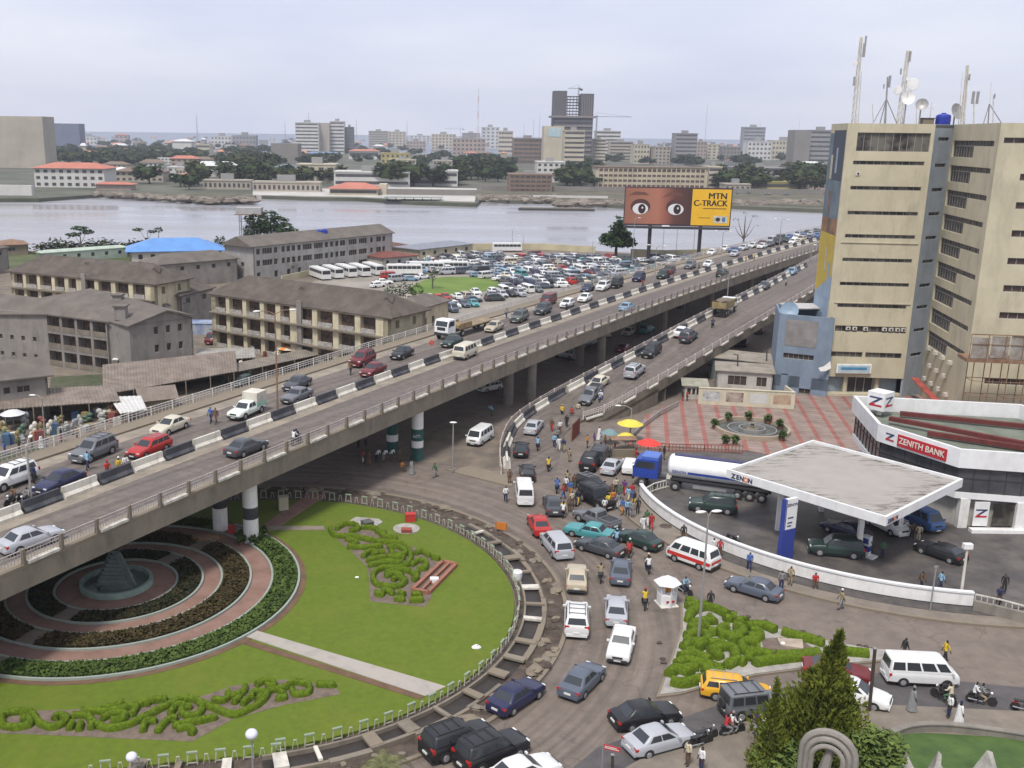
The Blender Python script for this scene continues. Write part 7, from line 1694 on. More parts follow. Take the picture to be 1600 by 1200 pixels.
# fillers: small houses, each its own object
rf_=rng(17)
fmesh={}
def filler(i,x,yb,w,h,col,rc):
    p=W(x,yb,.3);k=(col,rc,i%4)
    if k not in fmesh:
        m=MB();m.box(-9,9,0,12,0,6.5);nn=5
        for f in range(2):
            for j in range(nn): m.box(-8+j*3.6,-6.4+j*3.6,-.1,-.0,1.2+3.1*f,2.6+3.1*f,1)
        if rc: m.add([(-10,-1,6.5),(10,-1,6.5),(10,13,6.5),(-10,13,6.5),(-5,6,9),(5,6,9)],[(0,1,5,4),(2,3,4,5),(1,2,5),(3,0,4)],2)
        fmesh[k]=m.mesh('house',[fm(col,FC_[col]),WB_,rc or WB_])
    o=put('house',fmesh[k],None,p,rf_.uniform(-.25,.25));o.scale=(w,1,h)
    rn_={None:'flat roof',RRED:'red roof',RORG:'salmon roof',RBR:'brown roof',RWH:'white roof'}[rc]
    tag(o,f'small {col} house with {rn_} among trees in the distant island city','house','small houses of the distant city')
i=0
for yb,n in ((219,60),(223,52),(228,46),(236,40),(246,34),(257,28),(268,16),(280,6)):
    for _ in range(n):
        x=rf_.uniform(90,1310)
        s=rf_.uniform(.5,1.7)
        if yb>250 and (430<x<860 or 920<x<1130): continue
        filler(i,x,yb+rf_.uniform(-3,3),s,rf_.uniform(.8,2.2 if yb<240 else 1.3),rf_.choice(['white','cream','beige','pink','grey','concrete','white','brown']),rf_.choice([None,None,RRED,RORG,RBR,RWH,None,RBR]));i+=1
# far trees
ft=[]
FLF=[mat('far_leaves_dark',(.018,.032,.012),.9,.3,.12,col2=(.05,.07,.025),spec=.1),mat('far_leaves_olive',(.028,.040,.014),.9,.3,.12,col2=(.07,.08,.03),spec=.1)]
for i in range(4):
    rr=rng(40+i);bl=[(rr.uniform(-5,5),rr.uniform(-4,4),rr.uniform(5,9),rr.uniform(2.6,4.2)) for _ in range(6)]
    t=thing('broadleaf_tree','tmp','tree',(0,0,0));m=crown(50+i,bl,420,1.25,FLF[i%2],.7);m.ell((0,0,6),(5,4,3),10,6,0,.15,rr);ft.append((m.mesh('crown',FLF[i%2]),))
    mb=MB();mb.tube([(0,0,-1),(0,0,5)],[.5,.3],6);ft[-1]+=(mb.mesh('trunk',BARK),)
    bpy.data.objects.remove(t)
zones=[((185,400,284,297),9,'along the left bank of the island'),((1130,1295,284,300),12,'along the right bank of the island'),((395,520,284,293),6,'behind the beige sheds'),((85,262,238,262),34,'behind the white three storey building'),((170,340,225,262),30,'left of the white-roofed hall'),((340,425,236,276),30,'left of the concrete building with dark glass'),((716,800,256,286),26,'left of the brown scaffolded shell'),((878,932,268,294),16,'between the banded tower and the long hostel'),((1114,1152,276,297),9,'at the end of the long hostel'),((1228,1300,272,298),18,'below the large grey office'),((600,716,284,292),16,'in front of the long white modern building'),((400,530,270,288),10,'around the slanted white hall'),((430,720,226,262),38,'among the roofs of the middle distance'),((940,1300,226,262),40,'among the towers right of the unfinished skyscraper'),((100,460,216,240),24,'under the sea horizon')]
TP=[]
for (x0,x1,y0,y1),n,l in zones:
    for k in range(int(n*1.0) if n<12 else int(n*2.0)):
        x=rf_.uniform(x0,x1);y=y0+(y1-y0)*rf_.random()**1.2;p=W(x,y,.3);j=rf_.randrange(4);s=rf_.uniform(.8,1.5)
        TP.append((p,j,s,l))
TP.sort(key=lambda q:q[0].y)
for p,j,s,l in TP[:285]:
        t=thing('broadleaf_tree',f'dark green tree {l}','tree',p,rf_.uniform(0,6),'trees of the distant island city');t.scale=(s*1.15,s*1.15,s*rf_.uniform(.8,1.2));put('crown',ft[j][0],t)
        if p.y<900: put('trunk',ft[j][1],t)
mb=MB()
for p,j,s,l in TP[285:]:
    me=ft[j][0];a=rf_.uniform(0,6);M_=Matrix.Translation(p)@Matrix.Rotation(a,4,'Z')@Matrix.Diagonal((s*1.15,s*1.15,s,1));mb.add([M_@v.co for v in me.vertices],[tuple(q.vertices) for q in me.polygons])
tag(mb.build('distant_wood',FLF[0]),'mass of dark trees between the farthest roofs of the island city',None,None,'stuff')
mb=MB();rr=rng(99)
for k in range(520):
    x=rr.uniform(750,1292) if k<380 else rr.uniform(150,396);base=318 if x>870 else 311
    q=W(x,(base+rr.uniform(-4,2.5)) if k<380 else 304+10*max(0,min(1,(x-160)/170))+rr.uniform(-3,1),.3);s=rr.uniform(.7,2.6);mb.ell((q.x,q.y,rr.uniform(0,.8)),(s*1.6,s,s*.6),6,4,0,.3,rr)
tag(mb.build('rock_embankment',mat('shore_rocks',(.09,.07,.055),.95,.4,.1,col2=(.26,.22,.18),detail=8)),'dark boulders piled along the island shore',None,None,'stuff')
# small cars and clutter on the far shore road
for k in range(26):
    x=rf_.uniform(1130,1290) if k<14 else rf_.uniform(330,400);y=rf_.uniform(298,305) if k<14 else rf_.uniform(283,288)
    c=rf_.choice(['white','silver','red','grey']);lowcar('sedan',W(x,y,.6),rf_.uniform(0,3),c,f'{c} saloon car parked on the far shore of the lagoon','cars parked on the far shore')
# ================= GARDEN =================
FCt=W(183,918);FCt.z=0
def rr_(x,y): return (Vector((W(x,y).x,W(x,y).y,0))-FCt).length
PINKP=mat('pink_brick_path',(.17,.10,.075),.9,.2,.6,col2=(.25,.145,.11),stain=((.18,.13,.11),.6,.5,(1,1,1)))
KRB=mat('pale_green_kerb',(.26,.30,.26),.8,.12,1,stain=((.2,.2,.17),1,.5,(1,1,1)))
R1,R2,R3,R4,R5,R6,R7=2.85,rr_(190,958),rr_(190,977),rr_(190,992),rr_(190,1016),rr_(190,1035),rr_(190,1060)
def disk(c,r,z0,z1,m,name,kind='structure'):
    mb=MB();mb.lathe([(r,z0),(r,z1)],c,64);return tag(mb.build(name,m),kind=kind)
disk((FCt.x,FCt.y,0),R7+.6,.0,.245,mat('red_soil_edge',(.12,.07,.04),.95,.2,1),'bed_edge')
disk((FCt.x,FCt.y,0),R6,.0,.262,PINKP,'path')
KR_=thing('round_kerbs','concentric pale green kerb rings around the stepped fountain','kerb',(FCt.x,FCt.y,0))
for r in (R2,R3,R4,R5,R6,R7):
    ringmesh((0,0),r-.09,r+.09,.1,.42,0,360,80).build('kerb_ring',KRB,KR_)
gapd=[math.atan2(p.y-FCt.y,p.x-FCt.x) for p in (W(70,990),W(305,862))]
def bedring(r0,r1,n,h,m,lab,soil,seed,gaps=True,sz=.15,a0=0,a1=6.283):
    rn=rng(seed);mb=MB()
    tag(ringmesh((FCt.x,FCt.y),r0+.09,r1-.09,.2,.30,0,360,64).build('bed_soil',soil),kind='structure')
    for i in range(n):
        a=rn.uniform(a0,a1);r=math.sqrt(rn.uniform(r0*r0,r1*r1))
        if gaps and any(abs((a-g+math.pi)%(2*math.pi)-math.pi)*r<.85 for g in gapd): continue
        r=min(max(r,r0+.25),r1-.25);c=Vector((FCt.x+math.cos(a)*r,FCt.y+math.sin(a)*r,.3+h*rn.random()*(1-.5*abs((r-(r0+r1)/2)/((r1-r0)/2)))))
        v=Vector((rn.gauss(0,1),rn.gauss(0,1),rn.gauss(0,.5))).normalized();b=v.cross(Vector((rn.gauss(0,.5),rn.gauss(0,.5),1))).normalized();s=sz*rn.uniform(.6,1.3)
        mb.add([c-v*s,c+b*s*.6,c+v*s,c-b*s*.6],[(0,1,2,3)])
    o=mb.build('ground_cover',m);tag(o,lab,None,None,'stuff');return o
CROT=mat('croton_leaves',(.03,.028,.012),.9,.4,1.2,col2=(.075,.055,.024),spec=.15);CR2=mat('dark_bed_leaves',(.015,.022,.010),.9,.4,1.2,col2=(.05,.042,.02),spec=.15);HG=mat('green_ring_hedge',(.035,.06,.014),.9,.3,1.2,col2=(.085,.125,.03),spec=.15)
bedring(R2,R3,11000,.35,CR2,'dark leafy planting in the inner ring bed',BEDSOIL,1);bedring(R4,R5,18000,.45,CROT,'rusty croton planting in the middle ring bed',BEDSOIL,2);bedring(R6,R7,26000,.45,HG,'green shrub planting in the outer ring bed',BEDSOIL,3)
for g in gapd:
    for r0,r1 in ((R2,R3),(R4,R5),(R6,R7)):
        c=Vector((math.cos(g),math.sin(g),0));s_=Vector((-c.y,c.x,0))*.75;a=FCt+c*(r0-.1);b=FCt+c*(r1+.1)
        mb=MB();mb.prism([a-s_,b-s_,b+s_,a+s_],.2,.34);tag(mb.build('path',PAVE),kind='structure')
fo2=thing('stepped_fountain','grey green stepped pyramid fountain in a round pool','fountain',(FCt.x,FCt.y,.26))
TG=mat('grey_green_stone',(.12,.15,.14),.8,.15,1.2,stain=((.06,.075,.07),.8,.5,(1,1,.5)))
ringmesh((0,0),R1-.25,R1,0,.5,0,360,48).build('pool_rim',TEAL,fo2);mb=MB();mb.lathe([(R1-.26,.02),(R1-.27,.12)],(0,0,0),48);mb.build('pool_floor',mat('pool_floor',(.10,.13,.12),.3,.2,1),fo2)
hp=2.9
mb=MB()
for k in range(9):
    f=k/9;mb.box(-1.35*(1-f)-.12+.1,1.0*(1-f)+.2,-.75*(1-f)-.1,.75*(1-f)+.1,.12+hp*f,.12+hp*(f+1/9)-.0008*k)
mb.build('stepped_body',TG,fo2)
mb=MB();mb.beam((.35,-.35,hp),(1.55,-.55,.1),.22,.5);mb.build('slanting_fin',TG,fo2);mb=MB();mb.beam((-.25,.3,hp),(-1.6,.3,.1),.2,.4);mb.build('slanting_fin',TG,fo2)
mb=MB();mb.box(-.9,1.6,-1.4,-.2,.121,.35);mb.build('plinth',TG,fo2)
sheet('path',[W(*p) for p in [(342,987),(362,982),(400,990),(697,1078),(664,1093),(395,1003)]],.275,mat('pale_path',(.34,.31,.27),.9,.15,.6,stain=((.2,.17,.14),.6,.6,(1,1,1))),zb=-.1)
sheet('bed_edge',[W(*p) for p in [(350,992),(664,1093),(655,1098),(340,998)]],.25,mat('red_soil_edge',(.12,.07,.04)),zb=-.1)
sheet('path',[W(*p) for p in [(395,838),(408,826),(487,772),(509,778),(428,832)]],.27,PINKP,zb=-.1)
sheet('path',[W(*p) for p in [(420,832),(422,826),(506,826),(508,832)]],.28,PAVE,zb=-.1)
sheet('fountain_pad',[W(*p) for p in [(546,818),(556,812),(592,815),(598,820),(588,826),(566,829),(548,825)]],.30,GRAVEL,zb=-.1)
disk((W(635,830).x,W(635,830).y,0),1.25,.1,.30,GRAVEL,'fountain_pad')
def box_thing(n,lab,cat,p,w,d_,h,m,rz=0,lid=None):
    t=thing(n,lab,cat,p,rz);mb=MB();mb.box(-w/2,w/2,-d_/2,d_/2,0,h);mb.build('body',m,t)
    mb=MB();mb.box(-w/2-.04,w/2+.04,-d_/2-.04,d_/2+.04,h+.002,h+.07);mb.build('lid',lid or m,t);return t
BRK=mat('red_brick',(.25,.06,.04),.9,.15,3)
box_thing('brick_plinth','small red brick plinth on the round concrete pad','plinth',W(635,831,.3),.9,.6,.25,BRK)
box_thing('brick_box','small bright red box on the lawn near the far fence','box',W(641,814,.22),.9,.6,.7,REDP,.2)
box_thing('stone_plinth','dark stone lump on the square concrete pad','plinth',W(574,822,.3),.9,.9,.45,mat('dark_stone',(.09,.085,.08),.9,.2,2),.6)
box_thing('stone_block','cream stone block beside the brick path','block',W(443,796,.22),.9,.7,1.3,mat('cream_block',(.42,.38,.28),.9,.1,1),.3)
t=thing('white_drum','white drum standing at the right rim of the round lawn','drum',W(808,906,.22));mb=MB();mb.lathe([(.35,0),(.42,.3),(.42,.75),(.3,.85)],(0,0,0),16);mb.build('drum',WHTC,t,True);mb=MB();mb.lathe([(.2,.85),(.2,.9)],(0,0,0),12);mb.build('cap',GRIM,t)
t=thing('litter_pile','pale rubbish lying on the lawn near the lower fence','litter',W(745,1012,.22));mb=MB();mb.ell((0,0,.06),(.35,.3,.12),10,5,0,.15,rng(2));mb.build('heap',WHT,t);mb=MB();mb.ell((.05,-.05,.12),(.12,.1,.08),8,4);mb.build('dark_lump',BROWN,t)
t=thing('litter','small white scrap lying on the lawn left of the topiary','litter',W(558,903,.22));mb=MB();mb.ell((0,0,.05),(.18,.14,.08),8,4,0,.2,rng(3));mb.build('scrap',WHT,t)
# ---- topiary
def hedge_tube(pts,r,h,seed,closed=False):
    P_=spline([Vector((p.x,p.y,0)) for p in pts],7);rn=rng(seed);mb=MB();n=10;vs=[];m=len(P_)
    for i,p in enumerate(P_):
        d_=(P_[min(i+1,m-1)]-P_[max(i-1,0)]).normalized();s_=Vector((-d_.y,d_.x,0));tp=1 if 0<i<m-1 else .45
        for k in range(n):
            t_=math.pi*(k/(n-1));j=1+noise.noise(Vector((p.x*1.6,p.y*1.6,k*.7)))*.14
            vs.append(p+s_*math.cos(t_)*r*tp*j+Vector((0,0,.2+abs(math.sin(t_))**.7*h*(j if tp==1 else .55))))
    fs=[(i*n+k,(i+1)*n+k,(i+1)*n+k+1,i*n+k+1) for i in range(m-1) for k in range(n-1)]+[tuple(range(n)),tuple((m-1)*n+k for k in range(n))[::-1]]
    mb.add(vs,fs)
    L_=sum((P_[i+1]-P_[i]).length for i in range(m-1))
    for q in range(int(L_*30)):
        i=rn.randrange(m-1);p=P_[i].lerp(P_[i+1],rn.random());d_=(P_[i+1]-P_[i]);
        if d_.length<1e-5: continue
        d_.normalize();s_=Vector((-d_.y,d_.x,0));t_=rn.uniform(.1,math.pi-.1);c=p+s_*math.cos(t_)*r*1.02+Vector((0,0,.2+abs(math.sin(t_))**.7*h*1.02))
        v=Vector((rn.gauss(0,1),rn.gauss(0,1),rn.gauss(0,.7))).normalized();b=v.cross(Vector((rn.gauss(0,1),rn.gauss(0,1),1))).normalized();s=.04*rn.uniform(.6,1.4)
        mb.add([c-v*s,c+b*s,c+v*s,c-b*s],[(0,1,2,3)])
    return mb
def topiary(lab,ox,oy,sc_,curves,r,h,m,seed,bed=None,bm=BEDSOIL,zb=.235):
    f=lambda p:W(ox+p[0]/sc_,oy+p[1]/sc_)
    if bed: sheet('planting_bed',[f(p) for p in bed],zb,bm,zb=0)
    c=f(curves[0][0]);t=thing('topiary_garden',lab,'hedge',(c.x,c.y,0))
    for i,cv in enumerate(curves):
        k=hedge_tube([f(p) for p in cv],r,h,seed+i);k.v=[(x-c.x,y-c.y,z) for x,y,z in k.v];k.build('hedge',m,t,True,60)
    return t
topiary('scrolling clipped hedges on brown soil in the middle of the round lawn',400,760,3.428,[
[(395,245),(430,285),(520,290),(620,310),(700,320),(780,330),(825,370),(820,430),(760,460),(680,460),(630,490),(640,540),(700,560),(770,555),(800,525),(760,512),(730,525)],
[(430,250),(470,225),(530,225),(545,250),(500,262)],[(480,300),(540,325),(500,345),(600,348),(680,340)],[(700,350),(760,345),(800,370),(780,392),(730,380),(725,362)],
[(570,400),(610,372),(645,380),(620,395)],[(590,425),(660,405),(740,400),(800,408)],[(600,447),(700,428),(790,432)],[(690,490),(730,480),(790,470),(830,482)],
[(640,590),(670,605),(690,580),(740,600)],[(760,590),(800,605)],[(820,635),(900,632)],[(830,605),(890,600)],[(830,480),(862,510),(838,525)],[(830,445),(870,420),(910,430),(905,460),(860,465)],
[(850,382),(890,370),(930,395)],[(940,400),(985,412)],[(560,240),(640,248),(690,290),(760,302)],[(740,625),(800,632)],[(690,505),(740,492),(790,505)],[(640,262),(700,275)],[(850,500),(870,480)],[(655,380),(690,372)]],
 .24,.5,LEAFB,100,[(385,245),(440,300),(520,370),(600,450),(612,630),(905,660),(945,600),(930,560),(1000,520),(1070,440),(1000,420),(850,340),(760,300),(650,240),(500,215)])
topiary('long scroll of clipped hedges on brown soil near the lower edge of the garden',0,820,3.158,[
[(100,985),(140,980),(150,1010),(90,1025),(20,1015),(15,970),(70,950),(155,952),(195,1000),(260,1025),(320,1000),(330,975),(290,965),(270,985)],
[(350,968),(430,968),(470,1005),(540,1030),(640,1010),(740,960),(820,920),(900,885),(970,890),(1000,925),(970,965),(910,962),(900,930),(950,922)],
[(1000,905),(1060,930),(1150,962),(1240,930),(1300,890),(1330,845),(1400,830),(1450,802),(1520,812),(1522,850),(1460,860),(1442,835)],
[(500,985),(560,955),(620,960),(600,990),(550,985)],[(400,942),(520,945),(650,922),(760,892),(830,885)],[(650,968),(685,908)],[(720,915),(745,890)],[(340,1035),(362,1000)],[(390,1040),(404,1000)],[(450,1032),(455,998)],
[(705,1045),(722,1000),(780,992)],[(775,1050),(830,990),(880,982)],[(840,960),(870,920),(920,912)],[(850,1018),(920,1005),(1030,980)],[(870,1035),(925,1025),(955,1040),(940,1060)],[(1045,888),(1100,892),(1140,862)],[(1120,850),(1150,868),(1200,850),(1210,818)],[(1240,885),(1250,855),(1300,850),(1275,890)],
[(1260,815),(1300,798),(1345,800),(1350,818),(1310,820)],[(1360,885),(1420,872)],[(1380,850),(1410,865)],[(1560,812),(1660,815)],[(1150,905),(1190,872)],[(1195,912),(1225,882)],[(500,935),(620,905)],[(960,1000),(1075,972)]],
 .23,.45,LEAFB,200,[(-60,950),(60,938),(200,932),(330,930),(600,908),(800,880),(1000,860),(1150,810),(1400,778),(1560,800),(1640,795),(1680,850),(1400,905),(1150,975),(950,1085),(700,1075),(350,1058),(100,1048),(-60,1045)])
topiary('fat rounded clipped hedges on pale gravel in the triangular island at the lower right',960,780,4,[
[(440,665),(500,668)],[(440,700),(520,690),(590,692)],[(460,790),(480,735),(560,702),(640,718),(710,755)],[(720,760),(765,765)],[(585,765),(625,805)],[(470,810),(530,800),(600,790)],[(460,840),(520,830),(590,825)],[(680,780),(725,775)],[(750,800),(800,790),(820,800)],
[(720,830),(680,830),(655,855),(690,880),(750,882),(800,865),(785,830),(735,820)],[(580,855),(640,865)],[(820,830),(860,818),(930,820),(1010,852)],[(830,885),(900,892),(895,860),(840,855)],[(1045,855),(1120,882),(1220,905),(1310,935)],
[(440,890),(510,865),(575,880),(565,920),(490,925),(440,905)],[(575,935),(690,930)],[(740,935),(740,905),(790,895)],[(900,925),(830,920),(790,945),(820,980),(900,990),(1000,1010)],[(880,955),(910,960)],[(420,960),(490,935),(555,965)],[(430,990),(500,980)],[(590,985),(650,960),(720,955),(755,990),(745,1030)],
[(400,1020),(470,1000),(540,1015),(600,1045)],[(380,1065),(450,1040),(540,1060),(600,1075),(670,1095)],[(620,1020),(665,1000)],[(690,1075),(760,1040),(820,1058)],[(335,1130),(380,1095),(450,1108),(480,1130)],[(350,1168),(420,1185),(500,1165),(600,1150)],[(540,1105),(640,1090)],[(810,1010),(870,1022)],
[(860,1055),(1000,1035),(1150,1018),(1290,1000)],[(1410,982),(1500,988),(1590,998)],[(1000,1010),(1150,1005),(1280,985)],[(420,1100),(520,1080)],[(560,1130),(690,1110)]],
 .38,.6,LEAFB,300)
f3=lambda p:W(960+p[0]/4,780+p[1]/4)
sheet('planting_bed',[f3(p) for p in [(920,892),(1040,882),(1180,912),(1270,970),(1240,990),(1000,985),(930,958)]],.27,BEDSOIL,zb=0)
t=thing('stone_slab','pale stone slab lying in the soil bed of the triangular island','slab',f3((1095,930))+Vector((0,0,.27)));loc=t.location
mb=LM(loc);mb.prism([f3(p) for p in [(1015,897),(1172,907),(1178,965),(1035,945)]],.27,.42);mb.build('slab',mat('slab_stone',(.33,.27,.21),.9,.2,1),t);mb=MB();mb.ell((-.6,-.2,.2),(.18,.18,.12),8,4);mb.build('loose_stone',WHT,t)
for pl in ([(570,905),(690,903),(695,925),(575,930)],[(450,1090),(520,1085),(560,1115),(480,1125)]):
    sheet('planting_bed',[f3(p) for p in pl],.265,BEDSOIL if pl[0][0]==570 else GRAVEL,zb=0)
# brick planter frame
f2=lambda p:W(400+p[0]/3.428,760+p[1]/3.428)
q=[f2(p) for p in [(1000,425),(1072,440),(925,592),(838,578)]];t=thing('brick_planter','long red brick planter frame at the right of the middle topiary','planter',(q[0].x,q[0].y,.22));mb=LM(t.location)
for i in range(4): mb.beam(v3(q[i],.38),v3(q[(i+1)%4],.38),.28,.32)
mb.build('brick_frame',mat('planter_brick',(.26,.11,.07),.9,.2,2),t)
mb=LM(t.location);mb.beam(v3(q[0].lerp(q[1],.5),.36),v3(q[2].lerp(q[3],.5),.36),.2,.26);mb.build('divider',mat('planter_brick',(.26,.11,.07)),t);mb=LM(t.location);c=q[0].lerp(q[2],.62);mb.box(c.x-.35,c.x+.35,c.y-.25,c.y+.25,.22,.6);mb.build('white_stone',WHT,t)
# ---- fence of pale frames round the lawn
FW=mat('fence_cream',(.36,.35,.28),.8,.15,2);FG=mat('fence_green_cap',(.22,.27,.19),.8,.1,2)
fe=thing('garden_fence','low fence of pale upright frames around the round lawn','fence',(GC[0],GC[1],.2))
mb=MB()
for x in (-.26,.26): mb.beam((x*1.15,0,0),(x*.9,0,.78),.08,.07)
mb.box(-.31,.31,-.08,.08,.78,.86,1);mb.beam((-.26,0,.12),(.26,0,.12),.05,.05)
fme=mb.mesh('frame',[FW,FG]);mb=MB();mb.beam((-.18,0,0),(-.08,0,.6),.045,.04);mb.beam((.18,0,0),(.08,0,.6),.045,.04);mb.box(-.1,.1,-.04,.04,.58,.64);fm2=mb.mesh('small_frame',[FW])
aB=math.degrees(math.atan2(W(440,1185).y-GC[1],W(440,1185).x-GC[0]))
k=0;a=aB
for i in range(14):
    q_=W(432,1186).lerp(W(120,1218),i/14);o=put('frame' if i%2==0 else 'small_frame',fme if i%2==0 else fm2,fe,(q_.x-GC[0],q_.y-GC[1],0),math.atan2(W(120,1218).y-W(432,1186).y,W(120,1218).x-W(432,1186).x))
while a<108 and k<98:
    o=put('frame' if k%2==0 else 'small_frame',fme if k%2==0 else fm2,fe,(21.75*math.cos(R(a)),21.75*math.sin(R(a)),0),R(a+90));a+=2.3;k+=1
# ---- drain pits and dirt
dr=thing('drain_channel','open concrete drain channel with cross slabs around the lawn','drain',(GC[0],GC[1],.12))
ringmesh((0,0),22.15,22.3,-.02,.3,aB-3,40,80).build('inner_wall',COND,dr);rq0=rng(12);a_=aB
while a_<40:
    w_=rq0.uniform(4,9)
    if rq0.random()<.72: ringmesh((0,0),23.5+rq0.uniform(-.08,.1),23.72+rq0.uniform(0,.25),-.02,.24+rq0.uniform(-.08,.1),a_,min(a_+w_,40),8).build('outer_wall',[COND,BROWN][rq0.randrange(2)],dr)
    a_+=w_
ringmesh((0,0),22.3,23.55,.0,.012,aB-3,40,80).build('channel_floor',mat('drain_mud',(.03,.024,.02),.6,.3,1),dr)
a=-96
rq_=rng(8)
while a<40:
    o=ringmesh((0,0),22.2,23.6+rq_.uniform(-.1,.2),.2,.36,a,a+rq_.uniform(.6,2.3),3).build('cross_slab',[COND,GRIM,BROWN][rq_.randrange(3)],dr);a+=rq_.uniform(6,9.5)
rk=rng(31)
for i in range(120):
    a=R(rk.uniform(-95,100));r=rk.uniform(23.9,25.2);s=rk.uniform(.12,.5)*(1 if i%4 else 1.7);mb=MB();mb.ell((0,0,s*.15),(s,s*.7,s*.35),9,6,0,.22,rk);o=mb.build('rubble_stone',[COND,MUD,BROWN][i%3],None,loc=(GC[0]+r*math.cos(a),GC[1]+r*math.sin(a),.12));o.rotation_euler=(0,0,rk.uniform(0,3));tag(o,'rough lump of rubble on the dirt verge around the drain','rubble','rubble on the dirt verge')
t=thing('orange_barrier','orange sign board standing on the dirt verge by the junction','barrier',W(783,832,.12),R(-20));mb=MB();mb.box(-.6,.6,-.03,.03,.3,1.0);mb.build('board',mat('orange_board',(.5,.16,.02),.6,.1,1),t);mb=MB();mb.beam((-.5,0,0),(-.5,0,1),.06,.06);mb.beam((.5,0,0),(.5,0,1),.06,.06);mb.build('legs',BROWN,t)
# shade garden items under the flyover
box_thing('garden_bench','brown wooden bench beside the flyover column','bench',W(322,845,.2),2.4,.6,.45,mat('bench_wood',(.20,.12,.06),.8,.2,1),.3)
box_thing('red_bin','small red bin between the two striped columns','bin',W(362,835,.2),.5,.5,.8,REDP)
for i,(x,y) in enumerate([(385,845),(395,852),(405,846),(412,838),(378,852)]):
    t=thing('potted_plant','leafy plant at the foot of the white and black column','plant',W(x,y,.2),i,'plants at the column foot');mb=MB();mb.lathe([(.18,0),(.26,.35),(.2,.36)],(0,0,0),10);mb.build('pot',WHT if i%2 else mat('clay_pot',(.2,.09,.05)),t);leafmesh(80,.4,.7,60+i,.2,base=.3).build('leaves',HG,t)
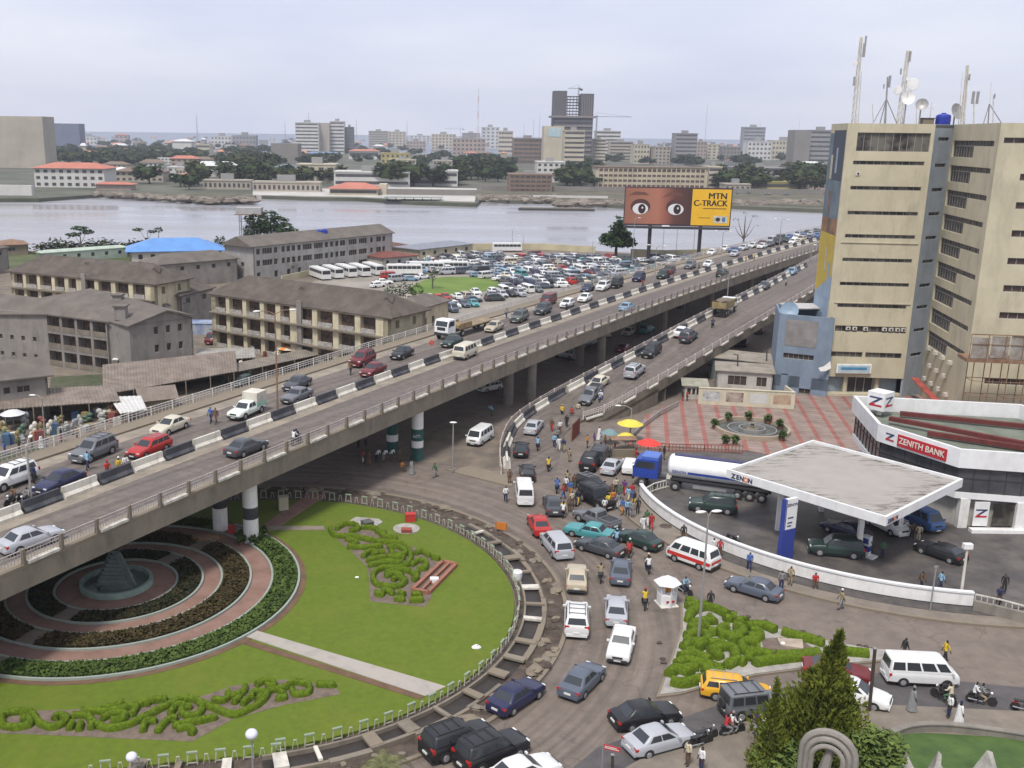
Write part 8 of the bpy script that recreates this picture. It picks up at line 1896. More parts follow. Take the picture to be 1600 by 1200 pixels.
# ================= PEOPLE AND MOTORCYCLES =================
SKN=mat('skin',(.06,.035,.022),.6,0);HAIRM=mat('hair_black',(.012,.01,.01),.8,0);SHOE=mat('shoe_dark',(.03,.025,.02),.7,0);EYEM=mat('eye_white_small',(.6,.6,.6),.4,0)
CLO=mat('cloth_dyed',(1,1,1),.85,.12,6,obj=True)
def cloth(n,c): return mat('cloth_'+n,c,.85,.12,6)
CN_=dict(white=(.62,.62,.6),blue=(.06,.12,.34),lightblue=(.22,.38,.5),red=(.38,.03,.03),yellow=(.55,.38,.04),brown=(.12,.07,.04),black=(.02,.02,.022),grey=(.2,.2,.2),green=(.06,.13,.06),cream=(.48,.42,.3),orange=(.5,.18,.03),navy=(.025,.03,.08),purple=(.12,.04,.16),khaki=(.28,.22,.13))
def body(pose):
    J={};E=[]
    def j(n,p,r,par=None):
        J[n]=(len(J),p,r)
        if par: E.append((J[par][0],J[n][0]))
    hip=.93
    if pose=='ride': hip=.80
    lean={'stand':0,'walk':.04,'ride':.12,'bend':.35,'robe':0,'seated':.02}[pose]
    sit=pose in('ride','seated')
    if pose=='seated': hip=.48
    j('pelvis',(0,0,hip),(.165,.135));j('belly',(lean*.3,0,hip+.16),(.155,.125),'pelvis');j('chest',(lean*.8,0,hip+.36),(.185,.135),'belly');j('neckb',(lean,0,hip+.50),(.10,.09),'chest');j('neck',(lean*1.05,0,hip+.56),(.055,.055),'neckb');j('head',(lean*1.1+.01,0,hip+.66),(.098,.09),'neck');j('crown',(lean*1.1+.0,0,hip+.755),(.08,.075),'head')
    st={'walk':.24}.get(pose,.03)
    for s,sg in (('l',1),('r',-1)):
        j('hip'+s,(0,.09*sg,hip-.06),(.115,.115),'pelvis')
        if sit:
            kz=.58 if pose=='ride' else .46;j('knee'+s,(.40,.20*sg if pose=='ride' else .12*sg,kz),(.085,.085),'hip'+s);fx=.22 if pose=='ride' else .42;fz=.26 if pose=='ride' else .08
            j('ank'+s,(fx,.17*sg,fz),(.06,.06),'knee'+s);j('toe'+s,(fx+.17,.17*sg,fz-.04),(.04,.035),'ank'+s)
        else:
            o=st*sg;j('knee'+s,(o*.5+.03,.10*sg,hip*.53),(.085,.085),'hip'+s);j('ank'+s,(o,.10*sg,.09),(.06,.06),'knee'+s);j('toe'+s,(o+.17,.12*sg,.035),(.04,.035),'ank'+s)
        j('sh'+s,(lean*.9,.19*sg,hip+.46),(.085,.085),'neckb')
        if pose=='ride': el=(.2,.27*sg,hip+.24);ha=(.48,.28*sg,hip+.18)
        elif pose=='bend': el=(lean+.1,.22*sg,hip+.2);ha=(lean+.3,.15*sg,hip+.12)
        elif pose=='seated': el=(.08,.24*sg,hip+.22);ha=(.3,.16*sg,hip+.12)
        else: el=(-o*.35+lean if not sit else 0,.25*sg,hip+.2);ha=(-o*.7+.07,.25*sg,hip-.05)
        j('el'+s,el,(.06,.06),'sh'+s);j('wr'+s,ha,(.03,.028),'el'+s)
        d=(Vector(ha)-Vector(el)).normalized();sd=Vector((d.z,0,-d.x)).normalized();pm=Vector(ha)+d*.06;j('palm'+s,tuple(pm),(.035,.02),'wr'+s)
        for q,(f,ln) in enumerate(((-.03,.07),(-.01,.085),(.01,.08),(.03,.062))):
            b=pm+d*.02+sd*f;j('f%d%s'%(q,s),tuple(b+d*ln*.6+Vector((0,-sg*.008,0))),(.009,.009),'palm'+s);j('g%d%s'%(q,s),tuple(b+d*ln+Vector((0,-sg*.02,0))),(.008,.008),'f%d%s'%(q,s))
        b=pm-d*.02+sd*.045;j('th'+s,tuple(b+d*.03),(.011,.011),'wr'+s)
    me=bpy.data.meshes.new('b');me.from_pydata([v[1] for v in J.values()],E,[]);o=bpy.data.objects.new('b',me);COL.objects.link(o)
    m=o.modifiers.new('s','SKIN');sv=me.skin_vertices[0].data
    for i,v in enumerate(J.values()): sv[i].radius=v[2];sv[i].use_root=(i==0)
    o.modifiers.new('u','SUBSURF').levels=1
    dg=bpy.context.evaluated_depsgraph_get();me2=bpy.data.meshes.new_from_object(o.evaluated_get(dg));bpy.data.objects.remove(o)
    me2.materials.clear()
    for m_ in (SKN,CLO,CLO,HAIRM,SHOE,EYEM): me2.materials.append(m_)
    hd=Vector(J['head'][1]);bm=bmesh.new();bm.from_mesh(me2)
    # face: nose, brow, eyes, mouth and ears joined onto the head
    def bx(c,sz,mi):
        r=bmesh.ops.create_cube(bm,size=1,matrix=Matrix.Translation(c)@Matrix.Diagonal((*sz,1)))
        for f in {f for v in r['verts'] for f in v.link_faces}: f.material_index=mi
    n0=len(bm.faces)
    for f in bm.faces:
        c=f.calc_center_median();wr_=min((c-Vector(J['palm'+s][1])).length for s in 'lr');ar=min((c-Vector(J['wr'+s][1])).length for s in 'lr');el_=min((c-Vector(J['el'+s][1])).length for s in 'lr')
        tz=min((c-Vector(J[k][1])).length for k in ('toel','toer','ankl','ankr'))
        if c.z>hip+.545: mi=0 if (c.z<hip+.70 and c.x>hd.x-.03) else 3
        elif wr_<.16 or ar<.15: mi=0
        elif c.z<hip+.0 or (sit and c.x>.12 and c.z<hip+.08): mi=2 if tz>.11 or c.z>.4 else 4
        else: mi=1
        f.material_index=mi;f.smooth=True
    bx(hd+Vector((.085,0,-.005)),(.03,.022,.035),0)
    for y in (.032,-.032): bx(hd+Vector((.076,y,.018)),(.012,.02,.01),5)
    for y in (.084,-.084): bx(hd+Vector((0,y,0)),(.03,.014,.05),0)
    bx(hd+Vector((.077,0,-.04)),(.01,.04,.008),4)
    bm.to_mesh(me2);bm.free()
    return me2
POSE={p:body(p) for p in ('stand','walk','ride','bend','robe','seated')}
mb=MB();mb.lathe([(.34,.06),(.30,.3),(.22,.9),(.19,1.25),(.15,1.42)],(0,0,0),14);ROBE=mb.mesh('gown',[CLO],True)
mb=MB();mb.lathe([(.095,0),(.1,.05),(.07,.11),(.02,.13)],(0,0,0),12);CAP=mb.mesh('cap',[CLO],True)
def person(p,ang,pose,top,bot,label,hat=None,group=None):
    o=put('person',POSE[pose],None,p,ang)
    for i,c in ((1,top),(2,bot)):
        o.material_slots[i].link='OBJECT';o.material_slots[i].material=cloth(c,CN_[c])
    tag(o,label,'person',group)
    if pose=='robe': g=put('gown',ROBE,o);g.color=(*CN_[top],1)
    if hat:
        J={'stand':(.01,1.665),'walk':(.05,1.665),'robe':(.01,1.665),'ride':(.14,1.535),'bend':(.39,1.665),'seated':(.03,1.215)}[pose];g=put('cap',CAP,o,(J[0],0,J[1]));g.color=(*CN_[hat],1)
    return o
# motorcycle
def moto():
    P_=[]
    for x in (-.62,.66):
        m=MB();m.lathe([(.20,-.05),(.29,-.05),(.31,0),(.29,.05),(.2,.05)],(x,0,.31),20,0,'y');P_.append(('wheel',m,TYR))
    m=MB();m.tube([(.66,0,.31),(.48,0,.8),(.42,0,1.0)],.035,6);P_.append(('fork',m,CHR))
    m=MB();m.tube([(.3,-.34,1.02),(.42,-.2,1.04),(.42,.2,1.04),(.3,.34,1.02)],.02,6);P_.append(('handlebar',m,DTR))
    m=MB();m.ell((.14,0,.74),(.27,.14,.13),12,6);P_.append(('fuel_tank',m,PAINT))
    m=MB();m.box(-.72,-.02,-.13,.13,.72,.80);P_.append(('seat',m,DTR))
    m=MB();m.box(-.1,.3,-.14,.14,.32,.6);m.tube([(-.62,.0,.31),(-.1,0,.5),(.3,0,.4),(.45,0,.9)],.03,6);P_.append(('engine',m,DTR))
    m=MB();m.tube([(.1,-.17,.3),(-.8,-.2,.36)],[.035,.05],8);P_.append(('exhaust_pipe',m,CHR))
    m=MB();m.ell((.55,0,.92),(.09,.09,.09),10,6);P_.append(('headlight',m,HLT))
    m=MB();m.box(-.8,-.5,-.09,.09,.6,.66);m.box(.5,.85,-.06,.06,.62,.65);P_.append(('mudguard',m,PAINT))
    return [(n,m.mesh(n,mt,True)) for n,m,mt in P_]
MO=moto()
def motorcycle(p,a,label,col,riders=(),z=0):
    t=thing('motorcycle',label,'motorcycle',p,a)
    for n,me in MO: put(n,me,t).color=(*CN_[col],1)
    d=Vector((math.cos(a),math.sin(a),0))
    for i,(top,bot,lb,hat) in enumerate(riders): person(p+d*(-.12-.36*i),a,'ride',top,bot,lb,hat)
def hd_(x,y,dx,dy,z=0):
    a=W(x,y,z);b=W(x+dx,y+dy,z);return math.atan2(b.y-a.y,b.x-a.x)
def pp(x,y,dx,dy,pose,top,bot,label,hat=None,z=.05,group=None): return person(W(x,y,z),hd_(x,y,dx,dy,z),pose,top,bot,label,hat,group)
ZF=Z
PL=[
(330,661,-10,4,'walk','blue','navy','person in blue top walking on the far carriageway beside the box pickup',None,ZF),
(338,662,-10,4,'walk','brown','brown','person in brown clothes walking beside the person in blue near the box pickup',None,ZF),
(137,734,10,-4,'walk','lightblue','navy','person in light blue shirt standing in front of the grey and silver off-road car',None,ZF),
(168,741,10,6,'seated','red','navy','person in red shirt sitting against the central kerb of the flyover','red',ZF),
(186,736,10,6,'seated','yellow','grey','person in yellow vest sitting against the central kerb of the flyover','white',ZF),
(196,732,10,6,'seated','white','blue','person in white top sitting beside the yellow vested one on the flyover',None,ZF),
(53,756,10,-4,'stand','navy','black','person in dark clothes standing between the white off-road car and the dark saloon',None,ZF),
(548,586,-10,4,'walk','brown','black','person in brown selling between the two dark red cars',None,ZF),
(885,489,10,-4,'stand','black','black','person in black standing behind the greenish grey off-road car',None,ZF),
(791,497,10,-4,'walk','grey','navy','person in grey walking beside the flatbed lorry end',None,ZF),
(1046,434,10,0,'stand','red','purple','person in red standing by the brown van on the flyover',None,ZF),
(1052,432,10,0,'stand','purple','red','person in purple beside the one in red on the flyover',None,ZF),
(1004,449,10,0,'walk','red','black','person in red walking on the central line near the navy off-road car',None,ZF),
(1083,419,10,0,'walk','blue','black','person in blue crossing the queue under the billboard',None,ZF),
(1092,421,10,0,'walk','grey','black','person in grey crossing the queue under the billboard',None,ZF),
(1165,410,10,0,'stand','orange','brown','person in orange at the central blocks right of the billboard',None,ZF),
(1178,407,10,0,'stand','yellow','brown','person in yellow at the central blocks right of the billboard',None,ZF),
(878,652,8,-8,'walk','yellow','black','person in bright yellow carrying a load at the ramp mouth','yellow',.3),
(862,674,-4,8,'walk','brown','red','person in dark red walking down the ramp mouth',None,.1),
(875,677,-4,8,'walk','white','brown','person in white walking among others at the ramp mouth',None,.1),
(885,668,-4,8,'walk','black','black','person in black by the dark red site gate',None,.1),
(893,655,-4,8,'stand','red','brown','person in red standing by the upper end of the site gate',None,.1),
(903,648,-4,8,'stand','cream','purple','person in cream and purple by the ramp rail',None,.3),
(866,699,-2,8,'walk','lightblue','navy','person in light blue in the group walking towards the junction',None,.05),
(873,704,-2,8,'walk','white','white','person in white in the middle of the group walking towards the junction',None,.05),
(880,706,-2,8,'walk','navy','khaki','person in navy at the right of the group walking towards the junction',None,.05),
(889,722,8,-2,'stand','khaki','khaki','person in khaki standing alone left of the parked black off-road car',None,.05),
(871,690,-2,8,'walk','grey','black','person in grey behind the group walking towards the junction',None,.05),
(567,724,8,0,'stand','red','white','person in a red and white outfit under the flyover',None,.05),
(576,725,8,0,'robe','brown','brown','person in a long brown gown under the flyover',None,.05),
(588,722,8,2,'bend','white','black','leftmost of three people in white bending under the flyover',None,.05),
(599,722,8,2,'bend','white','grey','middle of three people in white bending under the flyover',None,.05),
(610,721,8,2,'bend','white','brown','rightmost of three people in white bending under the flyover',None,.05),
(560,700,8,2,'stand','black','black','dark figure standing in the deep shade under the flyover',None,.05),
(571,697,8,2,'stand','grey','black','grey figure standing in the deep shade under the flyover',None,.05),
(624,722,8,2,'stand','brown','brown','person in brown standing by the teal column',None,.05),
(628,736,8,2,'seated','orange','brown','small crouching person at the kerb below the teal columns',None,.05),
(643,741,8,2,'robe','grey','grey','person in a grey gown beside the tall teal and white column',None,.05),
(680,746,-12,2,'walk','green','grey','person in dull green striding across the road below the teal columns',None,.05),
(769,650,-12,2,'bend','lightblue','green','person in pale blue bent over behind the white minibus under the flyover',None,.05),
(790,784,0,8,'walk','white','navy','person in white shirt walking left of the white passenger van',None,.05),
(796,756,0,8,'stand','brown','brown','person in brown standing at the end of the ramp barrier',None,.05),
(936,687,6,0,'robe','white','blue','person in white and blue robe near the grey green parasol',None,.05),
(917,700,6,0,'stand','orange','brown','person in orange and brown in front of the parked jeep',None,.05),
(928,697,6,0,'stand','purple','grey','person in purple left of the wooden stall',None,.05),
(938,702,6,0,'stand','grey','purple','person in grey purple print beside the wooden stall',None,.05),
(945,700,6,0,'stand','brown','brown','person in brown seated by the grey green parasol',None,.05),
(960,708,6,0,'seated','red','brown','person in red sitting before the wooden stall',None,.05),
(993,716,6,0,'seated','red','red','person in red sitting behind the blue lorry cab',None,.05),
(1030,722,6,0,'stand','brown','red','person in brown by the tanker front wheels',None,.17),
(1037,718,6,0,'stand','black','brown','person in black between lorry cab and tank',None,.17),
(1012,634,6,0,'walk','white','grey','person in white walking along the plaza railing',None,.05),
(1066,628,6,0,'stand','black','red','person in black and red at the gatehouse, on the left',None,.05),
(1073,628,6,0,'stand','red','black','person in dark red at the gatehouse, on the right',None,.05),
(980,806,2,8,'walk','lightblue','navy','person in bright light blue near the end of the station wall',None,.2),
(988,808,2,8,'stand','grey','grey','person in grey beside the one in bright light blue at the station wall',None,.2),
(996,803,2,8,'stand','black','black','person in black leaning by the station wall end',None,.2),
(1010,822,2,8,'walk','green','white','person in green and white on the pavement outside the station wall',None,.2),
(1017,828,2,8,'walk','red','red','person in red carrying goods on the pavement outside the station wall',None,.2),
(1004,832,2,8,'walk','white','white','person in white in front of the one in red on the pavement',None,.2),
(1067,846,2,8,'stand','black','brown','person in black on the pavement behind the red striped minibus',None,.2),
(1114,868,2,8,'stand','white','navy','person in white on the pavement right of the red striped minibus',None,.2),
(1124,870,2,8,'stand','red','brown','person in red brown beside the one in white on the pavement',None,.2),
(1170,891,2,8,'walk','blue','navy','person in blue on the pavement above the blue grey saloon',None,.2),
(1220,921,2,8,'stand','grey','navy','person in grey behind the blue grey saloon car',None,.2),
(1234,914,2,8,'stand','khaki','khaki','person in khaki on the pavement right of the one in grey',None,.2),
(1273,916,2,8,'seated','red','brown','person in red sitting at the foot of the station wall',None,.2),
(1314,952,-8,0,'walk','khaki','grey','person with white cap stepping off the kerb below the station wall','white',.05),
(1109,953,0,8,'stand','black','navy','person in black standing at the tip of the hedge island',None,.05),
(1468,922,6,0,'walk','lightblue','navy','person in light blue walking across the station yard',None,.17),
(1438,922,6,0,'walk','brown','black','person in brown walking left of the one in light blue in the yard',None,.17),
(1568,926,0,8,'stand','black','black','tall person in black near the white railing at the right edge',None,.17),
(1561,938,0,8,'seated','navy','black','person crouching by the white railing at the right edge',None,.17),
(1434,846,0,8,'stand','cream','cream','person in cream standing between the pumps and the blue minibus',None,.17),
(1424,842,0,8,'stand','brown','black','person in brown beside the one in cream at the pumps',None,.17),
(1378,872,0,8,'stand','green','navy','fuel attendant in green by the front pump',None,.17),
(1411,1030,8,0,'walk','black','brown','person in black walking behind the white van',None,.05),
(1475,1034,8,0,'walk','yellow','black','person in yellow walking behind the white van',None,.05),
(1424,1110,8,0,'robe','grey','white','person in a pale grey gown at the kerb below the white van','grey',.17),
(1482,1121,-8,0,'stand','white','navy','person in white shirt and dark trousers on the lower right pavement',None,.17),
(1497,1134,8,0,'robe','white','white','person in a long white gown on the lower right pavement','navy',.17),
(1190,1150,-8,2,'robe','white','white','person in white gown beside the grey jeep',None,.17),
(1180,1148,-8,2,'stand','purple','white','person in purple print beside the one in white gown',None,.17),
(1074,1196,-8,2,'stand','cream','brown','person in cream top and brown trousers near the parked motorcycles',None,.17),
(1095,1206,-8,2,'stand','white','navy','person in white shirt at the bottom edge of the pavement',None,.17),
(65,700,6,0,'robe','white','white','person in a long white gown standing before the market stalls',None,.05),
(8,712,6,0,'stand','blue','lightblue','person in blue at the left edge below the stalls',None,.05),
(50,700,6,0,'stand','brown','grey','person in brown left of the white gown at the stalls',None,.05),
(30,704,6,0,'stand','green','black','person in green among the market goods',None,.05),
(96,690,6,0,'stand','black','red','person in black among the market goods',None,.05),
(120,688,6,0,'stand','yellow','black','person in yellow among the market goods',None,.05),
(452,470+100,6,0,'stand','orange','brown','person in orange under the striped parasol in the yard',None,.05),
(890,800,2,8,'stand','brown','brown','person in brown between the black jeep and the grey saloon',None,.05),
]
for r in PL: pp(*r[:8],hat=r[8],z=r[9])
rq=rng(77);tops=['white','blue','red','brown','black','cream','green','purple','orange','grey','lightblue','yellow']
for i,(x,y) in enumerate([(884,768),(891,775),(880,780),(897,764),(903,790),(962,770),(968,781),(975,773),(957,790),(966,795),(981,785),(950,796),(944,803),(973,804),(987,779),(955,780),(990,792),(893,792)]):
    c=tops[i%12];pp(x,y,rq.uniform(-8,8),rq.uniform(-8,8),'walk' if i%3 else 'stand',c,tops[(i*5+3)%12],f'person in {c} in the crowd around the black jeep',None,.05,'people crowding round the black jeep')
ML=[
(463,694,10,-5,ZF,'black','black motorcycle with two riders beside the near flyover rail',[('white','navy','person in white riding pillion on the flyover motorcycle',None),('navy','black','person in navy riding the flyover motorcycle',None)][::-1]),
(22,789,-10,4,ZF,'black','motorcycle at the left end of the flyover, outer one of two',[('brown','black','rider in brown on the outer motorcycle at the left end of the flyover',None)]),
(44,790,-10,4,ZF,'black','motorcycle at the left end of the flyover, nearer the central blocks',[('grey','black','rider in grey on the motorcycle nearer the central blocks',None)]),
(840,702,2,-10,.06,'black','motorcycle entering the ramp beside the black saloon',[('lightblue','navy','rider in sky blue entering the ramp',None)]),
(857,734,2,-10,.05,'black','motorcycle with yellow box heading for the ramp',[('cream','brown','rider in cream on the motorcycle heading for the ramp',None),('yellow','brown','passenger in yellow on the motorcycle heading for the ramp',None)]),
(870,768,2,-10,.05,'black','motorcycle ridden by a person in deep blue near the black estate car',[('blue','blue','rider in deep blue left of the black estate car',None)]),
(886,757,2,-10,.05,'black','motorcycle ridden by a person in khaki near the black estate car',[('khaki','black','rider in khaki left of the black estate car','black')]),
(901,788,4,-10,.05,'blue','motorcycle ridden by a person in blue beside the black jeep',[('blue','navy','rider in blue beside the black jeep',None)]),
(880,806,2,-10,.05,'black','motorcycle with white passenger behind the dark grey saloon',[('yellow','black','rider in yellow right of the red saloon',None),('white','grey','passenger in white right of the red saloon',None)]),
(938,906,0,-10,.05,'black','motorcycle between the beige and the blue grey saloon cars',[('khaki','grey','rider in khaki between the beige and blue grey saloons',None)]),
(963,852,2,-8,.05,'black','motorcycle close behind the dark grey saloon with open door',[('lightblue','navy','rider in light blue behind the car with its door open','lightblue')]),
(983,868,2,-8,.05,'red','motorcycle with red clad riders above the blue grey saloon',[('brown','brown','rider in brown print above the blue grey saloon','white'),('red','brown','passenger in red above the blue grey saloon',None)]),
(1012,892,-2,-8,.05,'black','motorcycle with two riders left of the white kiosk',[('brown','black','rider in brown on the motorcycle above the white kiosk','cream'),('white','navy','passenger in white on the motorcycle above the white kiosk',None)]),
(1007,948,0,-10,.05,'black','motorcycle left of the white kiosk driving away',[('yellow','black','rider in mustard yellow left of the kiosk','red')]),
(1070,928,8,5,.05,'black','motorcycle right of the white kiosk',[('lightblue','navy','rider in light blue right of the kiosk',None)]),
(1143,1148,10,-2,.05,'black','motorcycle with two riders beside the grey jeep',[('white','grey','rider in white beside the grey jeep','grey'),('red','grey','passenger in faded red beside the grey jeep',None)]),
(1208,1128,10,-2,.05,'black','parked motorcycle behind the person in white gown',[('black','black','rider in black behind the person in white gown','white')]),
(1094,1166,10,-3,.05,'black','parked motorcycle beside the silver saloon, front one',[]),
(1102,1158,10,-3,.05,'black','parked motorcycle beside the silver saloon, rear one',[]),
(1474,1096,-4,-2,.05,'black','motorcycle with riders below the white van',[('black','black','rider in black below the white van',None),('cream','green','passenger in cream below the white van',None)]),
(1532,1100,10,2,.05,'black','motorcycle with two riders right of the white van',[('grey','khaki','rider in grey at the lower right',None),('white','black','passenger in white at the lower right',None)]),
(1602,1113,10,2,.05,'red','red motorcycle cut by the right edge of the photo',[('red','brown','rider in red cut by the right edge',None)]),
(1145,850,8,4,.17,'black','parked black motorcycle on the station yard just inside the wall',[]),
(1228,446,-6,6,7.3,'black','motorcycle on the ramp below the pale blue saloon',[]),
(1113,512,8,-8,5.4,'black','motorcycle on the ramp behind the yellowish tipper',[('navy','black','rider in navy on the ramp by the right rail',None)]),
(938,628,-6,8,1,'black','motorcycle on the ramp beside the pickup truck',[('white','blue','rider in white helmet beside the pickup on the ramp','white'),('blue','navy','passenger in blue beside the pickup on the ramp',None)]),
]
for (x,y,dx,dy,z,col,lab,rd) in ML:
    if .11<z<7.5 and z!=.17: z=onramp(x,y,z)[0]
    motorcycle(W(x,y,z),hd_(x,y,dx,dy,z),lab,col,rd)
# ================= LAMPS, KIOSK, SIGNS, FOREGROUND =================
def lamp(p,h,lab,arms=1,ang=0,rz=0,col=STEEL,al=1.8,head='cobra',name='street_lamp'):
    t=thing(name,lab,'street lamp',p,rz);mb=MB();mb.tube([(0,0,0),(0,0,h*.5),(0,0,h)],[.11,.09,.06],8);mb.build('post',col,t)
    for k in range(arms):
        s=1 if k==0 else -1
        if al:
            mb=MB();mb.tube([(0,0,h-.05),(s*al*.5,0,h+.3),(s*al,0,h+.35)],.045,6);mb.build('arm',col,t)
        mb=MB();mb.ell((s*(al+.25) if al else 0,0,h+(.33 if al else .1)),(.42,.16,.1),10,5);mb.build('lamp_head',WHT,t,True)
    return t
p=W(434,643,Z);p.z=Z;hh=(WD(430,490,p.y).z-Z);lamp(p,hh,'tall two-armed street lamp on the flyover in front of the cream block',2,rz=R(20),col=RUST,al=1.6)
p=W(202-152,790,Z);lamp(p,(WD(48,697,p.y).z-Z),'rusty lamp post at the left end of the flyover',1,rz=R(100),col=STEEL,al=1.2)
p=W(72,700);lamp(p,WD(70,622,p.y).z,'lamp post with a single pale head before the market stalls',1,rz=R(180),al=.8)
p=W(707,738,.1);lamp(p,5.6,'grey lamp post on the kerb under the flyover edge',1,al=0,rz=0)
p=W(984,690);lamp(p,WD(984,638,p.y).z,'street lamp with one arm beside the yellow parasols',1,rz=R(180),al=1.4)
p=W(1091,1002,.2);lamp(p,WD(1106,806,p.y).z-.2,'tall thin lamp post with two white heads rising from the hedge island',2,rz=R(10),al=.35,col=STEEL)
p=W(1500,940,.16);q=WD(1511,860,p.y);t=thing('street_lamp','lamp post with a white box head on the station yard','street lamp',p);mb=MB();mb.tube([(0,0,0),(q.x-p.x,0,q.z)],[.13,.09],8);mb.build('post',GRIM,t);mb=MB();mb.box(q.x-p.x-.35,q.x-p.x+.35,-.2,.2,q.z,q.z+.42);mb.build('lamp_head',WHTC,t)
p=W(1453,955,.16);t=thing('sign_post','thin grey post standing behind the station wall','post',p);mb=MB();mb.tube([(0,0,0),(0,0,3.8)],.06,6);mb.build('post',STEEL,t);mb=MB();mb.box(-.15,.15,-.04,.04,3.7,3.85);mb.build('cap',STEEL,t)
p=W(396,1225,.22);q=WD(395,1150,p.y);t=thing('globe_lamp','garden lamp with a pale globe at the bottom edge','street lamp',p);mb=MB();mb.tube([(0,0,0),(0,0,q.z-.2)],[.06,.05],8);mb.build('post',STEEL,t);mb=MB();mb.ell((0,0,q.z-.1),(.36,.36,.3),16,10);mb.build('globe',mat('globe_glass',(.6,.6,.66),.2,0),t,True);mb=MB();mb.lathe([(.1,q.z-.45),(.18,q.z-.35)],(0,0,-0.0),10);mb.build('collar',GRIM,t)
p=W(208,1215,.22);t=thing('globe_lamp','white globe of a garden lamp peeking over the bottom edge','street lamp',p);mb=MB();mb.tube([(0,0,0),(0,0,1.2)],.05,8);mb.build('post',STEEL,t);mb=MB();mb.ell((0,0,1.35),(.33,.33,.28),16,10);mb.build('globe',mat('globe_glass',(.6,.6,.66)),t,True)
# lamps marching up the flyover and ramp, and those round the car park
for i,s0 in enumerate([215,255,300,350,400,455]):
    p,a=frame_at(s0,9.25);lamp(Vector((p.x,p.y,ZD+.2)),7.5,'street lamp in the row along the middle of the flyover',2,rz=a+R(90),al=1.4).__setitem__('group','street lamps along the flyover')
for i,(x,y,yt) in enumerate([(800,392,358),(817,396,370),(987,425,342),(1035,398,340),(1056,399,352),(1083,398,345),(925,408,376)]):
    p=W(x,y);lamp(p,WD(x,yt,p.y).z,'tall thin pole lamp near the car park and the shore wall',1,rz=R(180*(i%2)),al=1).__setitem__('group','tall pole lamps round the car park')
p=W(1136,470,6);lamp(Vector((p.x,p.y,6.3)),3.4+3,'street lamp with a curved arm on the flyover edge above the tipper',1,rz=R(200),al=1.2)
at_=W(1264,428,7.6);lamp(at_,6,'white headed lamp on the ramp near the painted tower wall',1,al=.4)
p=W(675,450);lamp(p,WD(675,425,p.y).z,'lamp behind the round lawn of the car park',1,al=.7)
p=W(722,540,Z);
# hazard lamp sign red disc at 680,543
p=W(674,555,Z);t=thing('road_sign','round faded red road sign on a short pole in front of the white lorry','sign',Vector((p.x,p.y,Z)));mb=MB();mb.tube([(0,0,0),(0,0,1.9)],.04,6);mb.build('post',STEEL,t);mb=MB();mb.lathe([(.35,0),(.35,.03)],(.0,-.06,1.7),18,0,'y');mb.build('disc',mat('faded_red_disc',(.40,.08,.06),.7,.2,2),t)
# kiosk
p=W(1041,944,.05);t=thing('kiosk','small white hexagonal kiosk with pitched roof in the middle of the road','kiosk',p,R(12))
hx=lambda r,z:[(r*math.cos(R(60*k+30)),r*math.sin(R(60*k+30)),z) for k in range(6)]
mb=MB();mb.prism([q[:2] for q in hx(.78,0)],0,1.0);mb.build('counter',WHTC,t)
mb=MB()
for q in hx(.74,0): mb.beam((q[0],q[1],1.0),(q[0],q[1],1.95),.07,.07)
mb.build('posts',WHTC,t)
mb=MB();a=hx(1.1,1.92);b=hx(1.1,1.86);mb.add(a+[(0,0,2.5)]+b,[(k,(k+1)%6,6) for k in range(6)]+[(7+k,7+(k+1)%6,(k+1)%6,k) for k in range(6)]+[(7,12,11,10,9,8)]);mb.build('roof',WHTC,t)
mb=MB();mb.box(-.35,.35,-.72,-.70,.45,.62);o=mb.build('red_lettering_band',SRED,t);o.rotation_euler=(0,0,R(0))
text('Mace',.3,SRED,t,(-.05,-.73,.75),(R(90),0,0),'lettering') if False else None
mb=MB();mb.box(-.75,.75,-.75,.75,0,.08);mb.build('base',GRIM,t)
person(p+Vector((0.1,.15,.05)),R(-60),'stand','orange','red','person in orange red serving inside the white kiosk')
# small red direction sign & posts at the bottom
p=W(940,1208,.17);t=thing('street_sign','small red sign with pale wording on a thin post at the bottom edge','sign',p,R(-22));mb=MB();mb.tube([(0,0,0),(0,0,2.0)],.035,6);mb.build('post',STEEL,t);mb=MB();mb.box(.03,1.0,-.02,.02,1.62,1.92);mb.build('plate',SRED,t);mb=MB();mb.box(.1,.93,-.03,-.021,1.7,1.76);mb.box(.1,.8,-.03,-.021,1.8,1.85);mb.build('wording',GRIM,t)
for x,y,yt,l in [(1358,1112,1016,'tall dark wooden post beside the white van, left of it'),(957,1212,1182,'short dark post beside the small red sign')]:
    p=W(x,y,.1);q=WD(x+9 if x>1000 else x,yt,p.y);t=thing('wooden_post',l,'post',p);mb=MB();mb.beam((0,0,0),(q.x-p.x,0,q.z),.16,.16);mb.build('post',mat('dark_timber',(.05,.035,.025),.9,.2,2),t);mb=MB();mb.box(q.x-p.x-.1,q.x-p.x+.1,-.1,.1,q.z,q.z+.05);mb.build('cap',STEEL,t)
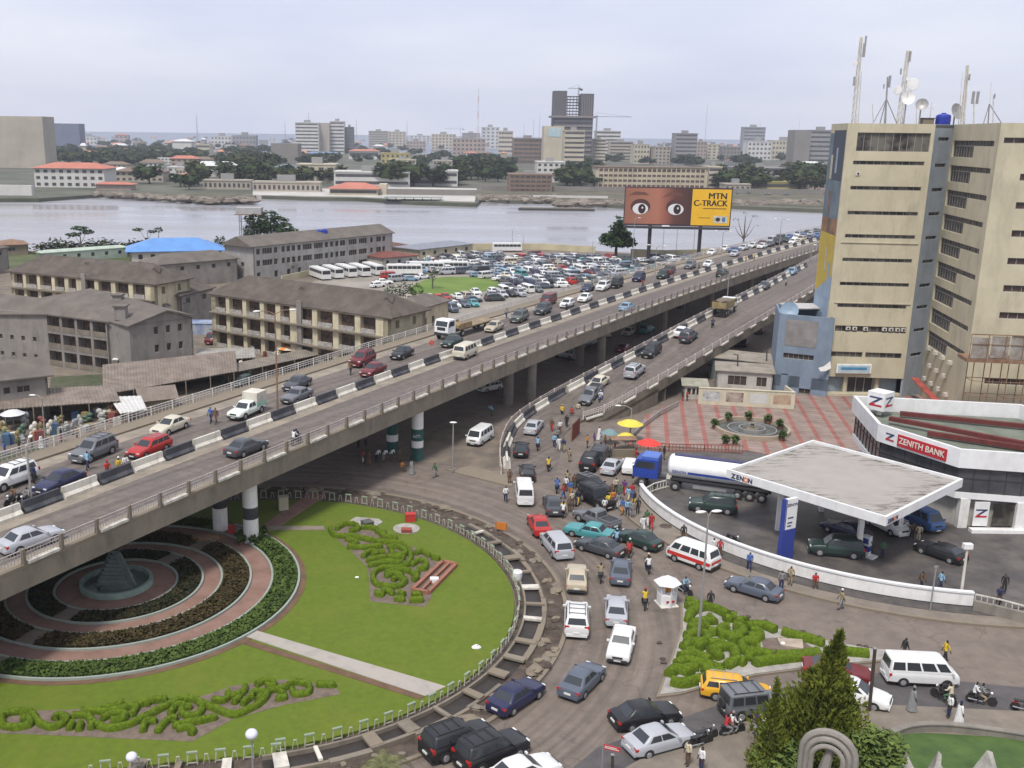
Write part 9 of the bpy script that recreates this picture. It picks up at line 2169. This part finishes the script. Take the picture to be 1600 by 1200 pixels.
# park wall and white spiky stones
t=thing('park_wall','low curved concrete wall round the small park lawn at the lower right','wall',W(1450,1150))
pts=spline([W(*q) for q in [(1392,1158),(1420,1148),(1460,1145),(1520,1150),(1620,1165),(1750,1190)]],6);mb=LM(t.location)
for a,b in zip(pts[:-1],pts[1:]): mb.beam(v3(a,.32),v3(b,.32),.3,.64);mb.beam(v3(a,.68),v3(b,.68),.42,.08)
mb.build('wall',CON,t)
rs_=rng(4)
for i,(x,y) in enumerate([(1408,1205),(1462,1212),(1540,1210),(1620,1215)]):
    t=thing('standing_stone',['jagged white standing stone, leftmost in the lower right park','jagged white standing stone, second in the lower right park','jagged white standing stone, third in the lower right park','jagged white standing stone, rightmost in the lower right park'][i],'stone',W(x,y,.24),i);mb=MB()
    mb.add([(-.7,-.3,0),(.8,-.4,0),(.6,.5,0),(-.6,.4,0),(-.1,-.15,1.5),(.12,.05,1.55),(.35,.1,.9),(-.4,.1,.8)],[(0,1,6,4),(1,2,6),(2,5,6),(4,6,5),(2,3,7,5),(3,0,7),(0,4,7),(4,5,7)]);mb.build('stone',mat('white_limestone',(.33,.31,.28),.9,.25,1.5,bump=.5),t,fix=True);mb=MB();mb.ell((.3,-.3,.1),(.6,.4,.25),8,5,0,.2,rs_);mb.build('footing',COND,t)
# stone arch
p=W(1297,1149,5.0);t=thing('stone_arch','pale grey ribbed round stone arch at the foot of the tall conifer','arch',(p.x,p.y,.24),R(-28))
AR=mat('arch_stone',(.22,.20,.175),.9,.12,1.5,stain=((.14,.12,.10),1.2,.5,(1,1,.4)))
for k,(r,y,w_) in enumerate([(1.32,.5,.44),(1.05,.2,.34),(.8,-.08,.28)]):
    mb=MB();n=22;ap=[(r*math.cos(math.pi*i/n),y,3.3+r*math.sin(math.pi*i/n)) for i in range(n+1)];ap=[(r,y,0)]+ap+[(-r,y,0)];mb.tube(ap,w_*.5,8);mb.build('arch_ring',AR,t,True)
mb=MB();mb.prism([(-2.1,-.4),(2.1,-.4),(2.1,1.2),(-2.1,1.2)],0,.3);mb.build('plinth',AR,t)
mb=MB();mb.tube([(.0,.3,.3),(-.1,.3,2.6),(.1,.3,3.9)],[.4,.32,.2],10);mb.build('figure_block',AR,t,True)
# conifers
CONI=mat('conifer_green',(.04,.06,.008),.85,.35,.9,col2=(.18,.20,.03),spec=.15,detail=6)
def conifer(name,lab,top,ztop,base_r,seed,n,m=CONI,sz=.24,lean=(0,0)):
    b=W(top[0],top[1],ztop);t=thing(name,lab,'tree',(b.x+lean[0],b.y+lean[1],0));rn=rng(seed);mb=MB();h=ztop
    K=26
    for i in range(n):
        f=rn.random()**.62;z=h*(1-f)+.1;lob=1+.28*math.sin(K*f+seed)+.22*math.sin(3*rn.uniform(0,6.28));a=rn.uniform(0,6.283);r=base_r*(f**1.25)*lob*math.sqrt(rn.uniform(.25,1))
        cx=-lean[0]*(1-f)**1.0;cy=-lean[1]*(1-f)
        c=Vector((cx+r*math.cos(a),cy+r*math.sin(a),z+r*.25));up=Vector((math.cos(a)*.5,math.sin(a)*.5,1)).normalized();d=(up+Vector((rn.gauss(0,.35),rn.gauss(0,.35),rn.gauss(0,.25)))).normalized();sd=d.cross(Vector((rn.gauss(0,1),rn.gauss(0,1),.2))).normalized();s=sz*rn.uniform(.6,1.4)
        mb.add([c-sd*s*.35,c+d*s*.4-sd*s*.3,c+d*s*1.3,c+d*s*.4+sd*s*.35],[(0,1,2,3)])
    mb.build('crown',m,t);mb=MB();mb.tube([(0,0,-.2),(-lean[0]*.6,-lean[1]*.6,h*.6),(-lean[0]*.95,-lean[1]*.95,h*.97)],[.25,.14,.03],8);mb.build('trunk',BARK,t);return t
conifer('conifer','tall pointed conifer leaning right in the lower right foreground',(1314,990),8.3,3.0,3,17000,lean=(-1.0,0))
conifer('conifer','smaller pointed conifer left of the tall one, in front of the jeep',(1215,1062),6.6,1.2,5,3200,sz=.2)
p=W(1372,1150,3.2);tree('bush_tree','light green leafy bush at the right side of the tall conifer',(p.x,p.y,0),[(0,0,2.7,1.1),(.8,.2,2.3,1.0),(-.8,0,2.4,1.2),(.2,-.3,1.4,1.4),(-1.2,0,1.4,1.2)],2200,.22,mat('light_bush',(.04,.08,.012),.85,.3,1,col2=(.13,.17,.03)),.12,11,flat=.9)
p=W(1215,1170,2.2);tree('bush_tree','spiky yellow green bush left of the stone arch',(p.x,p.y,0),[(0,0,1.8,1.0),(.9,0,1.5,1.0),(-.6,0,1.3,.9),(.2,0,.9,1.2)],1800,.24,mat('light_bush',(.04,.08,.012)),.1,12,flat=.9)
# palm like plant at the bottom
PAL=mat('palm_fronds',(.06,.07,.02),.8,.3,1.5,col2=(.20,.20,.08))
p=W(598,1190,2.2);t=thing('palm','feathery olive palm at the bottom edge left of the black off-road cars','palm',(p.x,p.y,0));rn=rng(6);mb=MB()
for i in range(30):
    a=rn.uniform(0,6.283);L_=rn.uniform(1.7,2.9);rise=rn.uniform(.1,1.1)
    P_=[Vector((math.cos(a)*L_*f,math.sin(a)*L_*f,1.9+rise*2*f-(1.9+rise)*f*f*1.1)) for f in [k/9 for k in range(10)]]
    for q0,q1 in zip(P_[:-1],P_[1:]):
        d=(q1-q0).normalized();sd=d.cross(Vector((0,0,1))).normalized()
        for k in range(5):
            c=q0.lerp(q1,k/5)
            for s in (1,-1):
                e=c+sd*s*rn.uniform(.3,.5)+d*.22-Vector((0,0,.14));mb.add([c,c+d*.035,e],[(0,1,2)])
mb.build('fronds',PAL,t);mb=MB();mb.tube([(0,0,0),(0,0,1.9)],[.3,.2],10);mb.build('trunk',BARK,t)
# small kerb stones and marks on the road
rm=rng(13)
for i,(x,y) in enumerate([(1120,948),(1144,956),(1169,964),(1197,971),(1255,987),(1280,996),(1343,1009),(1353,1011),(1337,1017),(1360,1015),(1030,1005),(1035,1030),(1037,1036)]):
    q=W(x,y,.05);mb=MB();mb.ell((0,0,.05),(.22,.16,.1),8,5,0,.2,rm);o=mb.build('stone',MUD,None,loc=q);tag(o,'small dark stone lying on the road by the hedge island','stone','stones on the road by the hedge island')
# manholes and utility patches on the pavement
for i,(x,y,r) in enumerate([(1040,822,.6),(1142,868,.9),(1166,880,.8)]):
    mb=MB();mb.lathe([(r,0),(r,.012)],(0,0,0),20);o=mb.build('tree_pit',MUD,None,loc=W(x,y,.172));tag(o,'round dark soil pit in the pavement outside the station wall','tree pit','soil pits in the pavement')
# white domes on the forecourt
for i,(x,y) in enumerate([(1106,800),(1106,806)]):
    pass
# pool of balcony laundry etc. left to materials
